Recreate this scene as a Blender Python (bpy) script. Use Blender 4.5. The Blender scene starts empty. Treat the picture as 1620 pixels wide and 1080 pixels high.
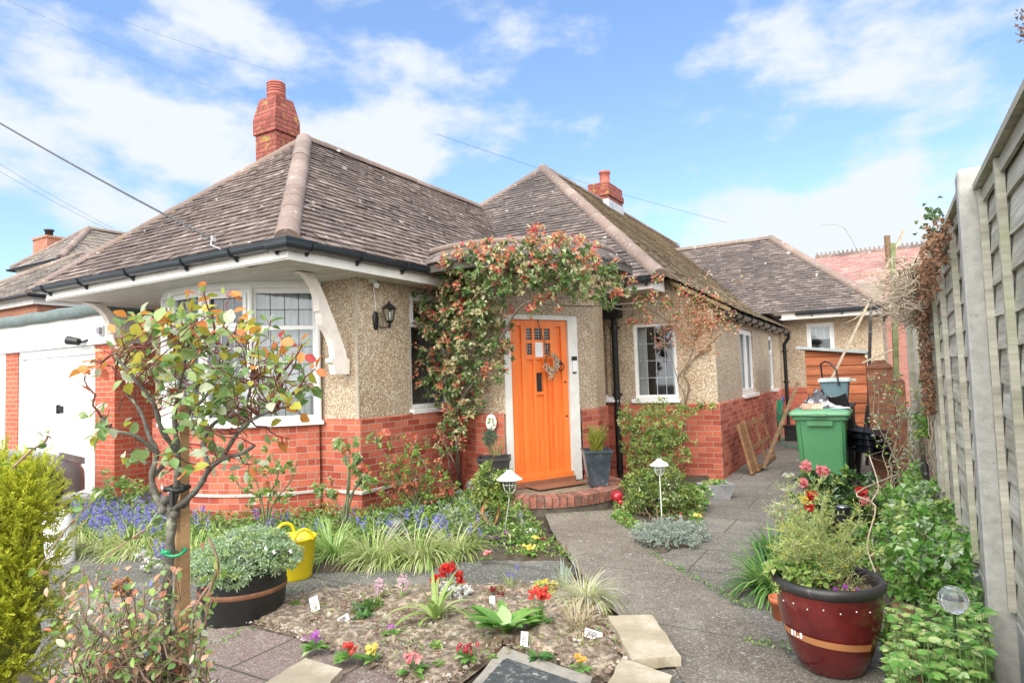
import bpy, math, random
import numpy as np
from mathutils import Vector, Matrix
random.seed(7); RN = np.random.RandomState(7)
SC = bpy.context.scene
COL = SC.collection
# ------------------------------------------------------------------ camera
FPX = 1017.0; CX, CY, EYE = 810.0, 540.0, 1.5
_Y = np.array([590., -38., -1017.]); _Y /= np.linalg.norm(_Y)
_X = np.array([1760., 115., 1017.]); _X -= _X.dot(_Y) * _Y; _X /= np.linalg.norm(_X)
_Z = np.cross(_X, _Y)
ROT = np.stack([_X, _Y, _Z])
cam_d = bpy.data.cameras.new('camera'); cam = bpy.data.objects.new('camera', cam_d); COL.objects.link(cam)
cam_d.sensor_width = 36.0; cam_d.lens = 36.0 * FPX / 1620.0; cam_d.clip_end = 2000; cam_d.clip_start = 0.05
cam.matrix_world = Matrix.Translation((0, 0, EYE)) @ Matrix([list(r) for r in ROT]).to_4x4()
SC.camera = cam
SC.view_settings.view_transform = 'Standard'; SC.view_settings.look = 'None'
SC.view_settings.gamma = 1; SC.view_settings.exposure = 1.36
# ------------------------------------------------------------------ world
W = bpy.data.worlds.new("World"); SC.world = W; W.use_nodes = True
wt = W.node_tree; wt.nodes.clear()
SUN_EL, SUN_AZ = math.radians(46), math.radians(182)      # azimuth clockwise from +Y
def build_world():
    N = wt.nodes.new; L = wt.links.new
    out = N('ShaderNodeOutputWorld'); bg = N('ShaderNodeBackground'); bg.inputs[1].default_value = 0.15
    sky = N('ShaderNodeTexSky'); sky.sky_type = 'NISHITA'; sky.sun_disc = False
    sky.sun_elevation = SUN_EL; sky.sun_rotation = SUN_AZ; sky.air_density = 1.0; sky.dust_density = 0.6; sky.ozone_density = 2.0
    tc = N('ShaderNodeTexCoord')
    nz = N('ShaderNodeTexNoise'); nz.inputs['Scale'].default_value = 5.5; nz.inputs['Detail'].default_value = 8; nz.inputs['Roughness'].default_value = 0.55
    mp = N('ShaderNodeMapping'); mp.inputs['Scale'].default_value = (1, 1, 2.0)
    mp.inputs['Location'].default_value = (3.1, 1.7, 0.4)
    L(tc.outputs['Generated'], mp.inputs[0]); L(mp.outputs[0], nz.inputs['Vector'])
    acc = None
    def math_(op, a, b):
        m = N('ShaderNodeMath'); m.operation = op
        for i, v in enumerate((a, b)):
            if v is None: continue
            if isinstance(v, (int, float)): m.inputs[i].default_value = v
            else: L(v, m.inputs[i])
        return m.outputs[0]
    for (px, py, r, w) in ((50, 110, .17, .62), (170, 150, .12, .5), (320, 20, .15, .48), (290, 215, .13, .55), (130, 320, .12, .55), (230, 330, .13, .5), (600, 265, .13, .66), (520, 230, .08, .5), (20, 220, .16, .5), (390, 300, .1, .5),
                           (1400, 260, .16, .52), (1200, 370, .17, .6), (1340, 350, .17, .62), (1480, 360, .2, .5), (1500, 90, .28, .36), (950, 330, .10, .30), (700, 20, .2, .26), (1230, 185, .1, .34)):
        d = ROT @ np.array([px - CX, CY - py, -FPX]); d /= np.linalg.norm(d)
        vd = N('ShaderNodeVectorMath'); vd.operation = 'DISTANCE'; L(tc.outputs['Generated'], vd.inputs[0]); vd.inputs[1].default_value = d
        mr = N('ShaderNodeMapRange'); mr.interpolation_type = 'SMOOTHSTEP'
        mr.inputs[1].default_value = r; mr.inputs[2].default_value = 0; mr.inputs[3].default_value = 0; mr.inputs[4].default_value = w
        L(vd.outputs['Value'], mr.inputs[0])
        acc = mr.outputs[0] if acc is None else math_('MAXIMUM', acc, mr.outputs[0])
    n2 = math_('MULTIPLY', nz.outputs['Fac'], 3.0)
    s = math_('ADD', acc, n2)
    mr = N('ShaderNodeMapRange'); mr.interpolation_type = 'SMOOTHSTEP'
    mr.inputs[1].default_value = 1.52; mr.inputs[2].default_value = 2.2; L(s, mr.inputs[0])
    mix = N('ShaderNodeMix'); mix.data_type = 'RGBA'
    gm = N('ShaderNodeMix'); gm.data_type = 'RGBA'; gm.blend_type = 'MULTIPLY'; gm.inputs[0].default_value = 1
    L(sky.outputs[0], gm.inputs[6]); gm.inputs[7].default_value = (.56, .58, .66, 1)
    ad = N('ShaderNodeMix'); ad.data_type = 'RGBA'; ad.blend_type = 'ADD'; ad.inputs[0].default_value = 1
    L(gm.outputs[2], ad.inputs[6]); ad.inputs[7].default_value = (.16, .30, .44, 1)
    L(mr.outputs[0], mix.inputs[0]); L(ad.outputs[2], mix.inputs[6]); mix.inputs[7].default_value = (2.35, 2.5, 2.62, 1)
    # added bright white sky behind the camera, out of view, as soft frontal fill
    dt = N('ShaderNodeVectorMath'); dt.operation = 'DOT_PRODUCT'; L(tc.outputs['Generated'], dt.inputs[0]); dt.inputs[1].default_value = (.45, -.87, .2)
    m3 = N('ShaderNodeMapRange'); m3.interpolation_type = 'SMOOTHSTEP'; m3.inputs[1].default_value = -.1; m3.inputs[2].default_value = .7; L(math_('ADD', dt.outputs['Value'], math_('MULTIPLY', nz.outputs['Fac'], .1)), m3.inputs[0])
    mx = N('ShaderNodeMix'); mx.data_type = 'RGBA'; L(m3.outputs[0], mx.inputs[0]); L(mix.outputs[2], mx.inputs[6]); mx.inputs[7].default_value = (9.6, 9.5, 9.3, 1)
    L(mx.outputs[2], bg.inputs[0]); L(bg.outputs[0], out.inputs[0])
build_world()
sun_d = bpy.data.lights.new('sun', 'SUN'); sun = bpy.data.objects.new('sun', sun_d); COL.objects.link(sun)
sun_d.energy = 1.5; sun_d.angle = math.radians(60); sun_d.color = (1.0, 0.96, 0.9)
_sd = Vector((math.sin(SUN_AZ) * math.cos(SUN_EL), math.cos(SUN_AZ) * math.cos(SUN_EL), math.sin(SUN_EL)))
sun.rotation_euler = _sd.to_track_quat('Z', 'Y').to_euler()
# ------------------------------------------------------------------ point helpers (photo pixel -> real place)
def ray(x, y): return ROT @ np.array([x - CX, CY - y, -FPX])
def gz(x, y, z=0.0):
    d = ray(x, y); t = (z - EYE) / d[2]; return Vector((d[0] * t, d[1] * t, z))
def onx(x, y, X0):
    d = ray(x, y); t = X0 / d[0]; return Vector((X0, d[1] * t, EYE + d[2] * t))
def ony(x, y, Y0):
    d = ray(x, y); t = Y0 / d[1]; return Vector((d[0] * t, Y0, EYE + d[2] * t))
def D(x, y, dep):
    d = ray(x, y); t = dep / FPX; return Vector((d[0] * t, d[1] * t, EYE + d[2] * t))
def depth(p): return -(ROT.T @ (np.array(p) - np.array([0, 0, EYE])))[2]
# ------------------------------------------------------------------ materials
MATS = {}
def nmat(name):
    m = bpy.data.materials.new(name); m.use_nodes = True; t = m.node_tree
    b = t.nodes['Principled BSDF']; MATS[name] = m
    return m, t, b
def c4(c): return (c[0], c[1], c[2], 1)
def mixn(t, a, b, fac, mode='MIX'):
    n = t.nodes.new('ShaderNodeMix'); n.data_type = 'RGBA'; n.blend_type = mode
    for i, v in ((0, fac), (6, a), (7, b)):
        if isinstance(v, (int, float)): n.inputs[i].default_value = v
        elif isinstance(v, tuple): n.inputs[i].default_value = c4(v)
        else: t.links.new(v, n.inputs[i])
    return n.outputs[2]
def noise(t, scale, detail=4, rough=.6, coord='Object', vec=None, stretch=None):
    n = t.nodes.new('ShaderNodeTexNoise'); n.inputs['Scale'].default_value = scale; n.inputs['Detail'].default_value = detail
    n.inputs['Roughness'].default_value = rough
    if vec is None:
        tc = t.nodes.new('ShaderNodeTexCoord'); vec = tc.outputs[coord]
    if stretch:
        mp = t.nodes.new('ShaderNodeMapping'); mp.inputs['Scale'].default_value = stretch; t.links.new(vec, mp.inputs[0]); vec = mp.outputs[0]
    t.links.new(vec, n.inputs['Vector']); return n.outputs['Fac']
def ramp(t, fac, lo, hi, a=0., b=1.):
    n = t.nodes.new('ShaderNodeMapRange'); n.inputs[1].default_value = lo; n.inputs[2].default_value = hi
    n.inputs[3].default_value = a; n.inputs[4].default_value = b; t.links.new(fac, n.inputs[0]); return n.outputs[0]
def bump(t, b, h, strength=.5, dist=.01):
    n = t.nodes.new('ShaderNodeBump'); n.inputs['Strength'].default_value = strength; n.inputs['Distance'].default_value = dist
    t.links.new(h, n.inputs['Height']); t.links.new(n.outputs[0], b.inputs['Normal'])
def simple(name, col, rough=.6, metal=0, var=.25, scale=8, bmp=0, dirt=None, spec=.5):
    m, t, b = nmat(name); f = noise(t, scale)
    dk = tuple(c * (1 - var) for c in col); lt = tuple(min(1, c * (1 + var * .6)) for c in col)
    c = mixn(t, dk, lt, ramp(t, f, .3, .7))
    if dirt:
        c = mixn(t, c, dirt[0], ramp(t, noise(t, dirt[1], 6, .7), dirt[2], dirt[2] + .12))
    t.links.new(c, b.inputs['Base Color']); b.inputs['Roughness'].default_value = rough; b.inputs['Metallic'].default_value = metal
    b.inputs['Specular IOR Level'].default_value = spec
    if bmp: bump(t, b, noise(t, scale * 6), bmp, .004)
    return m
def leafm(name, c1, c2, rough=.45, trans=.35, c3=None, p3=.8):
    """colour differs from leaf to leaf (Random Per Island)"""
    m, t, b = nmat(name)
    g = t.nodes.new('ShaderNodeNewGeometry'); r = g.outputs['Random Per Island']
    c = mixn(t, c1, c2, r)
    if c3 is not None: c = mixn(t, c, c3, ramp(t, r, p3, min(1, p3 + .05)))
    c = mixn(t, c, (0.9, .9, .9), 0.0)
    f = noise(t, 40, 2)
    c = mixn(t, c, (0.55, .55, .55), ramp(t, f, .35, .65, .35, 0), 'MULTIPLY')
    t.links.new(c, b.inputs['Base Color']); b.inputs['Roughness'].default_value = rough
    tr = t.nodes.new('ShaderNodeBsdfTranslucent'); t.links.new(c, tr.inputs[0])
    ms = t.nodes.new('ShaderNodeMixShader'); ms.inputs[0].default_value = trans
    o = t.nodes['Material Output']; t.links.new(b.outputs[0], ms.inputs[1]); t.links.new(tr.outputs[0], ms.inputs[2]); t.links.new(ms.outputs[0], o.inputs[0])
    return m
def brickm(name, c1, c2, mortar, bw=.225, rh=.075, ms=.006, lich=0.0, dark=.25):
    m, t, b = nmat(name)
    uv = t.nodes.new('ShaderNodeTexCoord')
    wob = noise(t, 3.0, 2, .5, 'UV'); vm = t.nodes.new('ShaderNodeVectorMath'); vm.operation = 'SCALE'
    cb = t.nodes.new('ShaderNodeCombineXYZ'); t.links.new(wob, cb.inputs[1]); t.links.new(cb.outputs[0], vm.inputs[0]); vm.inputs['Scale'].default_value = .02
    va = t.nodes.new('ShaderNodeVectorMath'); t.links.new(uv.outputs['UV'], va.inputs[0]); t.links.new(vm.outputs[0], va.inputs[1])
    br = t.nodes.new('ShaderNodeTexBrick'); t.links.new(va.outputs[0], br.inputs['Vector'])
    br.inputs['Scale'].default_value = 1; br.inputs['Brick Width'].default_value = bw; br.inputs['Row Height'].default_value = rh
    br.inputs['Mortar Size'].default_value = ms; br.inputs['Mortar Smooth'].default_value = .3; br.inputs['Bias'].default_value = 0
    br.inputs['Color1'].default_value = c4(c1); br.inputs['Color2'].default_value = c4(c2); br.inputs['Mortar'].default_value = c4(mortar)
    c = br.outputs['Color']
    c = mixn(t, c, (.55, .5, .5), ramp(t, noise(t, 25, 5, .7, 'UV'), .35, .7, dark * 1.6, 0), 'MULTIPLY')
    c = mixn(t, c, (.6, .58, .55), ramp(t, noise(t, 1.3, 4, .6, 'UV'), .3, .6, dark, 0), 'MULTIPLY')
    c = mixn(t, c, (.5, .42, .36), ramp(t, noise(t, 9, 6, .8, 'UV'), .60, .78, 0, .35))
    if lich: c = mixn(t, c, (.30, .26, .05), ramp(t, noise(t, 7, 6, .7), .62 - lich, .72 - lich))
    t.links.new(c, b.inputs['Base Color']); b.inputs['Roughness'].default_value = .85
    inv = t.nodes.new('ShaderNodeMath'); inv.operation = 'MULTIPLY_ADD'; t.links.new(br.outputs['Fac'], inv.inputs[0]); inv.inputs[1].default_value = -1
    t.links.new(ramp(t, noise(t, 60, 4, .7, 'UV'), 0, 1, 0, .6), inv.inputs[2]); bump(t, b, inv.outputs[0], .7, .006)
    return m
def renderm(name, base, light, dark):
    """pebble dash: small stones of many tints"""
    m, t, b = nmat(name)
    tc = t.nodes.new('ShaderNodeTexCoord')
    v = t.nodes.new('ShaderNodeTexVoronoi'); v.inputs['Scale'].default_value = 75; t.links.new(tc.outputs['Object'], v.inputs['Vector'])
    sep = t.nodes.new('ShaderNodeSeparateColor'); t.links.new(v.outputs['Color'], sep.inputs[0])
    c = mixn(t, dark, base, ramp(t, sep.outputs[0], .0, .35))
    c = mixn(t, c, light, ramp(t, sep.outputs[0], .55, .85, 0, .9))
    c = mixn(t, c, (.33, .16, .06), ramp(t, sep.outputs[1], .80, .86, 0, .8))
    c = mixn(t, c, (.62, .58, .5), ramp(t, sep.outputs[2], .9, .94, 0, .9))
    c = mixn(t, c, (.30, .24, .17), ramp(t, v.outputs['Distance'], .45, .7, 0, .7))
    c = mixn(t, c, (.72, .64, .54), ramp(t, noise(t, 1.6, 5, .65), .35, .62, .55, 0), 'MULTIPLY')
    c = mixn(t, c, (.34, .34, .27), ramp(t, noise(t, .9, 5, .7, stretch=(1.4, 1.4, .5)), .55, .72, 0, .5))
    t.links.new(c, b.inputs['Base Color']); b.inputs['Roughness'].default_value = .9
    bump(t, b, ramp(t, v.outputs['Distance'], 0, .6, 1, 0), .7, .006)
    return m
def tilem(name, a, b_, c_, lich=(.50, .45, .38), moss=(.20, .15, .045), lamt=.5, mamt=.5):
    m, t, b = nmat(name)
    g = t.nodes.new('ShaderNodeNewGeometry'); r = g.outputs['Random Per Island']
    c = mixn(t, a, b_, r); c = mixn(t, c, c_, ramp(t, r, .75, .95))
    big = noise(t, .7, 4, .6); c = mixn(t, c, (.48, .5, .55), ramp(t, big, .4, .65, 0, .7), 'MULTIPLY')
    l = ramp(t, noise(t, 14, 6, .75), .56, .70, 0, lamt); l2 = ramp(t, noise(t, 1.6, 3), .35, .62)
    mm = t.nodes.new('ShaderNodeMath'); mm.operation = 'MULTIPLY'; t.links.new(l, mm.inputs[0]); t.links.new(l2, mm.inputs[1])
    c = mixn(t, c, lich, mm.outputs[0])
    c = mixn(t, c, moss, ramp(t, noise(t, 5.5, 7, .8), .56, .68, 0, mamt))
    c = mixn(t, c, (.72, .68, .60), ramp(t, noise(t, 6, 2, .5), .715, .735, 0, .75))
    t.links.new(c, b.inputs['Base Color']); b.inputs['Roughness'].default_value = .9
    bump(t, b, noise(t, 60, 4, .7), .5, .004); return m
def woodm(name, a, b_, green=(.20, .22, .09), gamt=.35, knots=True, ax='UV'):
    m, t, b = nmat(name)
    f = noise(t, 1.0, 6, .7, ax, stretch=(1.6, 38, 1)); f2 = noise(t, 1.0, 3, .6, ax, stretch=(1.2, 9, 1))
    g = t.nodes.new('ShaderNodeNewGeometry'); r = g.outputs['Random Per Island']
    c = mixn(t, a, b_, ramp(t, f, .36, .64)); c = mixn(t, c, (.55, .53, .50), ramp(t, f2, .35, .65, .9, 0), 'MULTIPLY')
    c = mixn(t, c, (.72, .70, .66), ramp(t, r, 0, 1, .8, 0), 'MULTIPLY')
    c = mixn(t, c, green, ramp(t, noise(t, 1.7, 5, .7), .50, .68, 0, gamt))
    c = mixn(t, c, (.05, .04, .03), ramp(t, noise(t, 1.0, 2, .5, ax, stretch=(5, 26, 1)), .70, .74, 0, .8))
    t.links.new(c, b.inputs['Base Color']); b.inputs['Roughness'].default_value = .88
    bump(t, b, f, .6, .004); return m
def glassm():
    m, t, b = nmat('window_glass'); t.nodes.remove(b)
    fr = t.nodes.new('ShaderNodeFresnel'); fr.inputs[0].default_value = 1.5
    tr = t.nodes.new('ShaderNodeBsdfTransparent'); tr.inputs[0].default_value = (.86, .9, .9, 1)
    gl = t.nodes.new('ShaderNodeBsdfGlossy'); gl.inputs['Roughness'].default_value = .03; gl.inputs['Color'].default_value = (.9, .95, 1, 1)
    ms = t.nodes.new('ShaderNodeMixShader'); t.links.new(ramp(t, fr.outputs[0], 0, 1, .05, .9), ms.inputs[0])
    t.links.new(tr.outputs[0], ms.inputs[1]); t.links.new(gl.outputs[0], ms.inputs[2]); t.links.new(ms.outputs[0], t.nodes['Material Output'].inputs[0])
    return m
BRICK = brickm('red_brick', (.33, .052, .028), (.62, .175, .10), (.43, .32, .25), ms=.005)
BRICKG = brickm('garage_brick', (.47, .085, .035), (.56, .13, .065), (.46, .34, .26))
BRICKC = brickm('chimney_brick', (.30, .06, .042), (.44, .12, .085), (.10, .06, .05), ms=.008, lich=.055, dark=.6)
BRICKO = brickm('old_brick', (.24, .09, .045), (.36, .14, .07), (.24, .20, .16), dark=.7, lich=.02)
BRICKN = brickm('neighbour_brick', (.38, .13, .07), (.52, .22, .12), (.38, .30, .25))
BRICKS = brickm('step_brick', (.40, .13, .08), (.50, .22, .15), (.16, .13, .10), bw=.35, rh=.075, ms=.009, dark=.7)
REND = renderm('pebble_dash', (.55, .44, .305), (.82, .745, .62), (.26, .17, .10))
TILE = tilem('roof_tile', (.125, .093, .080), (.20, .15, .128), (.28, .22, .19), lamt=1.0)
TILE2 = tilem('roof_tile_grey', (.095, .077, .072), (.15, .12, .108), (.20, .16, .14), lamt=.7, mamt=.35)
TILEN = tilem('roof_tile_neighbour', (.17, .14, .12), (.24, .2, .17), (.3, .25, .2), moss=(.4, .34, .03), lamt=.6, mamt=.5)
TILEP = tilem('roof_tile_pink', (.36, .18, .155), (.45, .24, .21), (.5, .28, .24), moss=(.36, .25, .10), lamt=.5, mamt=.6)
RIDGE = tilem('ridge_tile', (.20, .145, .12), (.23, .17, .145), (.26, .20, .17), lamt=1.0, mamt=.5)
DECK = simple('roof_felt_dark', (.03, .026, .024), .9)
WHITE = simple('white_upvc', (.80, .80, .79), .35, var=.06, scale=3)
WPAINT = simple('white_paint', (.74, .72, .68), .5, var=.12, scale=5, dirt=((.45, .42, .36), 18, .66))
CREAM = simple('cream_bracket', (.80, .73, .66), .55, var=.1)
SOFF = simple('soffit_paint', (.62, .61, .56), .6, var=.15)
GUT = simple('gutter_plastic', (.022, .030, .038), .28, var=.2, scale=4, spec=.6)
BLACK = simple('black_metal', (.014, .014, .015), .4, var=.3)
LEAD = simple('leading', (.42, .43, .44), .45, metal=.0)
DLEAD = simple('dark_leading', (.09, .09, .095), .5)
FLASH = simple('lead_flashing', (.40, .41, .43), .5)
CURT = simple('curtain_cloth', (.66, .66, .66), .9, var=.1)
GLASS = glassm()
DARKG = simple('dark_glass', (.03, .035, .04), .12, var=.4, scale=30, spec=.8)
def doorm():
    m, t, b = nmat('orange_paint'); c = mixn(t, (.80, .17, .03), (.90, .25, .055), ramp(t, noise(t, 5, 6, .7, stretch=(5, 5, .5)), .3, .7)); c = mixn(t, c, (.45, .13, .04), ramp(t, noise(t, 9, 6, .8), .66, .74, 0, .5))
    t.links.new(c, b.inputs['Base Color']); b.inputs['Roughness'].default_value = .42; bump(t, b, noise(t, 1, 5, .7, stretch=(120, 120, 4)), .15, .002); return m
ORANGE = doorm()
FELT = simple('green_felt', (.12, .155, .15), .9, bmp=.6, scale=10, dirt=((.3, .34, .32), 25, .6))
CONC = simple('concrete', (.34, .335, .31), .92, var=.22, scale=14, bmp=.8, dirt=((.16, .15, .12), 30, .60))
CONCL = simple('light_concrete', (.46, .45, .41), .92, var=.2, scale=10, bmp=.5, dirt=((.22, .21, .17), 12, .56))
def pathm(name, a, b_, jx, jy, jw=.008, moss=.3):
    m, t, b = nmat(name); tc = t.nodes.new('ShaderNodeTexCoord')
    c = mixn(t, a, b_, ramp(t, noise(t, 55, 5, .8), .35, .65)); c = mixn(t, c, (.6, .57, .53), ramp(t, noise(t, .9, 5, .65), .38, .62, .85, 0), 'MULTIPLY')
    c = mixn(t, c, (.30, .275, .215), ramp(t, noise(t, 1.7, 6, .7), .5, .66, 0, .55))
    c = mixn(t, c, (.09, .09, .06), ramp(t, noise(t, 5, 6, .8), .60, .74, 0, moss))
    v = t.nodes.new('ShaderNodeTexVoronoi'); v.inputs['Scale'].default_value = 140; t.links.new(tc.outputs['Object'], v.inputs[0])
    s = t.nodes.new('ShaderNodeSeparateColor'); t.links.new(v.outputs['Color'], s.inputs[0])
    c = mixn(t, c, (.45, .42, .37), ramp(t, s.outputs[0], .8, .9, 0, .55)); c = mixn(t, c, (.04, .04, .038), ramp(t, s.outputs[1], .84, .9, 0, .55))
    c = mixn(t, c, (.50, .49, .45), ramp(t, noise(t, 16, 3, .5), .67, .70, 0, moss * .8))
    br = t.nodes.new('ShaderNodeTexBrick'); mp = t.nodes.new('ShaderNodeMapping'); t.links.new(tc.outputs['Object'], mp.inputs[0])
    t.links.new(mp.outputs[0], br.inputs[0]); br.inputs['Scale'].default_value = 1; br.inputs['Brick Width'].default_value = jx; br.inputs['Row Height'].default_value = jy
    br.inputs['Mortar Size'].default_value = jw; br.inputs['Mortar Smooth'].default_value = .5
    c = mixn(t, c, (.055, .055, .035), ramp(t, br.outputs['Fac'], 0, 1, 0, .8))
    t.links.new(c, b.inputs['Base Color']); b.inputs['Roughness'].default_value = .9
    bump(t, b, noise(t, 90, 5, .8), .9, .006); return m
PATHM = pathm('path_concrete', (.135, .115, .09), (.27, .235, .185), 50, .95, .007, .6)
PASSM = pathm('passage_paving', (.13, .12, .105), (.215, .20, .175), .92, .62, .010, .6)
SLABM = pathm('dark_slab', (.085, .088, .078), (.155, .155, .138), 1.15, .9, .012, .6)
SLABR = pathm('red_slab', (.21, .14, .12), (.29, .215, .19), .62, .45, .012, .5)
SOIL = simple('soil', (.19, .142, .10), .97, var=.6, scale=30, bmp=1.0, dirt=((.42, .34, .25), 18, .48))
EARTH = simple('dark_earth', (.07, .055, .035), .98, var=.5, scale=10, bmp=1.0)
PEB = leafm('pebble_mix', (.16, .11, .075), (.34, .27, .20), .9, 0, (.5, .46, .4), .85)
SAND = simple('sandstone', (.40, .335, .235), .85, var=.25, scale=4, bmp=.6, dirt=((.50, .44, .34), 5, .52))
STONE = simple('grey_stone', (.30, .30, .31), .85, var=.3, scale=9, bmp=.9)
FENCE = woodm('weathered_board', (.38, .365, .305), (.66, .64, .555), (.32, .36, .18), .35)
POSTW = woodm('fence_batten', (.44, .43, .35), (.62, .60, .51), (.26, .30, .14), .5)
CONCP = simple('concrete_post', (.38, .375, .345), .9, var=.2, scale=20, bmp=.8, dirt=((.20, .20, .18), 45, .62))
SHEDW = woodm('shed_board', (.44, .13, .055), (.58, .205, .09), (.3, .1, .05), .3)
PINE = woodm('pine_stake', (.50, .29, .14), (.62, .39, .2), (.4, .25, .12), .2)
TIMB = woodm('old_timber', (.17, .10, .055), (.30, .19, .11), (.2, .16, .08), .4)
TIMBL = woodm('pale_timber', (.50, .42, .30), (.62, .53, .40), (.5, .4, .3), .1)
BINM = simple('green_bin_plastic', (.065, .22, .095), .42, var=.10, scale=3)
BINL = simple('green_lid_plastic', (.115, .29, .15), .42, var=.12, scale=5)
CADDY = simple('blue_grey_plastic', (.13, .215, .245), .45, var=.1); CADL = simple('caddy_lid', (.42, .5, .49), .5)
BPLAS = simple('black_plastic', (.011, .011, .012), .5, var=.3, spec=.5)
BARR = simple('black_barrel_paint', (.016, .017, .017), .38, var=.4, scale=12, bmp=.3)
RUST = simple('rusty_hoop', (.24, .11, .055), .65, var=.35, scale=20)
YEL = simple('yellow_rubber', (.72, .56, .01), .45, var=.12, scale=4)
def glazem():
    m, t, b = nmat('red_glaze'); c = mixn(t, (.065, .008, .009), (.15, .018, .016), ramp(t, noise(t, 5, 5, .7), .3, .7))
    c = mixn(t, c, (.30, .12, .06), ramp(t, noise(t, 26, 5, .8), .62, .75, 0, .6)); t.links.new(c, b.inputs['Base Color']); b.inputs['Roughness'].default_value = .2
    b.inputs['Coat Weight'].default_value = .4; return m
GLAZE = glazem(); RIM = simple('pot_rim', (.035, .033, .032), .45, var=.4, dirt=((.16, .14, .12), 14, .58)); TAPE = simple('brown_tape', (.42, .18, .07), .5, var=.15)
TERRA = simple('terracotta', (.50, .15, .06), .8, var=.2, bmp=.3)
SILVER = simple('silver_paint', (.24, .245, .255), .38, metal=.15, var=.05); TYRE = simple('tyre_rubber', (.015, .015, .015), .8)
CHROME = simple('bright_steel', (.55, .56, .58), .22, metal=1, var=.1)
LAMPW = simple('white_enamel', (.80, .80, .76), .4, var=.08)
BAGM = simple('white_sack', (.66, .67, .68), .6, var=.15, scale=6)
REDG = simple('red_gloss', (.36, .02, .03), .2, var=.2); GREENT = simple('green_tie', (.02, .30, .13), .5)
TEAL = simple('green_hose', (.02, .33, .17), .4); BLUE = simple('blue_hose', (.01, .16, .55), .4)
BARK = simple('bark', (.13, .12, .10), .9, var=.5, scale=30, bmp=1.0, dirt=((.30, .33, .22), 20, .55))
BARKG = simple('green_bark', (.15, .17, .09), .8, var=.4, scale=25, bmp=.6)
TWIG = simple('twig_brown', (.20, .13, .085), .85, var=.4, scale=20); STEMR = simple('red_stem', (.17, .045, .035), .6, var=.3); TWIGP = simple('pale_twig', (.42, .34, .25), .85, var=.3, scale=20)
STEMG = simple('green_stem', (.16, .25, .07), .7)
PAPER = simple('white_label', (.80, .80, .80), .6, var=.06)
INK = simple('label_ink', (.08, .06, .06), .6)
WIRE = simple('cable_black', (.05, .055, .06), .6)
# leaves
L_ROSE = leafm('rose_leaf', (.15, .31, .08), (.44, .56, .22), .42, .45, (.66, .72, .50), .78)
L_ROSEY = leafm('rose_leaf_young', (.36, .42, .05), (.60, .50, .08), .4, .45)
L_ROSEO = leafm('rose_leaf_orange', (.72, .34, .06), (.78, .22, .10), .4, .45, (.66, .10, .09), .86)
L_CLG = leafm('climber_green', (.07, .15, .04), (.25, .35, .11), .4, .25, (.58, .60, .38), .82)
L_CLR = leafm('climber_red', (.60, .17, .10), (.70, .34, .18), .45, .3, (.66, .10, .11), .75)
L_CLO = leafm('climber_pale', (.46, .45, .20), (.72, .62, .40), .45, .3)
L_SHR = leafm('shrub_green', (.13, .25, .045), (.35, .49, .12), .5, .3)
L_BOX = leafm('box_green', (.12, .18, .035), (.38, .42, .09), .5, .3)
L_GOLD = leafm('golden_conifer', (.60, .63, .05), (.82, .82, .12), .6, .4, (.40, .50, .06), .80)
L_GRASS = leafm('strap_green', (.24, .38, .08), (.50, .60, .22), .5, .35, (.55, .60, .30), .85)
L_DK = leafm('strap_dark', (.05, .16, .035), (.14, .28, .07), .45, .3)
L_GREY = leafm('grey_foliage', (.26, .32, .27), (.44, .50, .43), .8, .2)
L_SAX = leafm('barrel_foliage', (.26, .42, .20), (.48, .60, .38), .6, .3, (.62, .70, .54), .82)
L_VAR = leafm('variegated', (.52, .54, .27), (.68, .66, .42), .5, .35)
L_LIME = leafm('lime_foliage', (.42, .54, .14), (.64, .70, .32), .5, .4)
L_BALM = leafm('fresh_green', (.13, .34, .06), (.32, .54, .13), .45, .4, (.52, .68, .32), .85)
L_CAM = leafm('camellia_leaf', (.035, .09, .03), (.10, .17, .06), .25, .15)
L_PINKB = leafm('pinkish_leaf', (.56, .27, .17), (.68, .42, .27), .5, .35, (.36, .36, .12), .85)
L_DEAD = leafm('dead_leaf', (.20, .10, .05), (.34, .19, .11), .8, .2)
F_BLUE = leafm('blue_flower', (.16, .15, .52), (.30, .28, .70), .6, .3); F_PURP = leafm('purple_flower', (.30, .05, .38), (.46, .12, .50), .6, .3)
F_RED = leafm('red_flower', (.58, .02, .02), (.72, .05, .04), .5, .3); F_PINK = leafm('pink_flower', (.75, .18, .22), (.80, .36, .36), .5, .3)
F_CRIM = leafm('crimson_flower', (.30, .015, .03), (.45, .04, .07), .5, .3)
F_YEL = leafm('yellow_flower', (.78, .60, .04), (.80, .70, .20), .5, .3); F_WHITE = leafm('white_flower', (.78, .78, .74), (.85, .85, .82), .6, .3)
F_PPINK = leafm('pale_pink_flower', (.74, .50, .58), (.8, .62, .68), .6, .3); F_ORA = leafm('orange_flower', (.75, .30, .03), (.78, .45, .06), .5, .3)
L_FERN = leafm('fern_frond', (.35, .40, .05), (.52, .50, .10), .5, .35)
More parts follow.
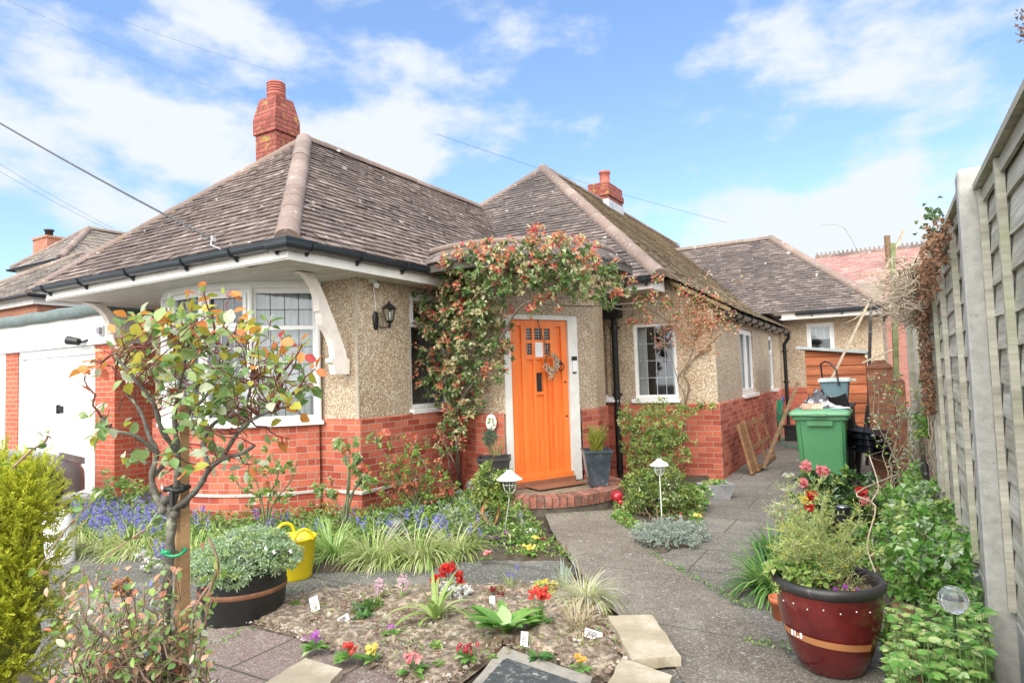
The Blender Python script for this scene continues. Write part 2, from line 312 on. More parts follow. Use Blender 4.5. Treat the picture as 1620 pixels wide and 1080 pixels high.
# ------------------------------------------------------------------ mesh builder
class MB:
    def __init__(s): s.v = []; s.f = []; s.m = []; s.sm = []; s.na = []   # na: numpy chunks
    def poly(s, pts, m=0, sm=False):
        n = len(s.v); s.v += [tuple(p) for p in pts]; s.f.append(tuple(range(n, n + len(pts)))); s.m.append(m); s.sm.append(sm)
    def grid(s, rows, m=0, sm=True, closed=False, flip=False):
        n = len(s.v); k = len(rows[0])
        for r in rows: s.v += [tuple(p) for p in r]
        for i in range(len(rows) - 1):
            for j in range(k if closed else k - 1):
                a = n + i * k + j; b = n + i * k + (j + 1) % k; c = b + k; d = a + k
                s.f.append((a, d, c, b) if flip else (a, b, c, d)); s.m.append(m); s.sm.append(sm)
    def box(s, x0, x1, y0, y1, z0, z1, m=0):
        s.obox((0, 0, 0), (1, 0, 0), (0, 1, 0), x0, x1, y0, y1, z0, z1, m)
    def obox(s, o, U, N, u0, u1, n0, n1, z0, z1, m=0, Z=(0, 0, 1)):
        o = Vector(o); U = Vector(U); N = Vector(N); Z = Vector(Z)
        P = lambda a, b, c: o + U * a + N * b + Z * c
        if u0 > u1: u0, u1 = u1, u0
        if n0 > n1: n0, n1 = n1, n0
        fl = U.cross(N).dot(Z) < 0
        q = [P(u0, n0, z0), P(u1, n0, z0), P(u1, n1, z0), P(u0, n1, z0), P(u0, n0, z1), P(u1, n0, z1), P(u1, n1, z1), P(u0, n1, z1)]
        n = len(s.v); s.v += [tuple(p) for p in q]
        for f in ((0, 3, 2, 1), (4, 5, 6, 7), (0, 1, 5, 4), (1, 2, 6, 5), (2, 3, 7, 6), (3, 0, 4, 7)):
            if fl: f = f[::-1]
            s.f.append(tuple(n + i for i in f)); s.m.append(m); s.sm.append(False)
    def bar(s, a, b, w, h, m=0, up=(0, 0, 1)):
        a = Vector(a); b = Vector(b); d = (b - a); L = d.length; d.normalize(); up = Vector(up)
        if abs(d.dot(up)) > .99: up = Vector((0, 1, 0))
        side = d.cross(up).normalized(); u2 = side.cross(d)
        s.obox(a, d, side, 0, L, -w / 2, w / 2, -h / 2, h / 2, m, Z=u2)
    def tube(s, pts, r, n=6, m=0, caps=True):
        pts = [Vector(p) for p in pts]; k = len(pts); rs = r if isinstance(r, (list, tuple)) else [r] * k
        t0 = (pts[1] - pts[0]).normalized(); ref = Vector((0, 0, 1)) if abs(t0.z) < .9 else Vector((1, 0, 0)); side = t0.cross(ref).normalized()
        rows = []
        for i in range(k):
            t = (pts[min(k - 1, i + 1)] - pts[max(0, i - 1)])
            t = t.normalized() if t.length > 1e-9 else t0
            side = (side - t * side.dot(t)); side = side.normalized() if side.length > 1e-6 else t.orthogonal().normalized()
            up = t.cross(side)
            rows.append([pts[i] + (side * math.cos(2 * math.pi * j / n) + up * math.sin(2 * math.pi * j / n)) * rs[i] for j in range(n)])
        s.grid(rows, m, True, True)
        if caps: s.poly(rows[0][::-1], m) if False else s.poly(rows[0], m); s.poly(rows[-1][::-1], m)
    def lathe(s, prof, c, n=24, m=0, sx=1, sy=1, sm=True):
        c = Vector(c)
        rows = [[c + Vector((r * sx * math.cos(2 * math.pi * j / n), r * sy * math.sin(2 * math.pi * j / n), z)) for j in range(n)] for r, z in prof]
        s.grid(rows, m, sm, True)
    def sphere(s, c, r, m=0, n=12, sz=1.0):
        s.lathe([(max(1e-4, r * math.sin(math.pi * i / (n // 2 + 2))), -r * sz * math.cos(math.pi * i / (n // 2 + 2))) for i in range(n // 2 + 3)], c, n, m)
    def sweep(s, path, prof, m=0, closed=True):
        """profile (outward offset, z) swept along a horizontal polyline with mitred corners; outward = right of travel"""
        P = [Vector(p) for p in path]; rows = []
        for i, p in enumerate(P):
            d0 = (P[i] - P[i - 1]) if i else (P[1] - P[0]); d1 = (P[i + 1] - P[i]) if i < len(P) - 1 else d0
            n0 = Vector((d0.y, -d0.x, 0)).normalized(); n1 = Vector((d1.y, -d1.x, 0)).normalized()
            b = (n0 + n1).normalized(); k = 1 / max(.3, b.dot(n0))
            rows.append([p + b * (o * k) + Vector((0, 0, z)) for o, z in prof])
        for i in range(len(rows) - 1):
            K = len(prof)
            for j in range(K if closed else K - 1):
                s.poly([rows[i][j], rows[i + 1][j], rows[i + 1][(j + 1) % K], rows[i][(j + 1) % K]], m)
        if closed: s.poly(rows[0], m); s.poly(rows[-1][::-1], m)
    def build(s, name, mats, parent=None, loc=None, top=False):
        mats = mats if isinstance(mats, (list, tuple)) else [mats]
        off = Vector((0, 0, 0))
        if parent is not None: off = Vector(parent['_base'])
        elif loc is not None: off = Vector(loc)
        me = bpy.data.meshes.new(name)
        V = np.array(s.v, dtype=np.float64).reshape(-1, 3) if s.v else np.zeros((0, 3))
        loops = [i for f in s.f for i in f]; cnt = [len(f) for f in s.f]; mi = list(s.m); smo = list(s.sm)
        for (vv, quads, m_) in s.na:                      # vectorised chunks: (verts, faces kx3/4, material index array)
            b = len(V); V = np.concatenate([V, vv]); loops += (quads + b).ravel().tolist(); cnt += [quads.shape[1]] * len(quads); mi += m_.tolist(); smo += [quads.shape[1] == 4] * len(quads)
        V = V - np.array(off)
        me.vertices.add(len(V)); me.vertices.foreach_set('co', V.ravel())
        me.loops.add(len(loops)); me.loops.foreach_set('vertex_index', loops)
        me.polygons.add(len(cnt)); st = np.concatenate([[0], np.cumsum(cnt)[:-1]]) if cnt else []
        me.polygons.foreach_set('loop_start', np.array(st, dtype=np.int32)); me.polygons.foreach_set('loop_total', np.array(cnt, dtype=np.int32))
        me.polygons.foreach_set('material_index', mi); me.polygons.foreach_set('use_smooth', smo)
        for m_ in mats: me.materials.append(m_)
        me.update(calc_edges=True)
        # metric UVs from the face normals: u along the wall, v up it
        nn = np.zeros(len(cnt) * 3); me.polygons.foreach_get('normal', nn); nn = nn.reshape(-1, 3)
        t = np.stack([-nn[:, 1], nn[:, 0], np.zeros(len(nn))], 1); ln = np.linalg.norm(t, axis=1)
        flat = ln < .05; t[flat] = (1, 0, 0); ln[flat] = 1; t /= ln[:, None]; bt = np.cross(nn, t)
        rep = np.repeat(np.arange(len(cnt)), cnt); co = (V + np.array(off))[np.array(loops, dtype=int)]
        uv = np.stack([(co * t[rep]).sum(1), (co * bt[rep]).sum(1)], 1)
        ul = me.uv_layers.new(name='UVMap'); ul.data.foreach_set('uv', uv.ravel())
        o = bpy.data.objects.new(name, me); COL.objects.link(o)
        o['_base'] = tuple(off)
        if parent is not None: o.parent = parent
        else: o.location = off
        return o
def thing(name, label, cat, loc, group=None):
    o = bpy.data.objects.new(name, None); COL.objects.link(o); o.location = loc; o.empty_display_size = .1
    o['_base'] = tuple(loc); return tag(o, label, cat, group)
def tag(o, label=None, cat=None, group=None, kind=None):
    if label: o['label'] = label
    if cat: o['category'] = cat
    if group: o['group'] = group
    if kind: o['kind'] = kind
    return o
def copytree(o, parent=None):
    c = o.copy(); COL.objects.link(c)
    if parent: c.parent = parent
    for ch in [x for x in bpy.data.objects if x.parent == o]: copytree(ch, c)
    return c
# ---- leaves (vectorised)
class Leaves:
    def __init__(s): s.p = []; s.d = []; s.u = []; s.l = []; s.w = []; s.m = []
    def add(s, p, d, u, l, w, m=0): s.p.append(tuple(p)); s.d.append(tuple(d)); s.u.append(tuple(u)); s.l.append(l); s.w.append(w); s.m.append(m)
    def into(s, mb, full=False, curl=.25, fold=.25):
        if not s.p: return
        P = np.array(s.p, float); Dr = np.array(s.d, float); Dr /= np.linalg.norm(Dr, axis=1)[:, None] + 1e-9; U = np.array(s.u, float)
        U -= (U * Dr).sum(1)[:, None] * Dr; U /= np.linalg.norm(U, axis=1)[:, None] + 1e-9; S = np.cross(Dr, U)
        L = np.array(s.l)[:, None]; Wd = np.array(s.w)[:, None]; n = len(P); M_ = np.array(s.m, dtype=int)
        if not full:
            v = np.stack([P, P + Dr * L * .5 + S * Wd * .5 + U * Wd * fold, P + Dr * L - U * L * curl, P + Dr * L * .5 - S * Wd * .5 + U * Wd * fold], 1).reshape(-1, 3)
            i = np.arange(n)[:, None] * 4
            f = np.concatenate([i + np.array([[0, 1, 2]]), i + np.array([[0, 2, 3]])], 1).reshape(-1, 3)
            mb.na.append((v, f, np.repeat(M_, 2)))
        else:
            def q(t, w, h): return P + Dr * L * t + S * Wd * w + U * (Wd * h - L * curl * t * t)
            v = np.stack([q(0, 0, 0), q(.22, .36, fold * .8), q(.55, .5, fold), q(.85, .24, fold * .5), q(1, 0, 0), q(.85, -.24, fold * .5), q(.55, -.5, fold), q(.22, -.36, fold * .8), q(.3, 0, 0), q(.65, 0, 0)], 1).reshape(-1, 3)
            i = np.arange(n)[:, None] * 10
            quads = [(8, 1, 2, 9), (9, 2, 3, 4), (8, 9, 6, 7), (9, 4, 5, 6), (0, 1, 8, 7)]
            f = np.concatenate([i + np.array([q_]) for q_ in quads], 1).reshape(-1, 4)
            mb.na.append((v, f, np.repeat(M_, 5)))
def rv():
    v = RN.normal(size=3); return v / np.linalg.norm(v)
def pick(w):
    r = random.random() * sum(w)
    for i, x in enumerate(w):
        r -= x
        if r <= 0: return i
    return 0
def blob_leaves(lv, blobs, n, l, w, mats, shell=.55, up=.5, lump=0.35):
    """leaves through ellipsoid blobs, (centre, (rx,ry,rz)); clustered so gaps and clumps show"""
    vol = [b[1][0] * b[1][1] * b[1][2] for b in blobs]; vol = [v ** .75 for v in vol]; tot = sum(vol)
    for b, vv in zip(blobs, vol):
        k = int(n * vv / tot); c = np.array(b[0]); r = np.array(b[1])
        ncl = max(3, k // 14)
        for _ in range(ncl):
            d = rv(); rad = (shell + (1 - shell) * random.random() ** .6) * (1 + lump * (random.random() - .5))
            cc = c + d * r * rad; dd = (d + .6 * rv())
            mi = pick(mats)
            for _ in range(max(1, k // ncl)):
                p = cc + rv() * .28 * r * random.random() ** .5 * (.5 if max(r) > .25 else .8)
                dr = d * .6 + rv() * .8 + np.array([0, 0, .15]); nu = rv() * .6 + np.array([0, 0, 1]) * up + d * .5
                sc = .65 + .6 * random.random()
                lv.add(p, dr, nu, l * sc, w * sc, mi if random.random() < .75 else pick(mats))
def blades(mb, base, n, L, w, m=0, spread=.8, r0=.03, droop=.9, seg=4, jit=.4, mats=None):
    """arching strap leaves"""
    base = np.array(base); P = []; 
    a = RN.uniform(0, 2 * np.pi, n); ln = L * (1 - jit + jit * 1.4 * RN.rand(n)); sp = spread * (.25 + .9 * RN.rand(n)); ro = r0 * np.sqrt(RN.rand(n))
    dirh = np.stack([np.cos(a), np.sin(a), np.zeros(n)], 1); b0 = base + np.stack([np.cos(a + .5), np.sin(a + .5), np.zeros(n)], 1) * ro[:, None]
    side = np.stack([-np.sin(a), np.cos(a), np.zeros(n)], 1); ww = w * (.7 + .6 * RN.rand(n))
    rows = []
    x = np.zeros(n); z = np.zeros(n); th = math.pi / 2 - sp * .6
    for i in range(seg + 1):
        t = i / seg; wi = ww * (1 - t) ** .6 * (1 if t > 0 else .6) * (1 if i < seg else .0)
        c = b0 + dirh * x[:, None] + np.array([0, 0, 1]) * np.maximum(z, .004 - base[2] * 0)[:, None]
        rows.append(c + side * wi[:, None] / 2); rows.append(c - side * wi[:, None] / 2)
        st = ln / seg; x = x + np.cos(th) * st; z = z + np.sin(th) * st; th = th - droop * sp * 2.2 / seg
    k = 2 * (seg + 1); v = np.stack(rows, 1).reshape(-1, 3); i0 = np.arange(n)[:, None] * k
    f = np.concatenate([i0 + np.array([[2 * j, 2 * j + 1, 2 * j + 3, 2 * j + 2]]) for j in range(seg)], 1).reshape(-1, 4)
    mi = np.full(n, m) if mats is None else np.array([pick(mats) for _ in range(n)])
    mb.na.append((v, f, np.repeat(mi, seg)))
def wander(a, b, n=6, j=.05):
    a = Vector(a); b = Vector(b); out = []
    for i in range(n + 1):
        t = i / n; p = a.lerp(b, t); k = j * math.sin(math.pi * t) 
        out.append(p + Vector(tuple(rv())) * k if 0 < i < n else p)
    return out
# ================================================================== SETTING
def flat(name, pts, z, mat, kind='structure'):
    mb = MB(); mb.poly([(p[0], p[1], z) for p in pts]); o = mb.build(name, mat); tag(o, kind=kind); return o
flat('ground', [(-400, -60), (400, -60), (400, 600), (-400, 600)], -.03, EARTH)
def G(*q): return [gz(x, y) for x, y in q]
flat('driveway', [(-16, -1), (-7.6, -1), (-8.6, 2.6), (-9.0, 5.3), (-16, 5.3)], -.012, CONCL)
def pxpoly(name, q, z, mat): return flat(name, [gz(x, y, z) for x, y in q], z, mat)
pxpoly('passage', [(960, 812), (1105, 768), (1165, 745), (1215, 640), (1480, 640), (1480, 800), (1460, 1200), (1000, 1200), (1010, 870)], .0, PASSM)
pxpoly('path', [(872, 838), (862, 812), (975, 806), (975, 815), (1012, 862), (1095, 915), (1170, 965), (1240, 1030), (1330, 1120), (1400, 1300), (1120, 1300), (1095, 1100), (1060, 1040), (965, 960), (905, 890)], .012, PATHM)
pxpoly('paving', [(60, 870), (200, 868), (300, 900), (520, 906), (700, 890), (880, 880), (908, 906), (900, 922), (760, 928), (560, 928), (430, 945), (330, 1000), (250, 1080), (80, 1080), (-80, 960)], .006, SLABM)
pxpoly('stone_edging', [(250, 1010), (395, 985), (560, 1035), (680, 1075), (800, 1110), (800, 1300), (100, 1300), (180, 1080)], .012, SLABR)
def bumpy(name, q, z0, amp, mat, step=.035, kind='structure'):
    P = [gz(x, y, z0) for x, y in q]; xs = [p.x for p in P]; ys = [p.y for p in P]
    def inside(x, y):
        c = False; j = len(P) - 1
        for i in range(len(P)):
            if (P[i].y > y) != (P[j].y > y) and x < (P[j].x - P[i].x) * (y - P[i].y) / (P[j].y - P[i].y) + P[i].x: c = not c
            j = i
        return c
    from mathutils import noise as mn
    nx = int((max(xs) - min(xs)) / step) + 2; ny = int((max(ys) - min(ys)) / step) + 2
    mb = MB(); idx = {}
    def vert(i, j):
        if (i, j) not in idx:
            x = min(xs) + i * step; y = min(ys) + j * step
            edge = 0 if all(inside(x + a, y + b) for a, b in ((.07, 0), (-.07, 0), (0, .07), (0, -.07))) else 1
            z = z0 + amp * (mn.fractal(Vector((x * 3, y * 3, 0)), 1, 2, 5) * .9 + .6) * (1 - edge) - .03 * edge
            idx[(i, j)] = len(mb.v); mb.v.append((x, y, z))
        return idx[(i, j)]
    for i in range(nx):
        for j in range(ny):
            if inside(min(xs) + (i + .5) * step, min(ys) + (j + .5) * step):
                mb.f.append((vert(i, j), vert(i + 1, j), vert(i + 1, j + 1), vert(i, j + 1))); mb.m.append(0); mb.sm.append(True)
    return tag(mb.build(name, mat), kind=kind), inside, (min(xs), max(xs), min(ys), max(ys))
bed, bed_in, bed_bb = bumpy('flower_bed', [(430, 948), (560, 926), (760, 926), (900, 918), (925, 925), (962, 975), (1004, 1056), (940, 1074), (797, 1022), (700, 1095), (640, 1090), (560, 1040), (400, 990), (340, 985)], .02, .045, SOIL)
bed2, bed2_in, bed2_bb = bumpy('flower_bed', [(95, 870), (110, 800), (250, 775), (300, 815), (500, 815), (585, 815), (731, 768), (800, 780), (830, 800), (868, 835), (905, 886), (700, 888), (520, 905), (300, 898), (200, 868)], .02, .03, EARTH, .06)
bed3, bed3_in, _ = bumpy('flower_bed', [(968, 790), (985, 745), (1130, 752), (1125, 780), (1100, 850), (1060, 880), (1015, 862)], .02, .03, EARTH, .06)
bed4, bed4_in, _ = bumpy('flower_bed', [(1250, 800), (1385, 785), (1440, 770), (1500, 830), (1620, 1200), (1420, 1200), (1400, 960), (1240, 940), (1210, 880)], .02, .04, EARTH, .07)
def lumps():
    mb = MB(); n = 9500; pts = []
    while len(pts) < n:
        x = random.uniform(bed_bb[0], bed_bb[1]); y = random.uniform(bed_bb[2], bed_bb[3])
        if bed_in(x, y): pts.append((x, y))
    P = np.array([(x, y, .045) for x, y in pts]); s = (.004 + .016 * RN.rand(n) ** 3)
    oc = np.array([(1, 0, 0), (0, 1, 0), (-1, 0, 0), (0, -1, 0), (0, 0, .7), (0, 0, -.7)], float)
    v = P[:, None, :] + (oc[None] + RN.normal(size=(n, 6, 3)) * .22) * s[:, None, None]
    v[:, :, 2] -= .012
    f = np.array([(0, 1, 4), (1, 2, 4), (2, 3, 4), (3, 0, 4), (1, 0, 5), (2, 1, 5), (3, 2, 5), (0, 3, 5)])
    ff = (np.arange(n)[:, None, None] * 6 + f[None]).reshape(-1, 3)
    mb.na.append((v.reshape(-1, 3), ff, np.zeros(len(ff), int))); tag(mb.build('soil_crumbs', PEB), kind='stuff', label='crumbs of soil and small stones scattered over the planted bed')
lumps()
# ================================================================== HOUSE
HB = (-5.05, 5.3, 0)
house = thing('bungalow', 'pebble-dashed bungalow with red brick plinth, tiled hipped roofs and an orange front door', 'house', HB)
ZB = 1.07
def wall(mb, p0, p1, z0, z1, ops=(), m=0, dep=.09, ro=0):
    """vertical wall p0->p1 (outside on the right of travel) with openings (u0,u1,z0,z1) and reveals"""
    p0 = Vector((p0[0], p0[1], 0)); p1 = Vector((p1[0], p1[1], 0)); U = (p1 - p0); L = U.length; U.normalize(); N = Vector((U.y, -U.x, 0))
    us = sorted(set([0, L] + [o[0] for o in ops] + [o[1] for o in ops])); zs = sorted(set([z0, z1] + [o[2] for o in ops] + [o[3] for o in ops]))
    P = lambda u, z, n=0: p0 + U * u + N * n + Vector((0, 0, z))
    for a, b in zip(us, us[1:]):
        for c, d in zip(zs, zs[1:]):
            if any(o[0] <= (a + b) / 2 <= o[1] and o[2] <= (c + d) / 2 <= o[3] for o in ops): continue
            mb.poly([P(a, c), P(b, c), P(b, d), P(a, d)], m)
    for o in ops:
        a, b, c, d = o
        mb.poly([P(a, c), P(a, d), P(a, d, -dep), P(a, c, -dep)], m); mb.poly([P(b, c), P(b, c, -dep), P(b, d, -dep), P(b, d)], m)
        mb.poly([P(a, d), P(b, d), P(b, d, -dep), P(a, d, -dep)], m); mb.poly([P(a, c), P(a, c, -dep), P(b, c, -dep), P(b, c)], m)
def arc(c, r, a0, a1, n): return [(c[0] + r * math.sin(math.radians(a0 + (a1 - a0) * i / n)), c[1] - r * math.cos(math.radians(a0 + (a1 - a0) * i / n))) for i in range(n + 1)]
BC = (-6.93, 6.11)                                   # centre of the bow window
DL = Vector((-3.94, 6.78, 0)); DR = Vector((-3.54, 7.56, 0)); DU = (DR - DL).normalized(); DN = Vector((DU.y, -DU.x, 0))
E1 = DL - DU * .10; E2 = DR + DU * .16; E3 = Vector((-3.385, 8.1, 0))
bow = [(-5.05, 7.30), (-4.80, 6.98), (-4.45, 6.77), (E1.x, E1.y)]
bow2 = [(E2.x, E2.y), (E3.x, E3.y), (-3.5, 8.7), (-3.93, 9.26)]
# brick plinth (stands 25 mm proud of the render)
def offs(path, o):
    P = [Vector((p[0], p[1], 0)) for p in path]; out = []
    for i, p in enumerate(P):
        d0 = (P[i] - P[i - 1]) if i else (P[1] - P[0]); d1 = (P[i + 1] - P[i]) if i < len(P) - 1 else d0
        n0 = Vector((d0.y, -d0.x, 0)).normalized(); n1 = Vector((d1.y, -d1.x, 0)).normalized(); b = (n0 + n1).normalized()
        out.append(p + b * (o / max(.3, b.dot(n0))))
    return out
mb = MB()
front_path = [(-8.85, 9), (-8.85, 5.3), (-8.3, 5.3)]
bay_path = arc(BC, 1.61, -58, 57, 26)
side_path_ = [(-5.62, 5.3), (-5.02, 5.3), (-5.02, 7.30)]
def brickrun(path, ztop, cap=.03):
    o = offs(path, .028)
    for a, b in zip(o, o[1:]):
        mb.poly([(a.x, a.y, -.05), (b.x, b.y, -.05), (b.x, b.y, ztop), (a.x, a.y, ztop)], 0)
    i = [Vector((p[0], p[1], 0)) for p in path]
    for a, b, c, d in zip(o, o[1:], i, i[1:]):
        mb.poly([(a.x, a.y, ztop), (b.x, b.y, ztop), (d.x, d.y, ztop + .012), (c.x, c.y, ztop + .012)], 0)
brickrun(front_path, 1.09); brickrun(side_path_, 1.09); brickrun(bow, 1.06); brickrun(bow2, 1.05)
brickrun([(-3.95, 9.26), (-2.05, 9.26), (-2.05, 16.5), (0.1, 16.5)], 1.04)
mb.build('brick_plinth', BRICK, house)
mb = MB(); o = offs(bay_path, .0)
for a, b in zip(o, o[1:]): mb.poly([(a.x, a.y, -.05), (b.x, b.y, -.05), (b.x, b.y, 1.05), (a.x, a.y, 1.05)], 0)
mb.build('bay_plinth', BRICK, house)
# a projecting light course low on the plinth
mb = MB(); mb.sweep([(-5.60, 5.272, .285), (-4.99, 5.272, .285), (-4.99, 6.2, .285)], [(0, 0), (.022, .005), (.022, .03), (0, .04)])
mb.sweep([(p[0], p[1], .285) for p in arc(BC, 1.61, -40, 56, 20)], [(0, 0), (.016, .005), (.016, .028), (0, .035)])
mb.build('string_course', CONCL, house)
# render walls
ZT = 2.72
mb = MB()
wall(mb, (-8.85, 9), (-8.85, 5.3), 1.0, ZT); wall(mb, (-8.85, 5.3), (-8.27, 5.3), 1.0, ZT)
wall(mb, (-5.60, 5.3), (-5.05, 5.3), 1.0, ZT)
WS = (.93, 1.73, 1.16, 2.60)                             # window in the side wall
wall(mb, (-5.05, 5.3), (-5.05, 7.35), 1.0, ZT, [WS])
for a, b in zip(bow, bow[1:]): wall(mb, a, b, .9, 3.0)
def above(mb, a, b, z0, z1): wall(mb, a, b, z0, z1)
wall(mb, (E1.x, E1.y), (E2.x, E2.y), 2.27, 3.0)
for a, b in zip(bow2, bow2[1:]): wall(mb, a, b, .9, 3.0)
F0 = (-4.2, 9.26)
W2 = (.95, 1.60, 1.13, 2.24); NW = (.36, .50, 1.17, 2.34)
wall(mb, F0, (-2.05, 9.26), .9, 2.45, [W2])
# upper part of that wall rises to the raking verge
mb.poly([(-4.2, 9.26, 2.45), (-2.05, 9.26, 2.45), (-2.05, 9.26, 2.50), (-2.62, 9.26, 2.86), (-4.2, 9.26, 2.86)], 0)
WA = (1.80, 3.0, 1.10, 2.20); WB = (4.85, 5.45, 1.10, 2.20)
wall(mb, (-2.05, 9.26), (-2.05, 16.5), .9, 2.42, [WA, WB])
_a = ony(1275, 512, 16.5); _b = ony(1322, 566, 16.5); WR = (_a.x + 2.05, _b.x + 2.05, _b.z, _a.z)
wall(mb, (-2.05, 16.5), (0.0, 16.5), .9, 2.75, [WR]); wall(mb, (0.0, 16.5), (0.0, 22), -.05, 2.75)
mb.build('render_wall', REND, house)
# thin pale corner bead
mb = MB(); mb.box(-5.072, -5.028, 5.285, 5.305, 1.10, ZT)
mb.build('corner_bead', simple('corner_bead_render', (.42, .36, .28), .9, var=.2), house)
mb = MB(); mb.poly([(-8.84, 8.9, -.05), (-5.06, 8.9, -.05), (-5.06, 8.9, 3.4), (-8.84, 8.9, 3.4)]); mb.poly([(-5.4, 9.3, -.05), (-5.4, 22, -.05), (-5.4, 22, 3.4), (-5.4, 9.3, 3.4)]); mb.poly([(-9, 21.9, -.05), (.1, 21.9, -.05), (.1, 21.9, 4), (-9, 21.9, 4)]); mb.poly([(-8.8, 9.2, .02), (-8.8, 5.4, .02), (-5.1, 5.4, .02), (-5.1, 9.2, .02)]); mb.poly([(-5.4, 9.3, .02), (-2.1, 9.3, .02), (-2.1, 22, .02), (-5.4, 22, .02)]); mb.poly([(-9, 19.5, 0), (.0, 19.5, 0), (.0, 19.5, 3), (-9, 19.5, 3)])
mb.build('inner_wall', simple('inner_plaster', (.30, .26, .22), .9), house)
# ---------------------------------------------------------------- windows
def curtains(mb, P, u0, u1, z0, z1, n=-.16, amp=.018, wl=.075):
    k = max(4, int((u1 - u0) / wl * 6)); rows = []
    for z in (z0, z1):
        rows.append([P(u0 + (u1 - u0) * i / k, z, n + amp * math.sin(2 * math.pi * (u0 + (u1 - u0) * i / k) / wl + .6 * math.sin(9 * i / k))) for i in range(k + 1)])
    mb.grid(rows)
def window(p0, p1, z0, z1, panes, rec=.03, fw=.05, sill=True, curt=((0, 1, 0, 1),), name='window', lead=LEAD, sillw=.10, sillmat=WHITE, label=None):
    """panes: (u0,u1,z0,z1,nx,ny,opening) in fractions of the window"""
    p0 = Vector((p0[0], p0[1], 0)); p1 = Vector((p1[0], p1[1], 0)); U = p1 - p0; L = U.length; U.normalize(); N = Vector((U.y, -U.x, 0)); H = z1 - z0
    o = p0 - N * rec; fr = MB(); P = lambda u, z, n=0: o + U * u + N * n + Vector((0, 0, z))
    ob = lambda m, a, b, n0, n1, c, d: m.obox(o, U, N, a, b, n0, n1, c, d)
    ob(fr, 0, fw, -.06, 0, z0, z1); ob(fr, L - fw, L, -.06, 0, z0, z1); ob(fr, fw, L - fw, -.06, -.0015, z0, z0 + fw); ob(fr, fw, L - fw, -.06, -.0015, z1 - fw, z1)
    gl = MB(); ld = MB(); us = sorted(set(round(q[0], 3) for q in panes) | set(round(q[1], 3) for q in panes))
    for (a, b, c, d, nx, ny, op) in panes:
        ua, ub, za, zb = a * L, b * L, z0 + c * H, z0 + d * H
        if a > .01: ob(fr, ua - .022, ua + .022, -.055, -.003, za + (fw if c < .01 else 0), zb - (fw if d > .99 else 0))
        if c > .01: ob(fr, ua + (fw if a < .01 else .022), ub - (fw if b > .99 else .022), -.055, -.004, za - .022, za + .022)
        ia, ib = ua + (fw if a < .01 else .022), ub - (fw if b > .99 else .022); ja, jb = za + (fw if c < .01 else .022), zb - (fw if d > .99 else .022)
        if op:
            s = .045
            for (x0, x1, y0, y1) in ((ia, ia + s, ja, jb), (ib - s, ib, ja, jb), (ia + s, ib - s, ja, ja + s), (ia + s, ib - s, jb - s, jb)): ob(fr, x0 + .003, x1 - .003, -.02, .014, y0 + .003, y1 - .003)
            ia += s; ib -= s; ja += s; jb -= s
        gl.poly([P(ia, ja, -.03), P(ib, ja, -.03), P(ib, jb, -.03), P(ia, jb, -.03)])
        for i in range(1, nx): u = ia + (ib - ia) * i / nx; ob(ld, u - .0045, u + .0045, -.029, -.023, ja, jb)
        for j in range(1, ny): z = ja + (jb - ja) * j / ny; ob(ld, ia, ib, -.0288, -.0225, z - .0045, z + .0045)
    w = fr.build(name, WHITE, house); gl.build('pane', GLASS, w_(w)); ld.build('leading', lead, w)
    if label: w['label'] = label
    if sill:
        s = MB(); ob(s, -.04, L + .04, -.02, sillw, z0 - .045, z0 - .004); ob(s, -.035, L + .035, sillw - .03, sillw - .002, z0 - .062, z0 - .045); s.build('sill', sillmat, w)
    if curt:
        cm = MB()
        for a, b, c, d in curt: curtains(cm, lambda u, z, n: P(u, z, n), max(.01, a * L), min(L - .01, b * L), z0 + c * H, z0 + d * H)
        cm.build('curtain', CURT, w)
    return w
def w_(w): return w
# window parts are parented to the window (sub-parts of the house)
def onwall(p0, p1, op):
    p0 = Vector((p0[0], p0[1])); p1 = Vector((p1[0], p1[1])); U = (p1 - p0).normalized(); return p0 + U * op[0], p0 + U * op[1]
a, b = onwall((-5.05, 5.3), (-5.05, 7.35), WS)
window(a, b, WS[2], WS[3], [(0, 1, .72, 1, 3, 2, True), (0, 1, 0, .72, 3, 4, False)], curt=((0, .35, 0, 1), (.7, 1, 0, 1)), lead=DLEAD, label='white window with a small top light, half hidden by the climbing rose')
a, b = onwall(F0, (-2.05, 9.26), W2)
window(a, b, W2[2], W2[3], [(0, 1, 0, 1, 4, 4, False)], curt=((0, .2, 0, 1), (.82, 1, 0, 1)), label='white leaded window of sixteen panes between the downpipe and the house corner')
for op, lb in ((WA, 'wider white window on the side wall above the leaning wooden frame'), (WB, 'narrow white window at the far end of the side wall')):
    a, b = onwall((-2.05, 9.26), (-2.05, 16.5), op)
    window(a, b, op[2], op[3], [(0, .5, 0, 1, 1, 1, True), (.5, 1, 0, 1, 1, 1, True)] if op is WA else [(0, 1, 0, .66, 1, 1, False), (0, 1, .66, 1, 1, 1, True)], curt=((0, .4, 0, 1), (.6, 1, 0, 1)), label=lb)
a, b = onwall((-2.05, 16.5), (0, 16.5), WR)
window(a, b, WR[2], WR[3], [(0, 1, 0, 1, 1, 1, True)], curt=((0, 1, .55, 1),), label='small white window with a roller blind above the shed')
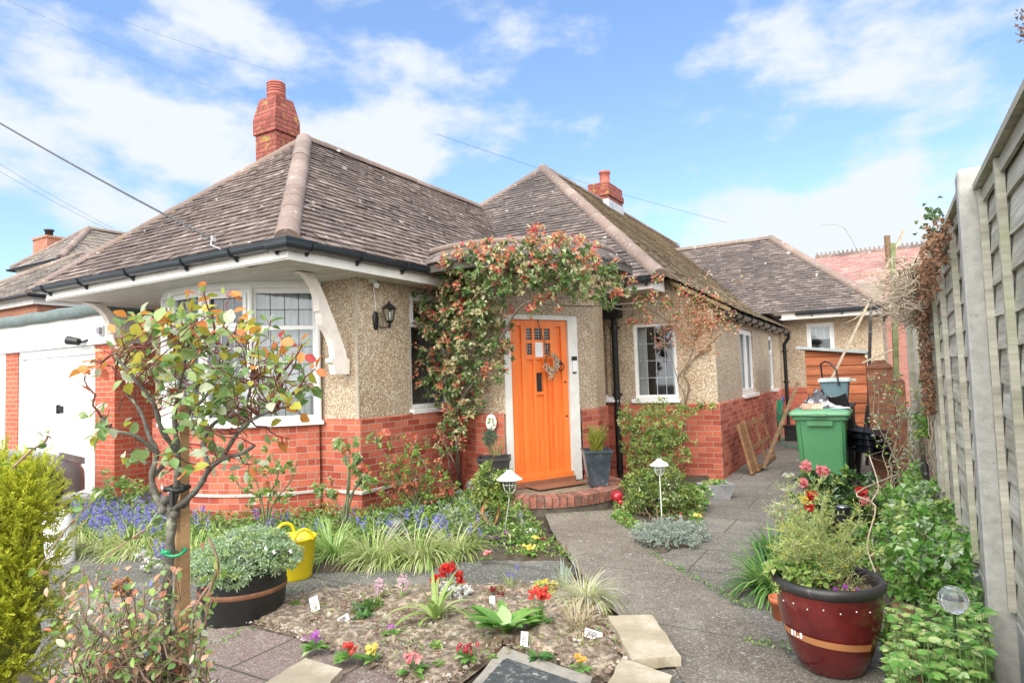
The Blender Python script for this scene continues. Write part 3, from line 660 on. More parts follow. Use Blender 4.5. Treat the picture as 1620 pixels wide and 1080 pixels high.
# bow window: facets round the arc
angs = [-58, -34, -14, 9, 31, 57]
bayw = MB()
sl = MB(); sl.sweep([(p[0], p[1], 1.05) for p in arc(BC, 1.60, -59, 58.5, 26)], [(-.06, 0), (.075, 0), (.075, .03), (-.06, .05)]); 
bay_o = None
for k, (a0, a1) in enumerate(zip(angs, angs[1:])):
    q0 = arc(BC, 1.60, a0, a1, 1)
    vent = k in (0, 2, 4 - 4)
    pn = [(0, 1, .70, 1, 4 if k == 4 else 3, 2 if k == 4 else 3 if k == 2 else 2, k == 3 or k == 1), (0, 1, 0, .70, 4 if k == 4 else 3, 5, False)]
    w = window(q0[0], q0[1], 1.10, 2.60, pn, rec=.02, fw=.055, sill=False, name='bay_window', lead=DLEAD if k != 3 else LEAD,
               curt=((0, 1, 0, 1),) if k == 4 else ((0, .3, 0, 1),) if k in (2,) else ((.0, 1, .0, .25),) , label=['bay window pane facing the garage, furthest left', 'bay window pane second from the garage', 'middle pane of the bay window', 'bay window pane with an opening top light', 'widest bay window pane with a net curtain, nearest the carved bracket'][k])
sl.build('bay_sill', WHITE, house)
mb = MB()
for a0 in angs: p = arc(BC, 1.595, a0, a0, 1)[0]; mb.tube([(p[0], p[1], 1.08), (p[0], p[1], 2.64)], .032, 8)
mb.sweep([(p[0], p[1], 2.6) for p in arc(BC, 1.60, -59, 58.5, 26)], [(-.08, 0), (.012, 0), (.012, .15), (-.08, .15)])
mb.build('bay_frame', WHITE, house)
# the narrow blind window beside the porch and its white sill
p = ony(952, 634, 9.15)
mb = MB(); mb.box(p.x - .05, p.x + .27, 9.13, 9.26, 1.085, 1.12); mb.poly([(p.x - .05, 9.13, 1.12), (p.x + .27, 9.13, 1.12), (p.x + .2, 9.25, 1.20), (p.x + .02, 9.25, 1.20)]); mb.build('sill', WHITE, house)
mb = MB(); mb.box(-3.66, -3.60, 9.20, 9.262, 1.08, 2.36); mb.box(-3.80, -3.60, 9.20, 9.262, 2.36, 2.44); mb.build('render_margin', REND, house)
# ---------------------------------------------------------------- door
Z0, Z1 = .235, 2.215
def dbox(mb, u0, u1, n0, n1, z0, z1, m=0): mb.obox(DL, DU, DN, u0, u1, n0, n1, z0, z1, m)
DW = (DR - DL).length; DH = Z1 - Z0
dfr = MB(); dbox(dfr, -.10, -.004, -.12, .012, .17, Z1 + .06); dbox(dfr, DW + .004, DW + .155, -.12, .012, .17, Z1 + .06); dbox(dfr, -.004, DW + .004, -.12, .010, Z1 + .004, Z1 + .06)
dfr = dfr.build('door_frame', WPAINT, house)
door = MB()
LU = [(.286, .384), (.429, .563), (.598, .705)]; LV = [(.052, .126), (.147, .220)]
def dz(v): return Z1 - v * DH
# recessed panels, then stiles, planks and rails in front
dbox(door, 0, DW, -.075, -.05, Z0, Z1)
def st(u0, u1, v0, v1, n=0.): dbox(door, u0 * DW, u1 * DW, -.05, -.018 + n, dz(v1), dz(v0))
st(0, .10, 0, .995); st(.90, 1, 0, .995); st(.10, .90, 0, .038, -.001); st(.10, .90, .955, .995, -.001)
st(.20, .27, .038, .955, -.002); st(.735, .785, .038, .955, -.002)
edges = [.27, .286, .384, .429, .563, .598, .705, .735]
for x0, x1 in zip(edges[::2], edges[1::2]): st(x0, x1, .038, .235, -.003)
for x0, x1 in LU: st(x0, x1, .038, .052, -.004); st(x0, x1, .126, .147, -.004); st(x0, x1, .220, .235, -.004)
for x0, x1 in ((.39, .44), (.56, .61)): st(x0, x1, .25, .955, -.004)
st(.27, .735, .235, .25, -.001); st(.44, .56, .30, .335, -.005); st(.44, .56, .455, .475, -.005)
for x0 in (.27, .655): st(x0, x0 + .02, .25, .955, -.006)
dbox(door, -.0, DW + .0, -.018, .035, Z0 - .002, Z0 + .055)                   # weather bar
door = door.build('door', ORANGE, house)
mb = MB()
for x0, x1 in LU:
    for v0, v1 in LV: dbox(mb, x0 * DW, x1 * DW, -.05, -.043, dz(v1), dz(v0))
dbox(mb, .455 * DW, .545 * DW, -.05, -.040, dz(.455), dz(.335))
mb.build('pane', DARKG, door)
mb = MB()
for x0, x1 in LU:
    for v0, v1 in LV:
        for i in (1, 2): u = x0 + (x1 - x0) * i / 3; dbox(mb, u * DW - .0025, u * DW + .0025, -.0425, -.040, dz(v1), dz(v0))
        for i in (1, 2, 3): v = v0 + (v1 - v0) * i / 4; dbox(mb, x0 * DW, x1 * DW, -.0425, -.0402, dz(v) - .0025, dz(v) + .0025)
mb.build('leading', LEAD, door)
def dp(u, v, n=0): return DL + DU * (u * DW) + DN * n + Vector((0, 0, dz(v)))
mb = MB(); c = dp(.845, .275); mb.tube([c + DN * -.02, c + DN * .03], .018, 10); mb.obox(c, DU, DN, -.02, .02, -.02, -.008, -.03, .035)
ring = [c + DN * .028 + Vector((0, 0, -.052)) + DU * (.042 * math.sin(t)) + Vector((0, 0, .048 * math.cos(t))) for t in [i * math.pi / 9 for i in range(19)]]
mb.tube(ring, .0075, 6); mb.build('knocker', BLACK, door)
mb = MB(); c = dp(.945, .40); mb.tube([c + DN * -.02, c + DN * -.005], .012, 10); c = dp(.95, .62); mb.tube([c + DN * -.02, c + DN * -.005], .012, 10); mb.build('lock', BLACK, door)
mb = MB(); dbox(mb, .43 * DW, .562 * DW, -.018, -.014, dz(.235), dz(.142)); 
o = mb.build('paper_notice', PAPER, None, loc=dp(.49, .2)); tag(o, 'small white paper notice taped over a pane of the orange door', 'notice')
mb = MB()
for i in range(5): dbox(mb, .445 * DW, (.54 - .02 * (i % 3)) * DW, -.0139, -.0134, dz(.158 + i * .014) - .0018, dz(.158 + i * .014) + .0018)
nl = mb.build('print_lines', simple('pale_ink', (.45, .45, .5), .7), None, loc=(0, 0, 0))
nl.parent = o; nl.location = -Vector(o.location)
# doorbell on the frame
mb = MB(); dbox(mb, DW + .055, DW + .115, .012, .035, dz(.335), dz(.262)); mb.build('bell_box', WHITE, dfr)
mb = MB(); dbox(mb, DW + .05, DW + .118, .012, .04, dz(.262), dz(.235)); dbox(mb, DW + .06, DW + .11, .012, .03, dz(.345), dz(.336)); mb.build('bell_camera', BLACK, dfr)
# threshold
mb = MB(); dbox(mb, -.02, DW + .02, -.12, .05, .165, .232); mb.build('threshold', simple('tile_sill', (.30, .12, .07), .7), house)
# step: half-round with a soldier course of bricks
SCn = DL.lerp(DR, .52) - DN * .1
st0 = MB(); R0 = 1.02
a0, a1 = -100, 100; base_ang = math.atan2(DN.y, DN.x)
def sp(r, a, z): t = base_ang + math.radians(a); return Vector((SCn.x + r * math.cos(t), SCn.y + r * math.sin(t), z))
cn = MB(); cn.poly([sp(.80, a0 + (a1 - a0) * i / 30, .158) for i in range(31)]); 
nb = 42
for i in range(nb):
    A = a0 + (a1 - a0) * (i + .06) / nb; B = a0 + (a1 - a0) * (i + .94) / nb; j = random.uniform(-.006, .006)
    q = [sp(.78, A, .172 + j), sp(R0 + j, A, .168 + j), sp(R0 + j, B, .168 + j), sp(.78, B, .172 + j)]
    st0.poly(q); st0.poly([sp(R0 + j, A, .055), sp(R0 + j, B, .055), q[2], q[1]]); st0.poly([sp(.78, A, .1), sp(R0 + j, A, .055), q[1], q[0]]); st0.poly([sp(R0 + j, B, .055), sp(.78, B, .1), q[3], q[2]])
def stepbrick():
    m, t, b = nmat('step_brick_single'); g = t.nodes.new('ShaderNodeNewGeometry')
    c = mixn(t, (.20, .065, .04), (.40, .15, .10), g.outputs['Random Per Island']); c = mixn(t, c, (.45, .38, .34), ramp(t, noise(t, 14, 6, .8), .5, .72, 0, .7)); c = mixn(t, c, (.07, .06, .04), ramp(t, noise(t, 9, 6, .8), .46, .62, 0, .85))
    t.links.new(c, b.inputs['Base Color']); b.inputs['Roughness'].default_value = .85; bump(t, b, noise(t, 50, 5), .7, .006); return m
SB1 = stepbrick()
mt = MB()
for i in range(30):
    A = a0 + (a1 - a0) * i / 30; B = a0 + (a1 - a0) * (i + 1) / 30
    mt.poly([sp(R0 - .012, A, -.03), sp(R0 - .012, B, -.03), sp(R0 - .012, B, .155), sp(R0 - .012, A, .155)])
    mt.poly([sp(.7, A, .155), sp(R0 - .012, A, .155), sp(R0 - .012, B, .155), sp(.7, B, .155)])
step = mt.build('doorstep', simple('dirty_mortar', (.13, .11, .085), .95, var=.4, bmp=.8), None, loc=(SCn.x, SCn.y, 0)); tag(step, 'half-round brick doorstep with a concrete top in front of the orange door', 'doorstep')
for m_, nm, ma in ((st0, 'brick_edge', SB1), (cn, 'step_top', simple('step_concrete', (.25, .20, .14), .95, var=.35, scale=12, bmp=1, dirt=((.1, .1, .05), 10, .55)))):
    c = m_.build(nm, ma, step)
mt = MB(); mt.obox(DL.lerp(DR, .5), DU, DN, -.33, .40, .07, .36, .178, .186); o = mt.build('door_mat', simple('brown_mat', (.27, .12, .06), .98, var=.3, scale=60, bmp=1), None, loc=DL.lerp(DR, .5) + DN * .2); tag(o, 'worn rust-brown doormat lying on the half-round step', 'doormat')
# ---------------------------------------------------------------- ROOF
def clip(poly, a, b, c):                              # keep a*x+b*y<=c
    out = []
    for i in range(len(poly)):
        p, q = poly[i], poly[(i + 1) % len(poly)]; dp_, dq = a * p[0] + b * p[1] - c, a * q[0] + b * q[1] - c
        if dp_ <= 0: out.append(p)
        if (dp_ < 0 < dq) or (dq < 0 < dp_): t = dp_ / (dp_ - dq); out.append((p[0] + (q[0] - p[0]) * t, p[1] + (q[1] - p[1]) * t))
    return out
def tiles(mb, deck, P, gauge=.10, tw=.165, m=0, th=.017, jit=.004):
    """real tiles laid on the planar convex polygon P, whose first edge is the eave"""
    P = [Vector(p) for p in P]; u = (P[1] - P[0]).normalized(); n = None
    for k in range(2, len(P)):
        n = (P[1] - P[0]).cross(P[k] - P[0])
        if n.length > 1e-4: break
    n.normalize()
    if n.z < 0: n = -n
    v = n.cross(u)
    if v.z < 0: v = -v
    q = [((p - P[0]).dot(u), (p - P[0]).dot(v)) for p in P]
    area = sum(q[i][0] * q[(i + 1) % len(q)][1] - q[(i + 1) % len(q)][0] * q[i][1] for i in range(len(q)))
    if area < 0: q = q[::-1]
    deck.poly([p - n * .012 for p in P])
    U0, U1 = min(a for a, b in q), max(a for a, b in q); V1 = max(b for a, b in q)
    W3 = lambda a, b, h: P[0] + u * a + v * b + n * h
    r = 0; y = -.045
    while y < V1:
        x = U0 - tw * (r % 2) * .5 - .01
        sag = 0
        while x < U1:
            x0, x1, y0, y1 = x + .0015, x + tw - .0015, y, y + gauge + .02
            x += tw
            poly = [(x0, max(y0, -.045)), (x1, max(y0, -.045)), (x1, y1), (x0, y1)]
            for i in range(len(q)):
                a, b = q[i], q[(i + 1) % len(q)]; ex, ey = b[0] - a[0], b[1] - a[1]; l = math.hypot(ex, ey)
                if l < 1e-6: continue
                nx_, ny_ = ey / l, -ex / l; off = nx_ * a[0] + ny_ * a[1]
                if abs(ny_ + 1) < 1e-3 and abs(a[1]) < 1e-3: off += .045      # let the eave course oversail
                poly = clip(poly, nx_, ny_, off)
                if len(poly) < 3: break
            if len(poly) < 3: continue
            h0 = .032 + random.uniform(-jit, jit); tl = random.uniform(-jit, jit) * .8; kx = random.uniform(-jit, jit) * .6
            hh = lambda a, b: h0 + tl * (a - x0) / tw - (b - y0) / gauge * .017 + kx
            top = [W3(a, b, hh(a, b)) for a, b in poly]; mb.poly(top, m)
            low = [p for p in poly if p[1] < y0 + 1e-4]
            if len(low) >= 2:
                a = min(low); b = max(low); mb.poly([W3(a[0], a[1], hh(*a) - th), W3(b[0], b[1], hh(*b) - th), W3(b[0], b[1], hh(*b)), W3(a[0], a[1], hh(*a))], m)
        y += gauge; r += 1
def ridge(mb, p0, p1, r=.105, L=.36, lift=.0, m=0, r2=None):
    p0 = Vector(p0); p1 = Vector(p1); d = p1 - p0; T = d.length; d.normalize(); side = d.cross(Vector((0, 0, 1))).normalized(); up = side.cross(d)
    k = max(1, round(T / L)); s = T / k
    for i in range(k):
        a = p0 + d * (i * s - .02); b = p0 + d * ((i + 1) * s + .03); rows = []
        ra = r * 1.02 + random.uniform(0, .004); rb = r * .98; jj = random.uniform(-.004, .004)
        for (c, rr) in ((a, ra * .97), (a + d * .01, ra), (b, rb)):
            rows.append([c + side * (rr * math.cos(t)) + up * (rr * .80 * math.sin(t) + lift - .045 + jj) for t in [math.pi * (j / 9 * 1.16 - .08) for j in range(10)]])
        mb.grid(rows, m, True); mb.poly([p for p in rows[0]], m)
ZE = 2.86; XE1, XE0, YE = -4.66, -9.20, 4.02
AP = Vector((-6.93, 6.30, 4.95)); VR = Vector((-6.93, 10.86, 4.95))
t1 = MB(); t2 = MB(); dk = MB(); rd = MB()
tiles(t1, dk, [(XE0, YE, ZE), (XE1, YE, ZE), AP])                                        # front hip end
tiles(t1, dk, [(XE1, YE, ZE), (XE1, 8.55, ZE), VR, AP])                                    # right slope
tiles(t1, dk, [(XE0, 12, ZE), (XE0, YE, ZE), AP, (-6.93, 12, 4.95)])
A2 = Vector((-6.0, 11.95, 5.88)); C2 = (-2.58, 8.5, 2.84)
tiles(t2, dk, [(-9.42, 8.5, 2.84), C2, A2])
SPZ = 2.37
tiles(t2, dk, [C2, (-2.58, 22, 2.84), (-6.0, 22, 5.88), A2], m=1)
tiles(t2, dk, [(-1.80, 9.15, SPZ), (-1.80, 16.0, SPZ), (-2.58, 16.0, 2.83), (-2.58, 9.15, 2.83)], m=1)
tiles(t2, dk, [(-9.42, 22, 2.84), (-9.42, 8.5, 2.84), A2, (-6.0, 22, 5.88)])
A3 = Vector((-2.45, 18.35, 5.0))
tiles(t2, dk, [(-4.5, 15.85, 2.80), (0.08, 15.85, 2.80), A3, (-6.5, 18.35, 5.0)])
tiles(t2, dk, [(0.08, 15.85, 2.80), (0.08, 22, 2.80), (-2.45, 22, 5.0), A3])
roof = t1.build('front_roof', TILE, house); rr = t2.build('main_roof', [TILE2, tilem('roof_tile_mossy', (.27, .20, .13), (.36, .28, .18), (.40, .33, .22), moss=(.34, .28, .12), lamt=.6, mamt=.8)], house)
dk.build('roof_boarding', DECK, house)
ridge(rd, (XE1 + .02, YE - .02, ZE + .03), AP + Vector((0, 0, .05)), .108, m=0); ridge(rd, (XE0, YE, ZE + .03), AP + Vector((0, 0, .04)), .09); ridge(rd, AP + Vector((0, 0, .04)), VR + Vector((0, 0, .04)), .10)
rd.build('ridge_tile', RIDGE, roof)
rd = MB(); ridge(rd, Vector(C2) + Vector((.02, -.02, .03)), A2 + Vector((0, 0, .05)), .11); ridge(rd, (-9.42, 8.5, 2.87), A2 + Vector((0, 0, .04)), .09); ridge(rd, A2 + Vector((0, 0, .04)), (-6.0, 22, 5.92), .10)
ridge(rd, (0.08, 15.85, 2.84), A3 + Vector((0, 0, .05)), .11); ridge(rd, A3 + Vector((0, 0, .04)), (-6.0, 18.35, 5.04), .10); ridge(rd, A3 + Vector((0, 0, .04)), (-2.45, 22, 5.04), .10)
rd.build('ridge_tile', RIDGE, rr)
# raking verge edge and mossy mortar
mb = MB(); mb.bar((-2.62, 9.17, 2.80), (-1.80, 9.17, 2.335), .05, .05); mb.build('verge', simple('verge_mortar', (.17, .125, .065), .95, var=.4, bmp=1), rr)
# porch canopy: curved band of tiles with a round capping
PC = (-4.30, 7.62)
def pa(r, a, z): z += .05; t = math.radians(a); return Vector((PC[0] + r * math.cos(t), PC[1] + r * math.sin(t), z))
mb = MB(); AA0, AA1 = -110, 12
for row in range(4):
    r1 = 1.62 - row * .085; r0 = r1 - .11; z1 = 2.84 + row * .055; nT = 22
    for i in range(nT):
        A = AA0 + (AA1 - AA0) * (i + (row % 2) * .5) / nT; B = A + (AA1 - AA0) / nT - .25; j = random.uniform(-.004, .004)
        q = [pa(r1, A, z1 + j), pa(r1, B, z1 + j), pa(r0, B, z1 + .062 + j), pa(r0, A, z1 + .062 + j)]; mb.poly(q); mb.poly([pa(r1, A, z1 - .018 + j), pa(r1, B, z1 - .018 + j), q[1], q[0]])
for i in range(20): 
    A = AA0 + (AA1 - AA0) * i / 20; B = AA0 + (AA1 - AA0) * (i + 1) / 20; mb.poly([pa(1.3, A, 3.03), pa(1.3, B, 3.03), pa(0, 0, 3.05)]); mb.poly([pa(1.6, A, 2.82), pa(1.3, A, 3.02), pa(1.3, B, 3.02), pa(1.6, B, 2.82)])
pr = mb.build('porch_roof', TILE2, house)
mb = MB(); mb.tube([pa(1.32, AA0 - 3 + (AA1 - AA0 + 6) * i / 26, 3.05) for i in range(27)], .042, 8); mb.build('capping', RIDGE, pr)
mb = MB()
for i in range(20): 
    A = AA0 + (AA1 - AA0) * i / 20; B = AA0 + (AA1 - AA0) * (i + 1) / 20
    mb.poly([pa(1.58, A, 2.72), pa(1.58, B, 2.72), pa(1.58, B, 2.82), pa(1.58, A, 2.82)]); mb.poly([pa(1.58, A, 2.72), pa(.6, A, 2.72), pa(.6, B, 2.72), pa(1.58, B, 2.72)])
mb.build('porch_fascia', simple('dark_wood_porch', (.10, .09, .075), .8), house)
# ---------------------------------------------------------------- eaves: soffit, fascia, gutter
FZ = 2.66
mb = MB(); mb.sweep([(XE0 + .05, 8, FZ), (XE0 + .05, YE + .05, FZ), (XE1 - .05, YE + .05, FZ), (XE1 - .05, 8.3, FZ)], [(-.025, 0), (0, 0), (0, .19), (-.025, .19)][::-1])
mb.sweep([(-3.6, 8.56, FZ), (-2.70, 8.56, FZ), (-2.70, 9.14, FZ)], [(-.025, 0), (0, 0), (0, .17), (-.025, .17)][::-1])
mb.sweep([(-2.0, 15.92, 2.62), (.02, 15.92, 2.62), (.02, 20, 2.62)], [(-.025, 0), (0, 0), (0, .17), (-.025, .17)][::-1])
mb.sweep([(-1.95, 9.3, 2.28), (-1.95, 15.9, 2.28)], [(-.025, 0), (0, 0), (0, .09), (-.025, .09)][::-1])
mb.build('fascia', WPAINT, house)
mb = MB()
for k in range(13):
    y0 = YE + .03 + k * .1; mb.box(XE0 + .06, XE1 - .06, y0 + .005, y0 + .095, FZ + .012, FZ + .03)
for k in range(4): x0 = XE1 - .06 - (k + 1) * .095; mb.box(x0 + .003, x0 + .092, YE + 1.34, 8.3, FZ + .012, FZ + .03)
mb.box(-4.6, -2.72, 8.58, 9.26, FZ + .012, FZ + .03); mb.box(-2.05, -.0, 15.94, 16.5, 2.63, 2.65); mb.box(-2.05, -1.97, 9.28, 16, 2.30, 2.32)
mb.box(XE0 + .06, XE0 + .36, YE + 1.34, 9, FZ + .012, FZ + .03)
mb.build('soffit', SOFF, house)
def gprof(r=.058): return [(r * 1.02 + (r) * math.cos(t), .0 + r * math.sin(t)) for t in [math.pi + math.pi * i / 10 for i in range(11)]] + [(r * 2.13, .012), (r * 2.13, .004), (r * 1.9, -.002)] + [(r * 1.02 + (r * .86) * math.cos(t), .0 + r * .86 * math.sin(t)) for t in [2 * math.pi - math.pi * i / 8 for i in range(9)]]
def gutter(path, brackets, downs=()):
    mb = MB(); mb.sweep(path, gprof()); mb.sweep([(p[0], p[1], p[2] + .03) for p in path], [(-.0, -.0), (.02, 0), (.02, .018), (0, .018)])
    g = mb.build('gutter', GUT, house)
    P = [Vector(p) for p in path]
    for i, (seg, t, wdt) in enumerate(brackets):
        mb = MB(); a, b = P[seg], P[seg + 1]; d = (b - a).normalized(); c = a.lerp(b, t); pf = [(o * 1.0 + (.008 if o > .06 else -.0), z - .008 if z < 0 else z + .006) for o, z in gprof(.062)[:12]] + [(0, .01)]
        mb.sweep([c - d * wdt / 2, c + d * wdt / 2], pf[::1])
        mb.sweep([c - d * .012, c + d * .012], [(0, -.10), (.015, -.10), (.05, -.06), (.0, -.055)])
        mb.build('gutter_bracket', GUT, g)
    return g
gz_ = 2.815
br_ = [(1, t, .035 if i not in (3,) else .11) for i, t in enumerate((.03, .22, .44, .66, .84, .97))] + [(2, t, .04) for t in (.05, .21, .38, .58, .8)]
gutter([(XE0 + .05, 7, gz_), (XE0 + .05, YE + .05, gz_), (XE1 - .05, YE + .05, gz_), (XE1 - .05, 8.3, gz_)], br_)
mb = MB(); c = Vector((XE1 - .05, YE + .05, gz_)); mb.sweep([c + Vector((-.17, 0, 0)), c, c + Vector((0, .17, 0))], [(o * 1.0, z - .012 if z < 0 else z + .012) for o, z in gprof(.066)[:14]]); mb.build('gutter_corner', GUT, house)
gutter([(-3.7, 8.56, 2.80), (-2.70, 8.56, 2.80), (-2.70, 8.72, 2.80)], [(0, .35, .05), (0, .62, .03), (0, .93, .08)])
gutter([(-1.95, 9.25, 2.335), (-1.95, 15.9, 2.335)], [(0, t, .05) for t in (.01, .09, .16, .27, .36, .46, .58, .7, .85, .99)])
gutter([(-1.7, 15.92, 2.76), (.02, 15.92, 2.76), (.02, 18, 2.76)], [(0, .2, .04), (0, .55, .04), (0, .93, .06)])
def downpipe(pts, r=.036, clips=()):
    mb = MB(); mb.tube(pts, r, 12); d = mb.build('downpipe', BPLAS, house); mb = MB()
    for z in clips: p = pts[-1]; mb.tube([(p[0], p[1], z - .03), (p[0], p[1], z + .03)], r * 1.22, 12); mb.box(p[0] - .07, p[0] + .07, p[1] + .0, p[1] + .06, z - .012, z + .012)
    mb.build('pipe_clip', BPLAS, d)
pp = ony(976, 640, 9.15)
downpipe([(pp.x + .02, 8.62, 2.74), (pp.x + .02, 8.66, 2.66), (pp.x, 9.12, 2.42), (pp.x, 9.17, 2.30), (pp.x, 9.17, .02)], .046, (2.2, 1.2))
mb = MB(); mb.obox((pp.x, 9.12, 0), (1, 0, 0), (0, -1, 0), -.14, .14, -.05, .12, 2.34, 2.56); mb.build('hopper', BPLAS, house)
q = onx(1239, 570, -1.93)
downpipe([(-1.86, 15.75, 2.30), (-1.86, 15.78, 2.2), (-1.96, 15.8, 2.05), (-1.96, 15.8, .02)], .04, (1.9, 1.2))
# ---------------------------------------------------------------- carved brackets under the deep eave
def bracket(x0, x1, ynear, yfar, ztop, label):
    # side profile: inner (lower/back) edge scalloped; drawn in (y, z), thickness in x
    c = [(0, 0), (.02, -.02)]
    pts_out = []                                           # from the soffit end down to the foot (visible scalloped edge)
    Hh = ztop - 1.60; Dd = yfar - ynear
    prof = [(0, 0), (.10, -.015), (.20, -.06), (.29, -.13), (.345, -.21), (.37, -.30), (.375, -.37), (.41, -.375), (.415, -.43), (.45, -.50), (.54, -.57), (.61, -.64), (.655, -.72), (.68, -.80), (.685, -.835), (.60, -.84), (.60, -.875), (.66, -.90), (.68, -.95), (.69, -1.0)]
    low = [(.99, -1.0), (1.0, -.86), (1.02, -.845), (.95, -.84), (.91, -.75), (.82, -.62), (.69, -.45), (.55, -.27), (.42, -.12), (.33, -.04), (.26, 0)]
    P = [(ynear + a * Dd, ztop + b * Hh) for a, b in prof + low]
    mb = MB(); cy = ynear
    n = len(P); A = [Vector((x0, y, z)) for y, z in P]; B = [Vector((x1, y, z)) for y, z in P]
    k1 = len(prof)
    # strips between the two edges (keeps the caps simple)
    L1 = P[:k1]; L2 = P[k1:][::-1]
    def rs(L, m):
        out = []; 
        d = [0]
        for i in range(1, len(L)): d.append(d[-1] + math.dist(L[i], L[i - 1]))
        for k in range(m + 1):
            t = d[-1] * k / m; i = max(j for j in range(len(d)) if d[j] <= t + 1e-9); i = min(i, len(L) - 2); f = (t - d[i]) / (d[i + 1] - d[i] + 1e-9); out.append((L[i][0] + (L[i + 1][0] - L[i][0]) * f, L[i][1] + (L[i + 1][1] - L[i][1]) * f))
        return out
    a = rs(L1, 60); b = rs(L2, 60)
    for x in (x0, x1): mb.grid([[Vector((x, *p)) for p in a], [Vector((x, *p)) for p in b]], 0, False)
    for L in (a, b): mb.grid([[Vector((x0, *p)) for p in L], [Vector((x1, *p)) for p in L]], 0, False)
    mb.build('eaves_bracket', CREAM, house)['label'] = label
bracket(-5.225, -5.14, 4.58, 5.28, 2.66, 'cream carved bracket beside the bay window, in full view')
bracket(-9.08, -8.97, 4.45, 5.28, 2.66, 'cream carved bracket by the garage, seen from behind')
# ---------------------------------------------------------------- chimneys
def frust(mb, x0, x1, y0, y1, z0, X0, X1, Y0, Y1, z1):
    a = [(x0, y0, z0), (x1, y0, z0), (x1, y1, z0), (x0, y1, z0)]; b = [(X0, Y0, z1), (X1, Y0, z1), (X1, Y1, z1), (X0, Y1, z1)]
    for i in range(4): mb.poly([a[i], a[(i + 1) % 4], b[(i + 1) % 4], b[i]])
    mb.poly(b)
q0 = ony(405, 262, 7.1); q1 = ony(437, 240, 7.1); cx0, cx1 = q0.x, q1.x
cy1 = onx(471, 240, cx1).y
print('chim', cx0, cx1, cy1)
zt = ony(437, 150, 7.1).z; zc = ony(437, 190, 7.1).z; zd = ony(437, 205, 7.1).z
mb = MB(); frust(mb, cx0, cx1, 7.1, cy1, 3, cx0, cx1, 7.1, cy1, zd); e = .03
frust(mb, cx0 - e, cx1 + e, 7.1 - e, cy1 + e, zd, cx0 - e, cx1 + e, 7.1 - e, cy1 + e, zc + .10); e2 = -.045
mb.poly([(cx0 - e, 7.1 - e, zd), (cx0 - e, cy1 + e, zd), (cx1 + e, cy1 + e, zd), (cx1 + e, 7.1 - e, zd)])
frust(mb, cx0 - e, cx1 + e, 7.1 - e, cy1 + e, zc + .10, cx0 - e2, cx1 + e2, 7.1 - e2, cy1 + e2, zt + .04)
ch = mb.build('chimney', BRICKC, house); ch['label'] = 'tall red brick chimney with a corbelled, mossy head'
POT = simple('chimney_pot_clay', (.36, .10, .07), .7, var=.25)
mb = MB(); c = Vector(((cx0 + cx1) / 2, (7.1 + cy1) / 2, zt)); R = .15
pr_ = [(R * .9, 0), (R * .92, .10), (R * 1.05, .12), (R * 1.05, .15)]
for k in range(4): pr_ += [(R * .95, .155 + k * .045), (R * .95, .175 + k * .045), (R * 1.03, .18 + k * .045), (R * 1.03, .195 + k * .045)]
pr_ += [(R * .9, .35), (.001, .36)]
mb.lathe(pr_, c, 20); mb.build('chimney_pot', POT, ch)
mb = MB(); x0 = -6.3; x1 = -5.75; ya = onx(962, 300, x1).y; yb = onx(984, 300, x1).y; zt2 = onx(962, 287, x1).z
print('chim2', ya, yb, zt2)
frust(mb, x0, x1, ya, yb, 5, x0, x1, ya, yb, zt2 - .35); frust(mb, x0 - .03, x1 + .03, ya - .03, yb + .03, zt2 - .35, x0 - .03, x1 + .03, ya - .03, yb + .03, zt2 - .2); frust(mb, x0, x1, ya, yb, zt2 - .2, x0, x1, ya, yb, zt2)
ch = mb.build('chimney', BRICKC, house); ch['label'] = 'shorter brick chimney on the rear ridge with lead flashing'
mb = MB(); mb.lathe([(.15, 0), (.16, .1), (.13, .12), (.13, .36), (.15, .37), (.15, .42), (.1, .42), (.001, .41)], ((x0 + x1) / 2, (ya + yb) / 2, zt2), 18); mb.build('chimney_pot', POT, ch)
mb = MB()
for k in range(6): t = k / 6; mb.box(x1 + .002, x1 + .02, ya + (yb - ya) * t, ya + (yb - ya) * (t + 1 / 6), 5.55, 5.88)
mb.box(x0, x1 + .02, ya - .02, ya - .002, 5.5, 5.9); mb.build('flashing', FLASH, ch)
# dark seal at the top of the walls so no daylight leaks in
# ================================================================== GARAGE
def Vx(*a): return Vector(a)
YG, XG = 5.08, -9.47
gar = thing('garage', 'flat-roofed garage with a white up-and-over door between red brick piers', 'garage', (XG, YG, 0))
mb = MB(); XP = ony(150, 700, YG).x; mb.box(XP, XG, YG, YG + .35, -.05, 2.19); mb.build('brick_pier', BRICKG, gar)
mb = MB(); mb.box(XG - .02 - .2, XG - .003, YG + .35, 9, -.05, 2.19); mb.build('side_wall', BRICKG, gar)
XL = ony(27, 700, YG).x
mb = MB(); mb.box(XL - .42, XL, YG, YG + .35, -.05, 2.19); mb.build('brick_pier', BRICKG, gar)
mb = MB(); mb.box(XL - 3.2, XL - .43, YG, YG + .1, -.05, 2.19); mb.build('render_panel', WPAINT, gar)
mb = MB(); mb.box(XL - 4, XG + .03, YG - .06, YG - .02, 2.18, 2.66); mb.poly([(XG + .03, YG - .06, 2.18), (XG + .03, YG + 2.2, 2.18), (XG + .03, YG + 2.2, 2.70), (XG + .03, YG - .06, 2.66)]); mb.box(XL - 4, XG, YG - .02, YG + .3, 2.185, 2.2)
mb.build('fascia_board', WPAINT, gar)
mb = MB(); mb.box(XP - .06, XP + .02, YG - .052, YG - .062, 2.18, 2.66)
rows = []
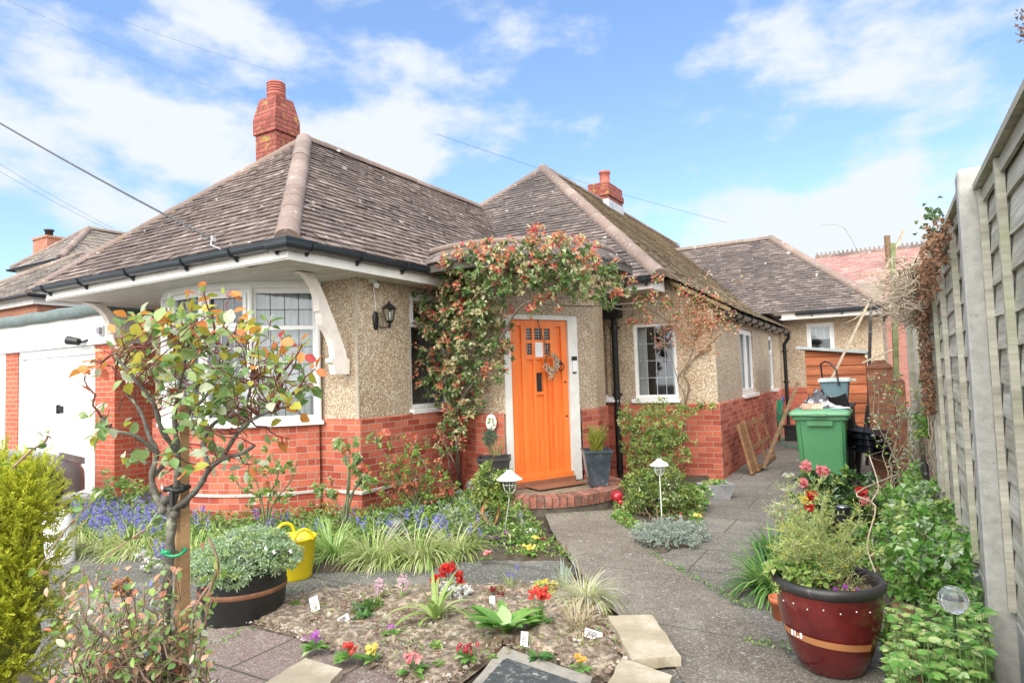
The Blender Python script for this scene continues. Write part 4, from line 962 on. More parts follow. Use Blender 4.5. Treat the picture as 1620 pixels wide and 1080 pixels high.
for (o, z) in ((.05, 2.60), (.085, 2.63), (.085, 2.72), (.04, 2.77), (-.3, 2.80), (-3.5, 2.86)):
    r = []
    for k in range(30): x = XL - 4 + (XG + .06 + max(0, 0) - XL + 4) * k / 29; r.append((x, YG - .06 - o, z + .008 * math.sin(k * 1.7)))
    rows.append(r)
mb = MB(); mb.grid(rows, 0, True, flip=True)
rows = [[(XG + .03 + o, YG - .06 - .085 + 3.0 * k / 12, z) for k in range(13)] for (o, z) in ((.05, 2.60), (.085, 2.63), (.085, 2.72), (.04, 2.77), (-.3, 2.80))]
mb.grid(rows, 0, True); mb.build('felt_roof', FELT, gar)
mb = MB(); fx0, fx1 = XL + .0, XP - .0
for a, b in ((fx0, fx0 + .09), (fx1 - .03, fx1)): mb.box(a, b, YG + .02, YG + .12, -.03, 2.18)
mb.box(fx0 + .09, fx1 - .03, YG + .022, YG + .12, 2.06, 2.18); mb.box(fx0 + .09, fx1 - .03, YG + .0, YG + .03, 2.14, 2.178); mb.build('door_frame', WHITE, gar)
gd = MB(); a, b = fx0 + .10, fx1 - .04; gd.box(a, b, YG + .075, YG + .10, .0, 2.06)
k = 4
for r in range(6):
    for c in range(4):
        u0 = a + (b - a) * (c + .10) / 4; u1 = a + (b - a) * (c + .90) / 4; z0_ = .04 + r * .335; z1_ = z0_ + .27
        gd.box(u0, u1, YG + .068, YG + .075, z0_, z1_)
    if r: gd.box(a, b, YG + .071, YG + .0745, r * .335 - .002, r * .335 + .008)
gd = gd.build('garage_door', WHITE, gar)
c = ony(98, 647, YG + .07); mb = MB(); mb.box(c.x - .075, c.x - .05, c.y - .05, c.y, c.z - .07, c.z + .07); mb.box(c.x + .03, c.x + .055, c.y - .05, c.y, c.z - .06, c.z + .05); mb.bar((c.x - .07, c.y - .04, c.z), (c.x + .05, c.y - .04, c.z), .03, .02); mb.build('handle', BLACK, gd)
c = ony(130, 541, YG - .08); t = thing('floodlight', 'small black floodlight sticking out from the white garage fascia', 'security light', c)
mb = MB(); mb.tube([c + Vx(.12, .03, .03), c + Vx(.05, -.02, 0), c + Vx(-.02, -.06, 0)], .018, 8); mb.build('arm', BLACK, t)
mb = MB(); mb.tube([c + Vx(.03, -.06, .0), c + Vx(-.12, -.14, .03)], [.055, .065], 12); mb.build('lamp_head', BLACK, t)
mb = MB(); mb.tube([c + Vx(-.121, -.1405, .030), c + Vx(-.127, -.1435, .0315)], [.055, .05], 12); mb.build('lens', DARKG, t)
c = ony(161, 523, YG - .07); t = thing('motion_sensor', 'grey box sensor on the white garage fascia near its right corner', 'sensor', c)
mb = MB(); mb.box(c.x - .06, c.x + .06, c.y - .02, c.y + .01, c.z - .07, c.z + .07); mb.build('back_plate', simple('grey_plastic', (.45, .45, .45), .5), t)
mb = MB(); mb.box(c.x - .035, c.x + .045, c.y - .06, c.y - .02, c.z - .04, c.z + .045); mb.build('sensor_eye', simple('grey_plastic_dark', (.2, .2, .21), .4), t)
# ================================================================== NEIGHBOURS
def hiphouse(name, label, x0, x1, y0, y1, ze, pitch, mat, wmat, gut=True, tw=.3, g=.22):
    h = thing(name, label, 'house', (x0, y0, 0)); mb = MB()
    i = .25
    mb.box(x0 + i, x1 - i, y0 + i, y1 - i, -.1, ze); mb.build('brick_wall', wmat, h)
    d = min(x1 - x0, y1 - y0) / 2; H = d * pitch; t = MB(); dk = MB(); rd = MB()
    if x1 - x0 > y1 - y0: R0_ = Vx(x0 + d, (y0 + y1) / 2, ze + H); R1_ = Vx(x1 - d, (y0 + y1) / 2, ze + H); S = [[(x0, y0, ze), (x1, y0, ze), R1_, R0_], [(x1, y0, ze), (x1, y1, ze), R1_], [(x1, y1, ze), (x0, y1, ze), R0_, R1_], [(x0, y1, ze), (x0, y0, ze), R0_]]
    else: R0_ = Vx((x0 + x1) / 2, y0 + d, ze + H); R1_ = Vx((x0 + x1) / 2, y1 - d, ze + H); S = [[(x0, y0, ze), (x1, y0, ze), R0_], [(x1, y0, ze), (x1, y1, ze), R1_, R0_], [(x1, y1, ze), (x0, y1, ze), R1_], [(x0, y1, ze), (x0, y0, ze), R0_, R1_]]
    for s in S: tiles(t, dk, s, gauge=g, tw=tw, th=.03, jit=.008)
    r = t.build('roof', mat, h); dk.build('roof_boarding', DECK, h)
    for a, b in (((x0, y0, ze), R0_), ((x1, y0, ze), R1_ if x1 - x0 > y1 - y0 else R0_), (R0_, R1_)): ridge(rd, Vector(a) + Vx(0, 0, .05), Vector(b) + Vx(0, 0, .05), .12, .45)
    rd.build('ridge_tile', RIDGE, r)
    mb = MB(); mb.sweep([(x0, y1, ze - .05), (x0, y0, ze - .05), (x1, y0, ze - .05), (x1, y1, ze - .05)], gprof(.06)); mb.build('gutter', GUT, h)
    mb = MB(); mb.sweep([(x0 + .1, y1, ze - .25), (x0 + .1, y0 + .1, ze - .25), (x1 - .1, y0 + .1, ze - .25), (x1 - .1, y1, ze - .25)], [(-.1, 0), (0, 0), (0, .2), (-.1, .2)][::-1]); mb.build('fascia', WPAINT, h)
    return h, r, R0_, R1_
YN = 10.5; e0 = ony(18, 425, YN); RA = ony(140, 362, YN + 2.2)
k1_ = RA.x / (YN + 2.2); d_ = (k1_ * YN - e0.x) / (1 - k1_); RA = ony(140, 362, YN + d_)
nh, nr, R0_, R1_ = hiphouse('neighbour_house', 'taller red brick neighbouring house behind the garage with mossy tiled roof and chimney', e0.x, e0.x + 2 * d_, YN, YN + 12, e0.z, (RA.z - e0.z) / d_, TILEN, BRICKN); print('nh', e0, d_, RA)
mb = MB(); c = ony(63, 415, YN + 1.2); w = .42; zt_ = ony(63, 378, YN + 1.2).z; frust(mb, c.x - w * 1.25, c.x + w * 1.25, c.y, c.y + .7, c.z - .8, c.x - w * 1.25, c.x + w * 1.25, c.y, c.y + .7, zt_)
frust(mb, c.x - w * 1.32, c.x + w * 1.32, c.y - .04, c.y + .74, zt_, c.x - w * 1.3, c.x + w * 1.3, c.y - .03, c.y + .73, zt_ + .08); ch = mb.build('chimney', BRICKN, nh)
mb = MB(); mb.lathe([(.13, 0), (.13, .28), (.17, .29), (.17, .34), (.001, .34)], (c.x - .12, c.y + .35, zt_ + .08), 14); mb.build('chimney_pot', BLACK, ch)
mb = MB(); mb.tube([(c.x - .5, c.y + .1, c.z - .05), (c.x + .55, c.y - .05, c.z - .12), (c.x + .6, c.y - .05, c.z + .3)], .09, 8); mb.build('flashing', FLASH, ch)
YB = 7.6; e1 = ony(48, 463, YB)
hiphouse('side_house', 'low brick building at the left edge with a grey hipped tiled roof', e1.x - 7, e1.x, YB, YB + 6, e1.z, .62, TILEN, BRICKN)
YC = 27.0; ra = ony(1290, 409, YC + 5); rb = ony(1500, 392, YC + 5); ea = ony(1400, 478, YC)
nh = thing('far_house', 'far house beyond the rear roof with a pinkish tiled roof and a crested ridge', 'house', (ra.x, YC, 0))
t = MB(); dk = MB(); tiles(t, dk, [(ra.x, YC, ea.z), (rb.x + 3, YC, ea.z), (rb.x + 3, YC + 5, ra.z), (ra.x, YC + 5, ra.z)], gauge=.2, tw=.3, th=.03, jit=.006); r = t.build('roof', TILEP, nh); dk.build('roof_boarding', DECK, nh)
mb = MB(); k = 46
for i in range(k):
    x = ra.x + (rb.x + 3 - ra.x) * i / k; w = (rb.x + 3 - ra.x) / k; mb.box(x, x + w * .94, YC + 4.9, YC + 5.1, ra.z - .02, ra.z + .12); mb.box(x + w * .3, x + w * .7, YC + 4.97, YC + 5.03, ra.z + .12, ra.z + .24)
mb.build('crested_ridge', RIDGE, r)
mb = MB(); mb.box(ra.x + .2, rb.x + 3, YC + .25, YC + 9.5, -.1, ea.z - .05); mb.build('brick_wall', brickm('far_brick', (.36, .13, .10), (.44, .19, .14), (.38, .30, .26)), nh)
mb = MB(); mb.box(ra.x, rb.x + 3, YC + .1, YC + .16, ea.z - .25, ea.z + .02); mb.build('fascia', WPAINT, nh)
mb = MB(); mb.tube([(ony(1405, 400, YC + 3).x, YC + 3, ea.z + 1.5), (ony(1405, 400, YC + 3).x, YC + 3, ra.z + .3)], .11, 8); mb.build('vent_pipe', TIMB, nh)
# ================================================================== CABLES
def cable(a, b, r, label, sag=.3, n=14):
    mb = MB(); a = Vector(a); b = Vector(b); pts = [a.lerp(b, i / n) - Vx(0, 0, sag * 4 * (i / n) * (1 - i / n)) for i in range(n + 1)]
    mb.tube(pts, r, 5); o = mb.build('overhead_cable', WIRE2 if r < .008 else WIRE, None, loc=a); tag(o, label, 'cable', 'overhead cables')
WIRE2 = simple('cable_grey', (.30, .35, .42), .8)
e = ony(340, 381, 4.0); cable(e, D(-330, -15, 9.5), .011, 'thick dark overhead cable running from the front eave up to the left', .12)
cable(D(180, 362, 30), D(-60, 222, 22), .007, 'upper of the two thin parallel cables low at the left', .1); cable(D(178, 366, 30), D(-60, 236, 22), .007, 'lower of the two thin parallel cables low at the left', .1)
cable(D(10, 0, 22), D(372, 152, 30), .007, 'faint cable high in the sky left of the chimney', .1); cable(D(105, 0, 22), D(430, 112, 30), .007, 'faint cable highest in the sky ending behind the chimney', .1)
cable(D(690, 212, 30), D(1150, 352, 40), .008, 'faint cable crossing the sky above the rear chimney', .2)
mb = MB(); c = e; mb.box(c.x - .008, c.x + .008, c.y - .035, c.y + .01, c.z - .01, c.z + .03); mb.tube([c + Vx(0, -.03, .05), c + Vx(0, -.045, -.05), c + Vx(.12, -.03, -.10), c + Vx(.2, .05, -.12)], .008, 6)
o = mb.build('cable_hook', FLASH, None, loc=c); tag(o, 'pale metal hook on the gutter holding the thick overhead cable', 'cable hook')
mb = MB(); c = ony(378, 413, 4.08); mb.tube([c, c + Vx(.05, .0, -.05), c + Vx(.14, .02, -.075), c + Vx(.24, .06, -.05), c + Vx(.27, .1, 0)], .007, 6); o = mb.build('loose_cable', WIRE, None, loc=c); tag(o, 'loop of black cable hanging under the white fascia', 'cable')
# ================================================================== WALL LANTERN, SENSOR
c = onx(616, 495, -5.05 + .13); wl = thing('wall_lantern', 'black six-sided wall lantern on the pebble-dashed wall beside the bracket', 'lantern', c)
mb = MB(); r = .075
mb.lathe([(.001, .145), (.012, .14), (.012, .12), (.03, .105), (r * 1.25, .055), (r * 1.2, .045), (r, .045)], c, 6, sm=False); mb.lathe([(r * .62, -.09), (.035, -.11), (.014, -.125), (.014, -.17), (.001, -.18)], c, 8)
for k in range(6):
    t = 2 * math.pi * k / 6; mb.tube([c + Vx(math.cos(t) * r, math.sin(t) * r, .045), c + Vx(math.cos(t) * r * .62, math.sin(t) * r * .62, -.09)], .0055, 4)
mb.build('lantern_cage', BLACK, wl)
mb = MB(); mb.lathe([(r * .92, .043), (r * .58, -.088)], c, 6, sm=False); mb.build('glass', GLASS, wl); mb = MB(); mb.lathe([(.001, -.08), (.012, -.08), (.014, -.03), (.016, .0), (.001, .02)], c, 8); mb.build('bulb', LAMPW, wl)
w0 = Vx(-5.05 + .01, c.y - .10, c.z - .08)
mb = MB(); mb.lathe([(.001, -.12), (.03, -.10), (.045, -.02), (.05, .03), (.03, .09), (.001, .11)], w0, 10, sx=.4); mb.tube([w0 + Vx(.01, 0, -.04), w0 + Vx(.05, .03, -.085), c + Vx(-.03, -.02, -.17), c + Vx(0, 0, -.14)], .009, 8); mb.build('wall_arm', BLACK, wl)
c = onx(589, 446, -5.02); t = thing('pir_sensor', 'white domed sensor on the wall above the black lantern', 'sensor', c)
mb = MB(); mb.box(-5.05, -5.0, c.y - .03, c.y + .05, c.z - .01, c.z + .09); mb.build('junction_box', WHITE, t); mb = MB(); mb.sphere(c + Vx(.04, .02, -.04), .036, 0, 12); mb.build('sensor_head', WHITE, t)
mb = MB(); mb.tube([c + Vx(0, .02, -.06), c + Vx(-.015, .05, -.16), w0 + Vx(0, 0, .1)], .005, 5); mb.build('lead_wire', WHITE, t)
# ================================================================== WREATH AND HOUSE SIGN
c = dp(.64, .275, .03); t = thing('wreath', 'dried flower wreath hanging on the orange front door', 'wreath', c)
mb = MB(); mb.tube([c + DU * (.085 * math.cos(a)) + Vx(0, 0, .10 * math.sin(a)) + DN * .01 for a in [i * math.pi / 12 for i in range(25)]], .010, 6); mb.build('twig_ring', TIMB, t)
lv = Leaves()
for i in range(260):
    a = random.uniform(-2.2, 1.5) - (0 if random.random() < .6 else .9); p = c + DU * (.088 * math.cos(a)) + Vx(0, 0, .10 * math.sin(a)) + Vector(tuple(rv())) * .025 + DN * .03; lv.add(p, rv() + np.array(DN) * .6, rv() + np.array(DN), .035, .022, pick([5, 2, 1]))
for i in range(40): p = c + DU * random.uniform(-.05, .04) + Vx(0, 0, -.10 - random.random() * .08) + DN * .03; lv.add(p, (0, 0, -1) + rv() * .5, rv() + np.array(DN), .04, .02, pick([4, 2, 1]))
mb = MB(); lv.into(mb); mb.build('dried_flowers', [leafm('dried_white', (.70, .62, .50), (.80, .74, .64), .8, .2), L_PINKB, F_ORA], t)
c0 = dp(.5, .0, .0); mb = MB(); mb.tube([c0 + DN * .0 + DU * -.02, c0 + DN * .012 + DU * .015 + Vx(0, 0, -.16), c + Vx(0, 0, .11)], .006, 5); mb.build('hanging_cord', TIMB, t)
c = D(777, 668, 7.75); t = thing('wall_plaque', 'cream oval plaque with green sprig on the brick left of the door', 'plaque', c)
nn = Vx(.45, -.89, 0); uu = Vx(.89, .45, 0); mb = MB(); mb.poly([c + uu * (.06 * math.cos(a)) + Vx(0, 0, .095 * math.sin(a)) for a in [i * math.pi / 12 for i in range(24)]]); mb.poly([c - nn * .015 + uu * (.066 * math.cos(a)) + Vx(0, 0, .10 * math.sin(a)) for a in [i * math.pi / 12 for i in range(24)]]); mb.build('oval_plate', CREAM, t)
lv = Leaves(); [lv.add(c + nn * .006 + uu * random.uniform(-.03, .03) + Vx(0, 0, random.uniform(-.05, .05)), rv(), np.array(nn), .03, .014, 0) for _ in range(30)]; mb = MB(); lv.into(mb); mb.build('sprig', [L_SHR], t)
# ================================================================== FENCE
XF_ = XF = .430
def fence_panel(y0, y1, z0, zt, label, seed):
    XF = XF_ + (.055 if y0 < 2 else 0); rnd = random.Random(seed); t = thing('lap_fence', label, 'fence', (XF, y0, 0), 'wooden fence panels between concrete posts')
    mb = MB(); z = z0; k = 0
    while z < zt - .05:
        h = .150 + rnd.uniform(-.004, .004); rows = []; n = 14; tb = rnd.uniform(.0, .006)
        r0, r1, r2, r3 = [], [], [], []
        ph = rnd.random() * 6
        for i in range(n + 1):
            y = y0 + (y1 - y0) * i / n; wv = .007 * math.sin(y * 3.1 + ph) + .005 * math.sin(y * 8 + ph * 2) + rnd.uniform(-.002, .002); top = min(z + h + .02, zt)
            r0.append((XF - .020 - tb, y, z + wv)); r1.append((XF - .004, y, top)); r2.append((XF - .006, y, z + wv)); 
        mb.grid([r0, r1], 0, False, flip=True); mb.grid([r2, r0], 0, False, flip=True)
        z += h; k += 1
    mb.poly([(XF + .004, y0, z0), (XF + .004, y1, z0), (XF + .004, y1, zt), (XF + .004, y0, zt)]); mb.build('lap_board', FENCE, t)
    for i, yy in enumerate((y0 + .03, y0 + (y1 - y0) * .22, y0 + (y1 - y0) * .54, y0 + (y1 - y0) * .82, y1 - .03)):
        mb = MB(); mb.box(XF - .052, XF - .020, yy - .02, yy + .02, z0, zt - .012); mb.box(XF + .005, XF + .03, yy - .02, yy + .02, z0, zt - .012); mb.build('batten', POSTW, t)
    mb = MB(); mb.obox((XF, y0, zt - .008), (0, 1, 0), (1, 0, 0), 0, y1 - y0, -.066, .045, 0, .03); mb.obox((XF, y0, zt - .075), (0, 1, 0), (1, 0, 0), 0, y1 - y0, -.035, -.021, 0, .062); mb.build('capping_rail', POSTW, t)
    mb = MB(); mb.box(XF - .02, XF + .02, y0 - .005, y1 + .005, -.05, z0 - .006); mb.box(XF - .028, XF - .02, y0 + .06, y1 - .06, .03, z0 - .04); mb.build('gravel_board', CONCP, t)
def fence_post(y, zt, label):
    t = thing('concrete_post', label, 'fence post', (XF, y, 0), 'concrete fence posts'); mb = MB(); a = .052
    pr = [(-.068, -a), (-.060, -a - .007), (.050, -a - .007), (.056, -a), (.056, a), (.050, a + .007), (-.060, a + .007), (-.068, a)]
    rows = [[(XF + x, y + yy, z) for x, yy in pr] for z in (-.1, zt - .03)] + [[(XF + x * .9, y + yy * .8, zt) for x, yy in pr]]
    mb.grid(rows, 0, False, True); mb.poly(rows[-1]); mb.build('post', CONCP, t)
PY_ = [.62, 3.90, 7.15, 10.4, 13.6]; ords = ['nearest', 'second', 'third', 'fourth', 'fifth', 'furthest']
for i in range(4): fence_panel(PY_[i] + .06, PY_[i + 1] - .075, .34, 2.345 + .01 * (i % 2), ['weathered fence panel nearest the camera, cut by the right edge', 'weathered fence panel between the big concrete post and the ivy-covered one', 'weathered fence panel just beyond the ivy-covered post', 'fence panel behind the brick pier', 'last fence panel behind the leaning timbers'][i], i)
for i in range(1, 5): fence_post(PY_[i], 2.46, ['tall concrete fence post nearest the camera', 'concrete fence post wrapped in dead ivy', 'concrete fence post beyond the brick pier', 'last concrete fence post at the end'][i - 1])
# brick pier and low edging
mb = MB(); mb.box(-.20, .08, 9.2, 9.52, -.05, 1.47); mb.box(.085, .20, 9.22, 11.5, -.05, 1.30); o = mb.build('brick_wall', BRICKO, None, loc=(-.05, 9.2, 0)); tag(o, 'old stained brick garden wall with a pier at its end', 'wall')
mb = MB(); frust(mb, -.215, .095, 9.185, 9.535, 1.47, -.12, .0, 9.25, 9.47, 1.57); mb.build('pier_cap', BRICKO, None, loc=(-.05, 9.2, 0)); c = bpy.data.objects['pier_cap']; c.parent = o; c.location = (0, 0, 0)
E0 = gz(1428, 1075); E1_ = gz(1408, 985)
mb = MB(); mb.bar((E0.x + .02, 2.95, .06), (E0.x + .02, 4.2, .06), .10, .26); o = mb.build('edging_wall', BRICKO, None, loc=(E0.x, 3.6, 0)); tag(o, 'low brick edging wall with flaking paint beside the big red pot', 'edging')
# ================================================================== PASSAGE CLUTTER
bn = thing('wheelie_bin', 'large green wheelie bin standing in the side passage', 'bin', (-.72, 8.85, 0))
def rring(x0, x1, y0, y1, z, r=.045, n=4):
    out = []
    for (cx_, cy_, a) in ((x1 - r, y0 + r, -90), (x1 - r, y1 - r, 0), (x0 + r, y1 - r, 90), (x0 + r, y0 + r, 180)):
        for i in range(n + 1): t = math.radians(a + 90 * i / n); out.append((cx_ + r * math.cos(t), cy_ + r * math.sin(t), z))
    return out
mb = MB(); rows = [rring(-.965, -.475, 8.70, 9.12, .03), rring(-1.0, -.44, 8.63, 9.2, .86), rring(-1.035, -.405, 8.60, 9.23, .87), rring(-1.035, -.405, 8.60, 9.23, .935)]
mb.grid(rows, 0, False, True); mb.poly(rows[0][::-1])
for x in (-.93, -.51): mb.tube([(x, 8.665, .1), (x - (.02 if x < -.7 else -.02), 8.632, .84)], .012, 6)
mb.box(-.86, -.58, 8.604, 8.594, .80, .86); mb.build('bin_body', BINM, bn)
mb = MB(); rows = [rring(-1.06, -.385, 8.56, 9.25, .925), rring(-1.065, -.38, 8.555, 9.25, .955), rring(-1.03, -.41, 8.62, 9.22, .985), rring(-.96, -.48, 8.72, 9.15, .998)]
mb.grid(rows, 0, True, True); mb.poly(rows[-1]); mb.poly(rows[0][::-1]); mb.box(-.80, -.64, 8.53, 8.56, .925, .95); ld = mb.build('lid', BINL, bn)
mb = MB(); mb.tube([(-1.0, 9.22, .95), (-1.0, 9.32, .99), (-.44, 9.32, .99), (-.44, 9.22, .95)], .018, 8); mb.build('handle', BINM, bn)
for x in (-.96, -.48): mb = MB(); mb.tube([(x - .03, 9.2, .1), (x + .03, 9.2, .1)], .1, 16); mb.build('wheel', TYRE, bn)
c = Vx(-.80, 8.72, .998); mb = MB(); mb.obox(c, Vx(.98, .2, 0), Vx(-.2, .98, 0), -.125, .11, -.05, .05, .0, .064); o = mb.build('loose_brick', simple('pale_brick', (.62, .34, .24), .85, var=.35, scale=14, bmp=.6, dirt=((.62, .52, .44), 10, .5)), None, loc=c); tag(o, 'single pale pink brick lying on the green bin lid', 'brick')
def crumple(x0, x1, y0, y1, z, amp, name, label, mat, cat, seed=1, n=12):
    rr_ = random.Random(seed); rows = []
    for i in range(n + 1):
        rows.append([(x0 + (x1 - x0) * i / n + rr_.uniform(-.01, .01), y0 + (y1 - y0) * j / n + rr_.uniform(-.01, .01), z + amp * rr_.random() ** 1.5 * math.sin(math.pi * i / n) * math.sin(math.pi * j / n) * 2) for j in range(n + 1)])
    mb = MB(); mb.grid(rows, 0, True); o = mb.build(name, mat, None, loc=((x0 + x1) / 2, (y0 + y1) / 2, z)); tag(o, label, cat)
crumple(-.97, -.50, 8.85, 9.2, 1.0, .13, 'plastic_sheet', 'crumpled black and silver plastic sheet heaped on the green bin lid', simple('silver_black_sheet', (.05, .05, .055), .35, dirt=((.62, .62, .63), 9, .50), scale=14), 'sheet', 3, 7)
crumple(-.62, -.40, 8.75, 9.05, 1.0, .022, 'newspaper', 'folded papers at the right edge of the green bin lid', simple('printed_paper', (.62, .58, .62), .7, dirt=((.35, .12, .16), 30, .58)), 'paper', 5, 6)
crumple(-1.02, -.6, 9.6, 10.4, .98, .16, 'tarpaulin', 'grey black tarpaulin over the clutter behind the bin', simple('tarp', (.06, .06, .065), .5, dirt=((.42, .42, .42), 6, .55)), 'tarpaulin', 8)
mb = MB(); mb.box(-.98, -.42, 9.62, 10.7, -.03, .94); o = mb.build('storage_box', BPLAS, None, loc=(-.9, 9.7, 0)); tag(o, 'black storage box hidden behind the green wheelie bin', 'storage box'); 
mb = MB(); mb.box(-1.0, -.40, 9.60, 10.72, .945, .975); c = mb.build('lid', BPLAS, None, loc=(-.9, 9.7, 0)); c.parent = o; c.location = (0, 0, 0)
# caddy
c = ony(1323, 640, 10.2); zc_ = .98
cd = thing('food_caddy', 'grey-blue lidded recycling caddy with its black handle raised, standing behind the bin', 'caddy', (c.x, 10.2, zc_)); ztop = ony(1323, 603, 10.2).z
mb = MB(); rows = [rring(c.x - .15, c.x + .15, 10.05, 10.3, zc_, .03), rring(c.x - .185, c.x + .185, 10.0, 10.35, ztop, .03)]; mb.grid(rows, 0, False, True); mb.build('caddy_body', CADDY, cd)
mb = MB(); rows = [rring(c.x - .21, c.x + .21, 9.975, 10.37, ztop, .04), rring(c.x - .21, c.x + .21, 9.975, 10.37, ztop + .035, .04), rring(c.x - .17, c.x + .17, 10.02, 10.33, ztop + .05, .04)]; mb.grid(rows, 0, False, True); mb.poly(rows[-1]); mb.box(c.x + .18, c.x + .27, 10.1, 10.25, ztop + .005, ztop + .03); mb.build('lid', CADL, cd)
mb = MB(); mb.tube([(c.x + .06 , 9.97, ztop - .05), (c.x + .04, 9.98, ztop + .16), (c.x - .03, 10.0, ztop + .26), (c.x - .10, 10.05, ztop + .285), (c.x - .17, 10.2, ztop + .25), (c.x - .175, 10.36, ztop + .12), (c.x - .16, 10.37, ztop - .02)], .012, 8); mb.build('handle', BLACK, cd)
# shed
YS = 12.6; a = ony(1273, 552, YS); b = ony(1368, 558, YS)
sh = thing('garden_shed', 'small orange-brown timber shed with a sloping felt roof in front of the rear window', 'shed', (a.x, YS, 0)); k = 11
mb = MB(); zt0, zt1 = a.z - .02, b.z - .02
for i in range(k + 1):
    z0 = .05 + i * .165; z1 = min(z0 + .18, zt1)
    if z0 > zt1: break
    mb.poly([(a.x, YS - .022, z0), (b.x, YS - .022, z0), (b.x, YS - .004, z1), (a.x, YS - .004, z1)]); mb.poly([(a.x, YS - .0, z0), (b.x, YS - .0, z0), (b.x, YS - .022, z0), (a.x, YS - .022, z0)])
mb.poly([(a.x, YS, zt1 - .05), (b.x, YS, zt1 - .05), (b.x, YS, zt1), (a.x, YS, zt0)]); mb.box(a.x, b.x, YS + .004, YS + 1.3, 0, zt1 - .06); mb.build('shiplap_wall', SHEDW, sh)
mb = MB(); mb.obox((a.x, YS - .1, zt0 + .01), Vx(b.x - a.x, 0, zt1 - zt0).normalized(), Vx(0, 1, 0), -.13, (b.x - a.x) + .04, 0, 1.5, 0, .05, Z=(0, 0, 1)); mb.build('felt_roof', simple('shed_felt', (.33, .38, .37), .9, bmp=.4), sh)
# leaning timbers
def plank(name, p, q, w, h, mat, label, cat='plank'):
    mb = MB(); mb.bar(p, q, w, h, up=(1, .2, 0)); o = mb.build(name, mat, None, loc=p); tag(o, label, cat)
plank('timber_plank', ony(1305, 620, 11.6), ony(1430, 365, 11.9), .09, .03, TIMBL, 'long pale plank leaning up towards the fence beside the shed')
plank('timber_plank', Vx(-.32, 11.2, .0), ony(1378, 470, 11.4), .04, .04, BLACK, 'dark pole leaning between the shed and the brick pier')
plank('timber_post', Vx(.10, 11.6, 0), ony(1412, 385, 11.6), .08, .07, simple('mossy_post', (.20, .22, .10), .9, var=.4, bmp=1), 'greenish mossy post standing behind the brick pier')
plank('roof_strip', ony(1364, 574, 9.1), ony(1412, 553, 9.2), .03, .02, TIMBL, 'thin pale stick propped across the top of the brick pier')
b0 = gz(1204, 742); b0.z = .03; plank('timber_beam', Vx(b0.x + .05, b0.y - .1, .03), ony(1262, 606, 10.6), .10, .05, TIMB, 'dark weathered beam leaning diagonally beside the hose')
# black chairs stacked
def chair():
    t = thing('stacking_chair', 'black stacking chair', 'chair', (0, 0, 0)); mb = MB()
    def P(s, u): # curved shell along y
        pts = [(-.22, .40), (0, .42), (.16, .44), (.22, .52), (.26, .70), (.30, .86)]; i = min(int(s * 5), 4); f = s * 5 - i; y = pts[i][0] + (pts[i + 1][0] - pts[i][0]) * f; z = pts[i][1] + (pts[i + 1][1] - pts[i][1]) * f
        return Vx((u - .5) * .42, y + .03 * math.cos(math.pi * (u - .5)) * 0, z + .05 * (2 * abs(u - .5)) ** 2)
    mb.grid([[P(s / 10 * .45, u / 6) for u in range(7)] for s in range(11)]); mb.build('seat', BPLAS, t); mb = MB(); mb.grid([[P(.45 + s / 10 * .55, u / 6) + Vx(0, .05 * (1 - (2 * abs(u / 6 - .5)) ** 2), 0) for u in range(7)] for s in range(11)]); mb.build('backrest', BPLAS, t)
    for sx in (-1, 1):
        for sy in (-1, 1): mb = MB(); mb.tube([(sx * .18, sy * .16, .41), (sx * .21, sy * .23, 0)], .012, 6); mb.build('leg', BPLAS, t)
    return t
c0 = chair(); c0.location = (-.27, 8.95, .03); c0.rotation_euler = (0, 0, math.radians(62)); c0['group'] = 'stacked black chairs'; c0['label'] = 'lowest black chair of the stack between the bin and the brick pier'
for i, lb in enumerate(('second lowest black chair of the stack by the brick pier', 'second highest black chair of the stack by the brick pier', 'topmost black chair of the stack by the brick pier')):
    c = copytree(c0); c.location = (-.27 - .01 * i, 8.95 + .03 * (i + 1), .03 + .075 * (i + 1)); c['label'] = lb
plank('metal_pole', gz(1358, 765) + Vx(0, 0, 0), ony(1372, 640, 8.9), .02, .02, CHROME, 'thin grey metal pole leaning in front of the stacked black chairs', 'pole')
# leaning wooden frames
def leanframe(y0, y1, x_b, x_t, zt, label, ns, mat=None):
    t = thing('wooden_frame', label, 'wooden frame', (x_b, y0, 0), 'wooden frames leaning on the side wall'); zd = Vx(x_t - x_b, 0, zt); L = zd.length; zd.normalize(); U = Vx(0, 1, 0); N = U.cross(zd)
    for i in range(ns): u = (y1 - y0) * i / (ns - 1); mb = MB(); mb.obox((x_b, y0, .02), U, N, u - .022, u + .022, -.018, .018, 0, L, Z=zd); mb.build('upright', PINE2, t)
    for h in (.0, .46, .93): mb = MB(); mb.obox((x_b, y0, .02), U, N, .022, y1 - y0 - .022, -.014, .014, h * (L - .06), h * (L - .06) + .05, Z=zd); mb.build('crossbar', PINE2, t)
PINE2 = woodm('varnished_frame', (.24, .12, .055), (.38, .21, .10), (.22, .16, .08), .4)
fb = gz(1190, 752); ft = gz(1222, 728)
leanframe(fb.y, fb.y + .30, fb.x, -1.88, .70, 'narrow slatted wooden frame nearest the house corner', 5)
leanframe(fb.y + .32, ft.y + .22, fb.x + .04, -1.86, .74, 'open square wooden frame with a crossbar leaning beside the slatted one', 3)
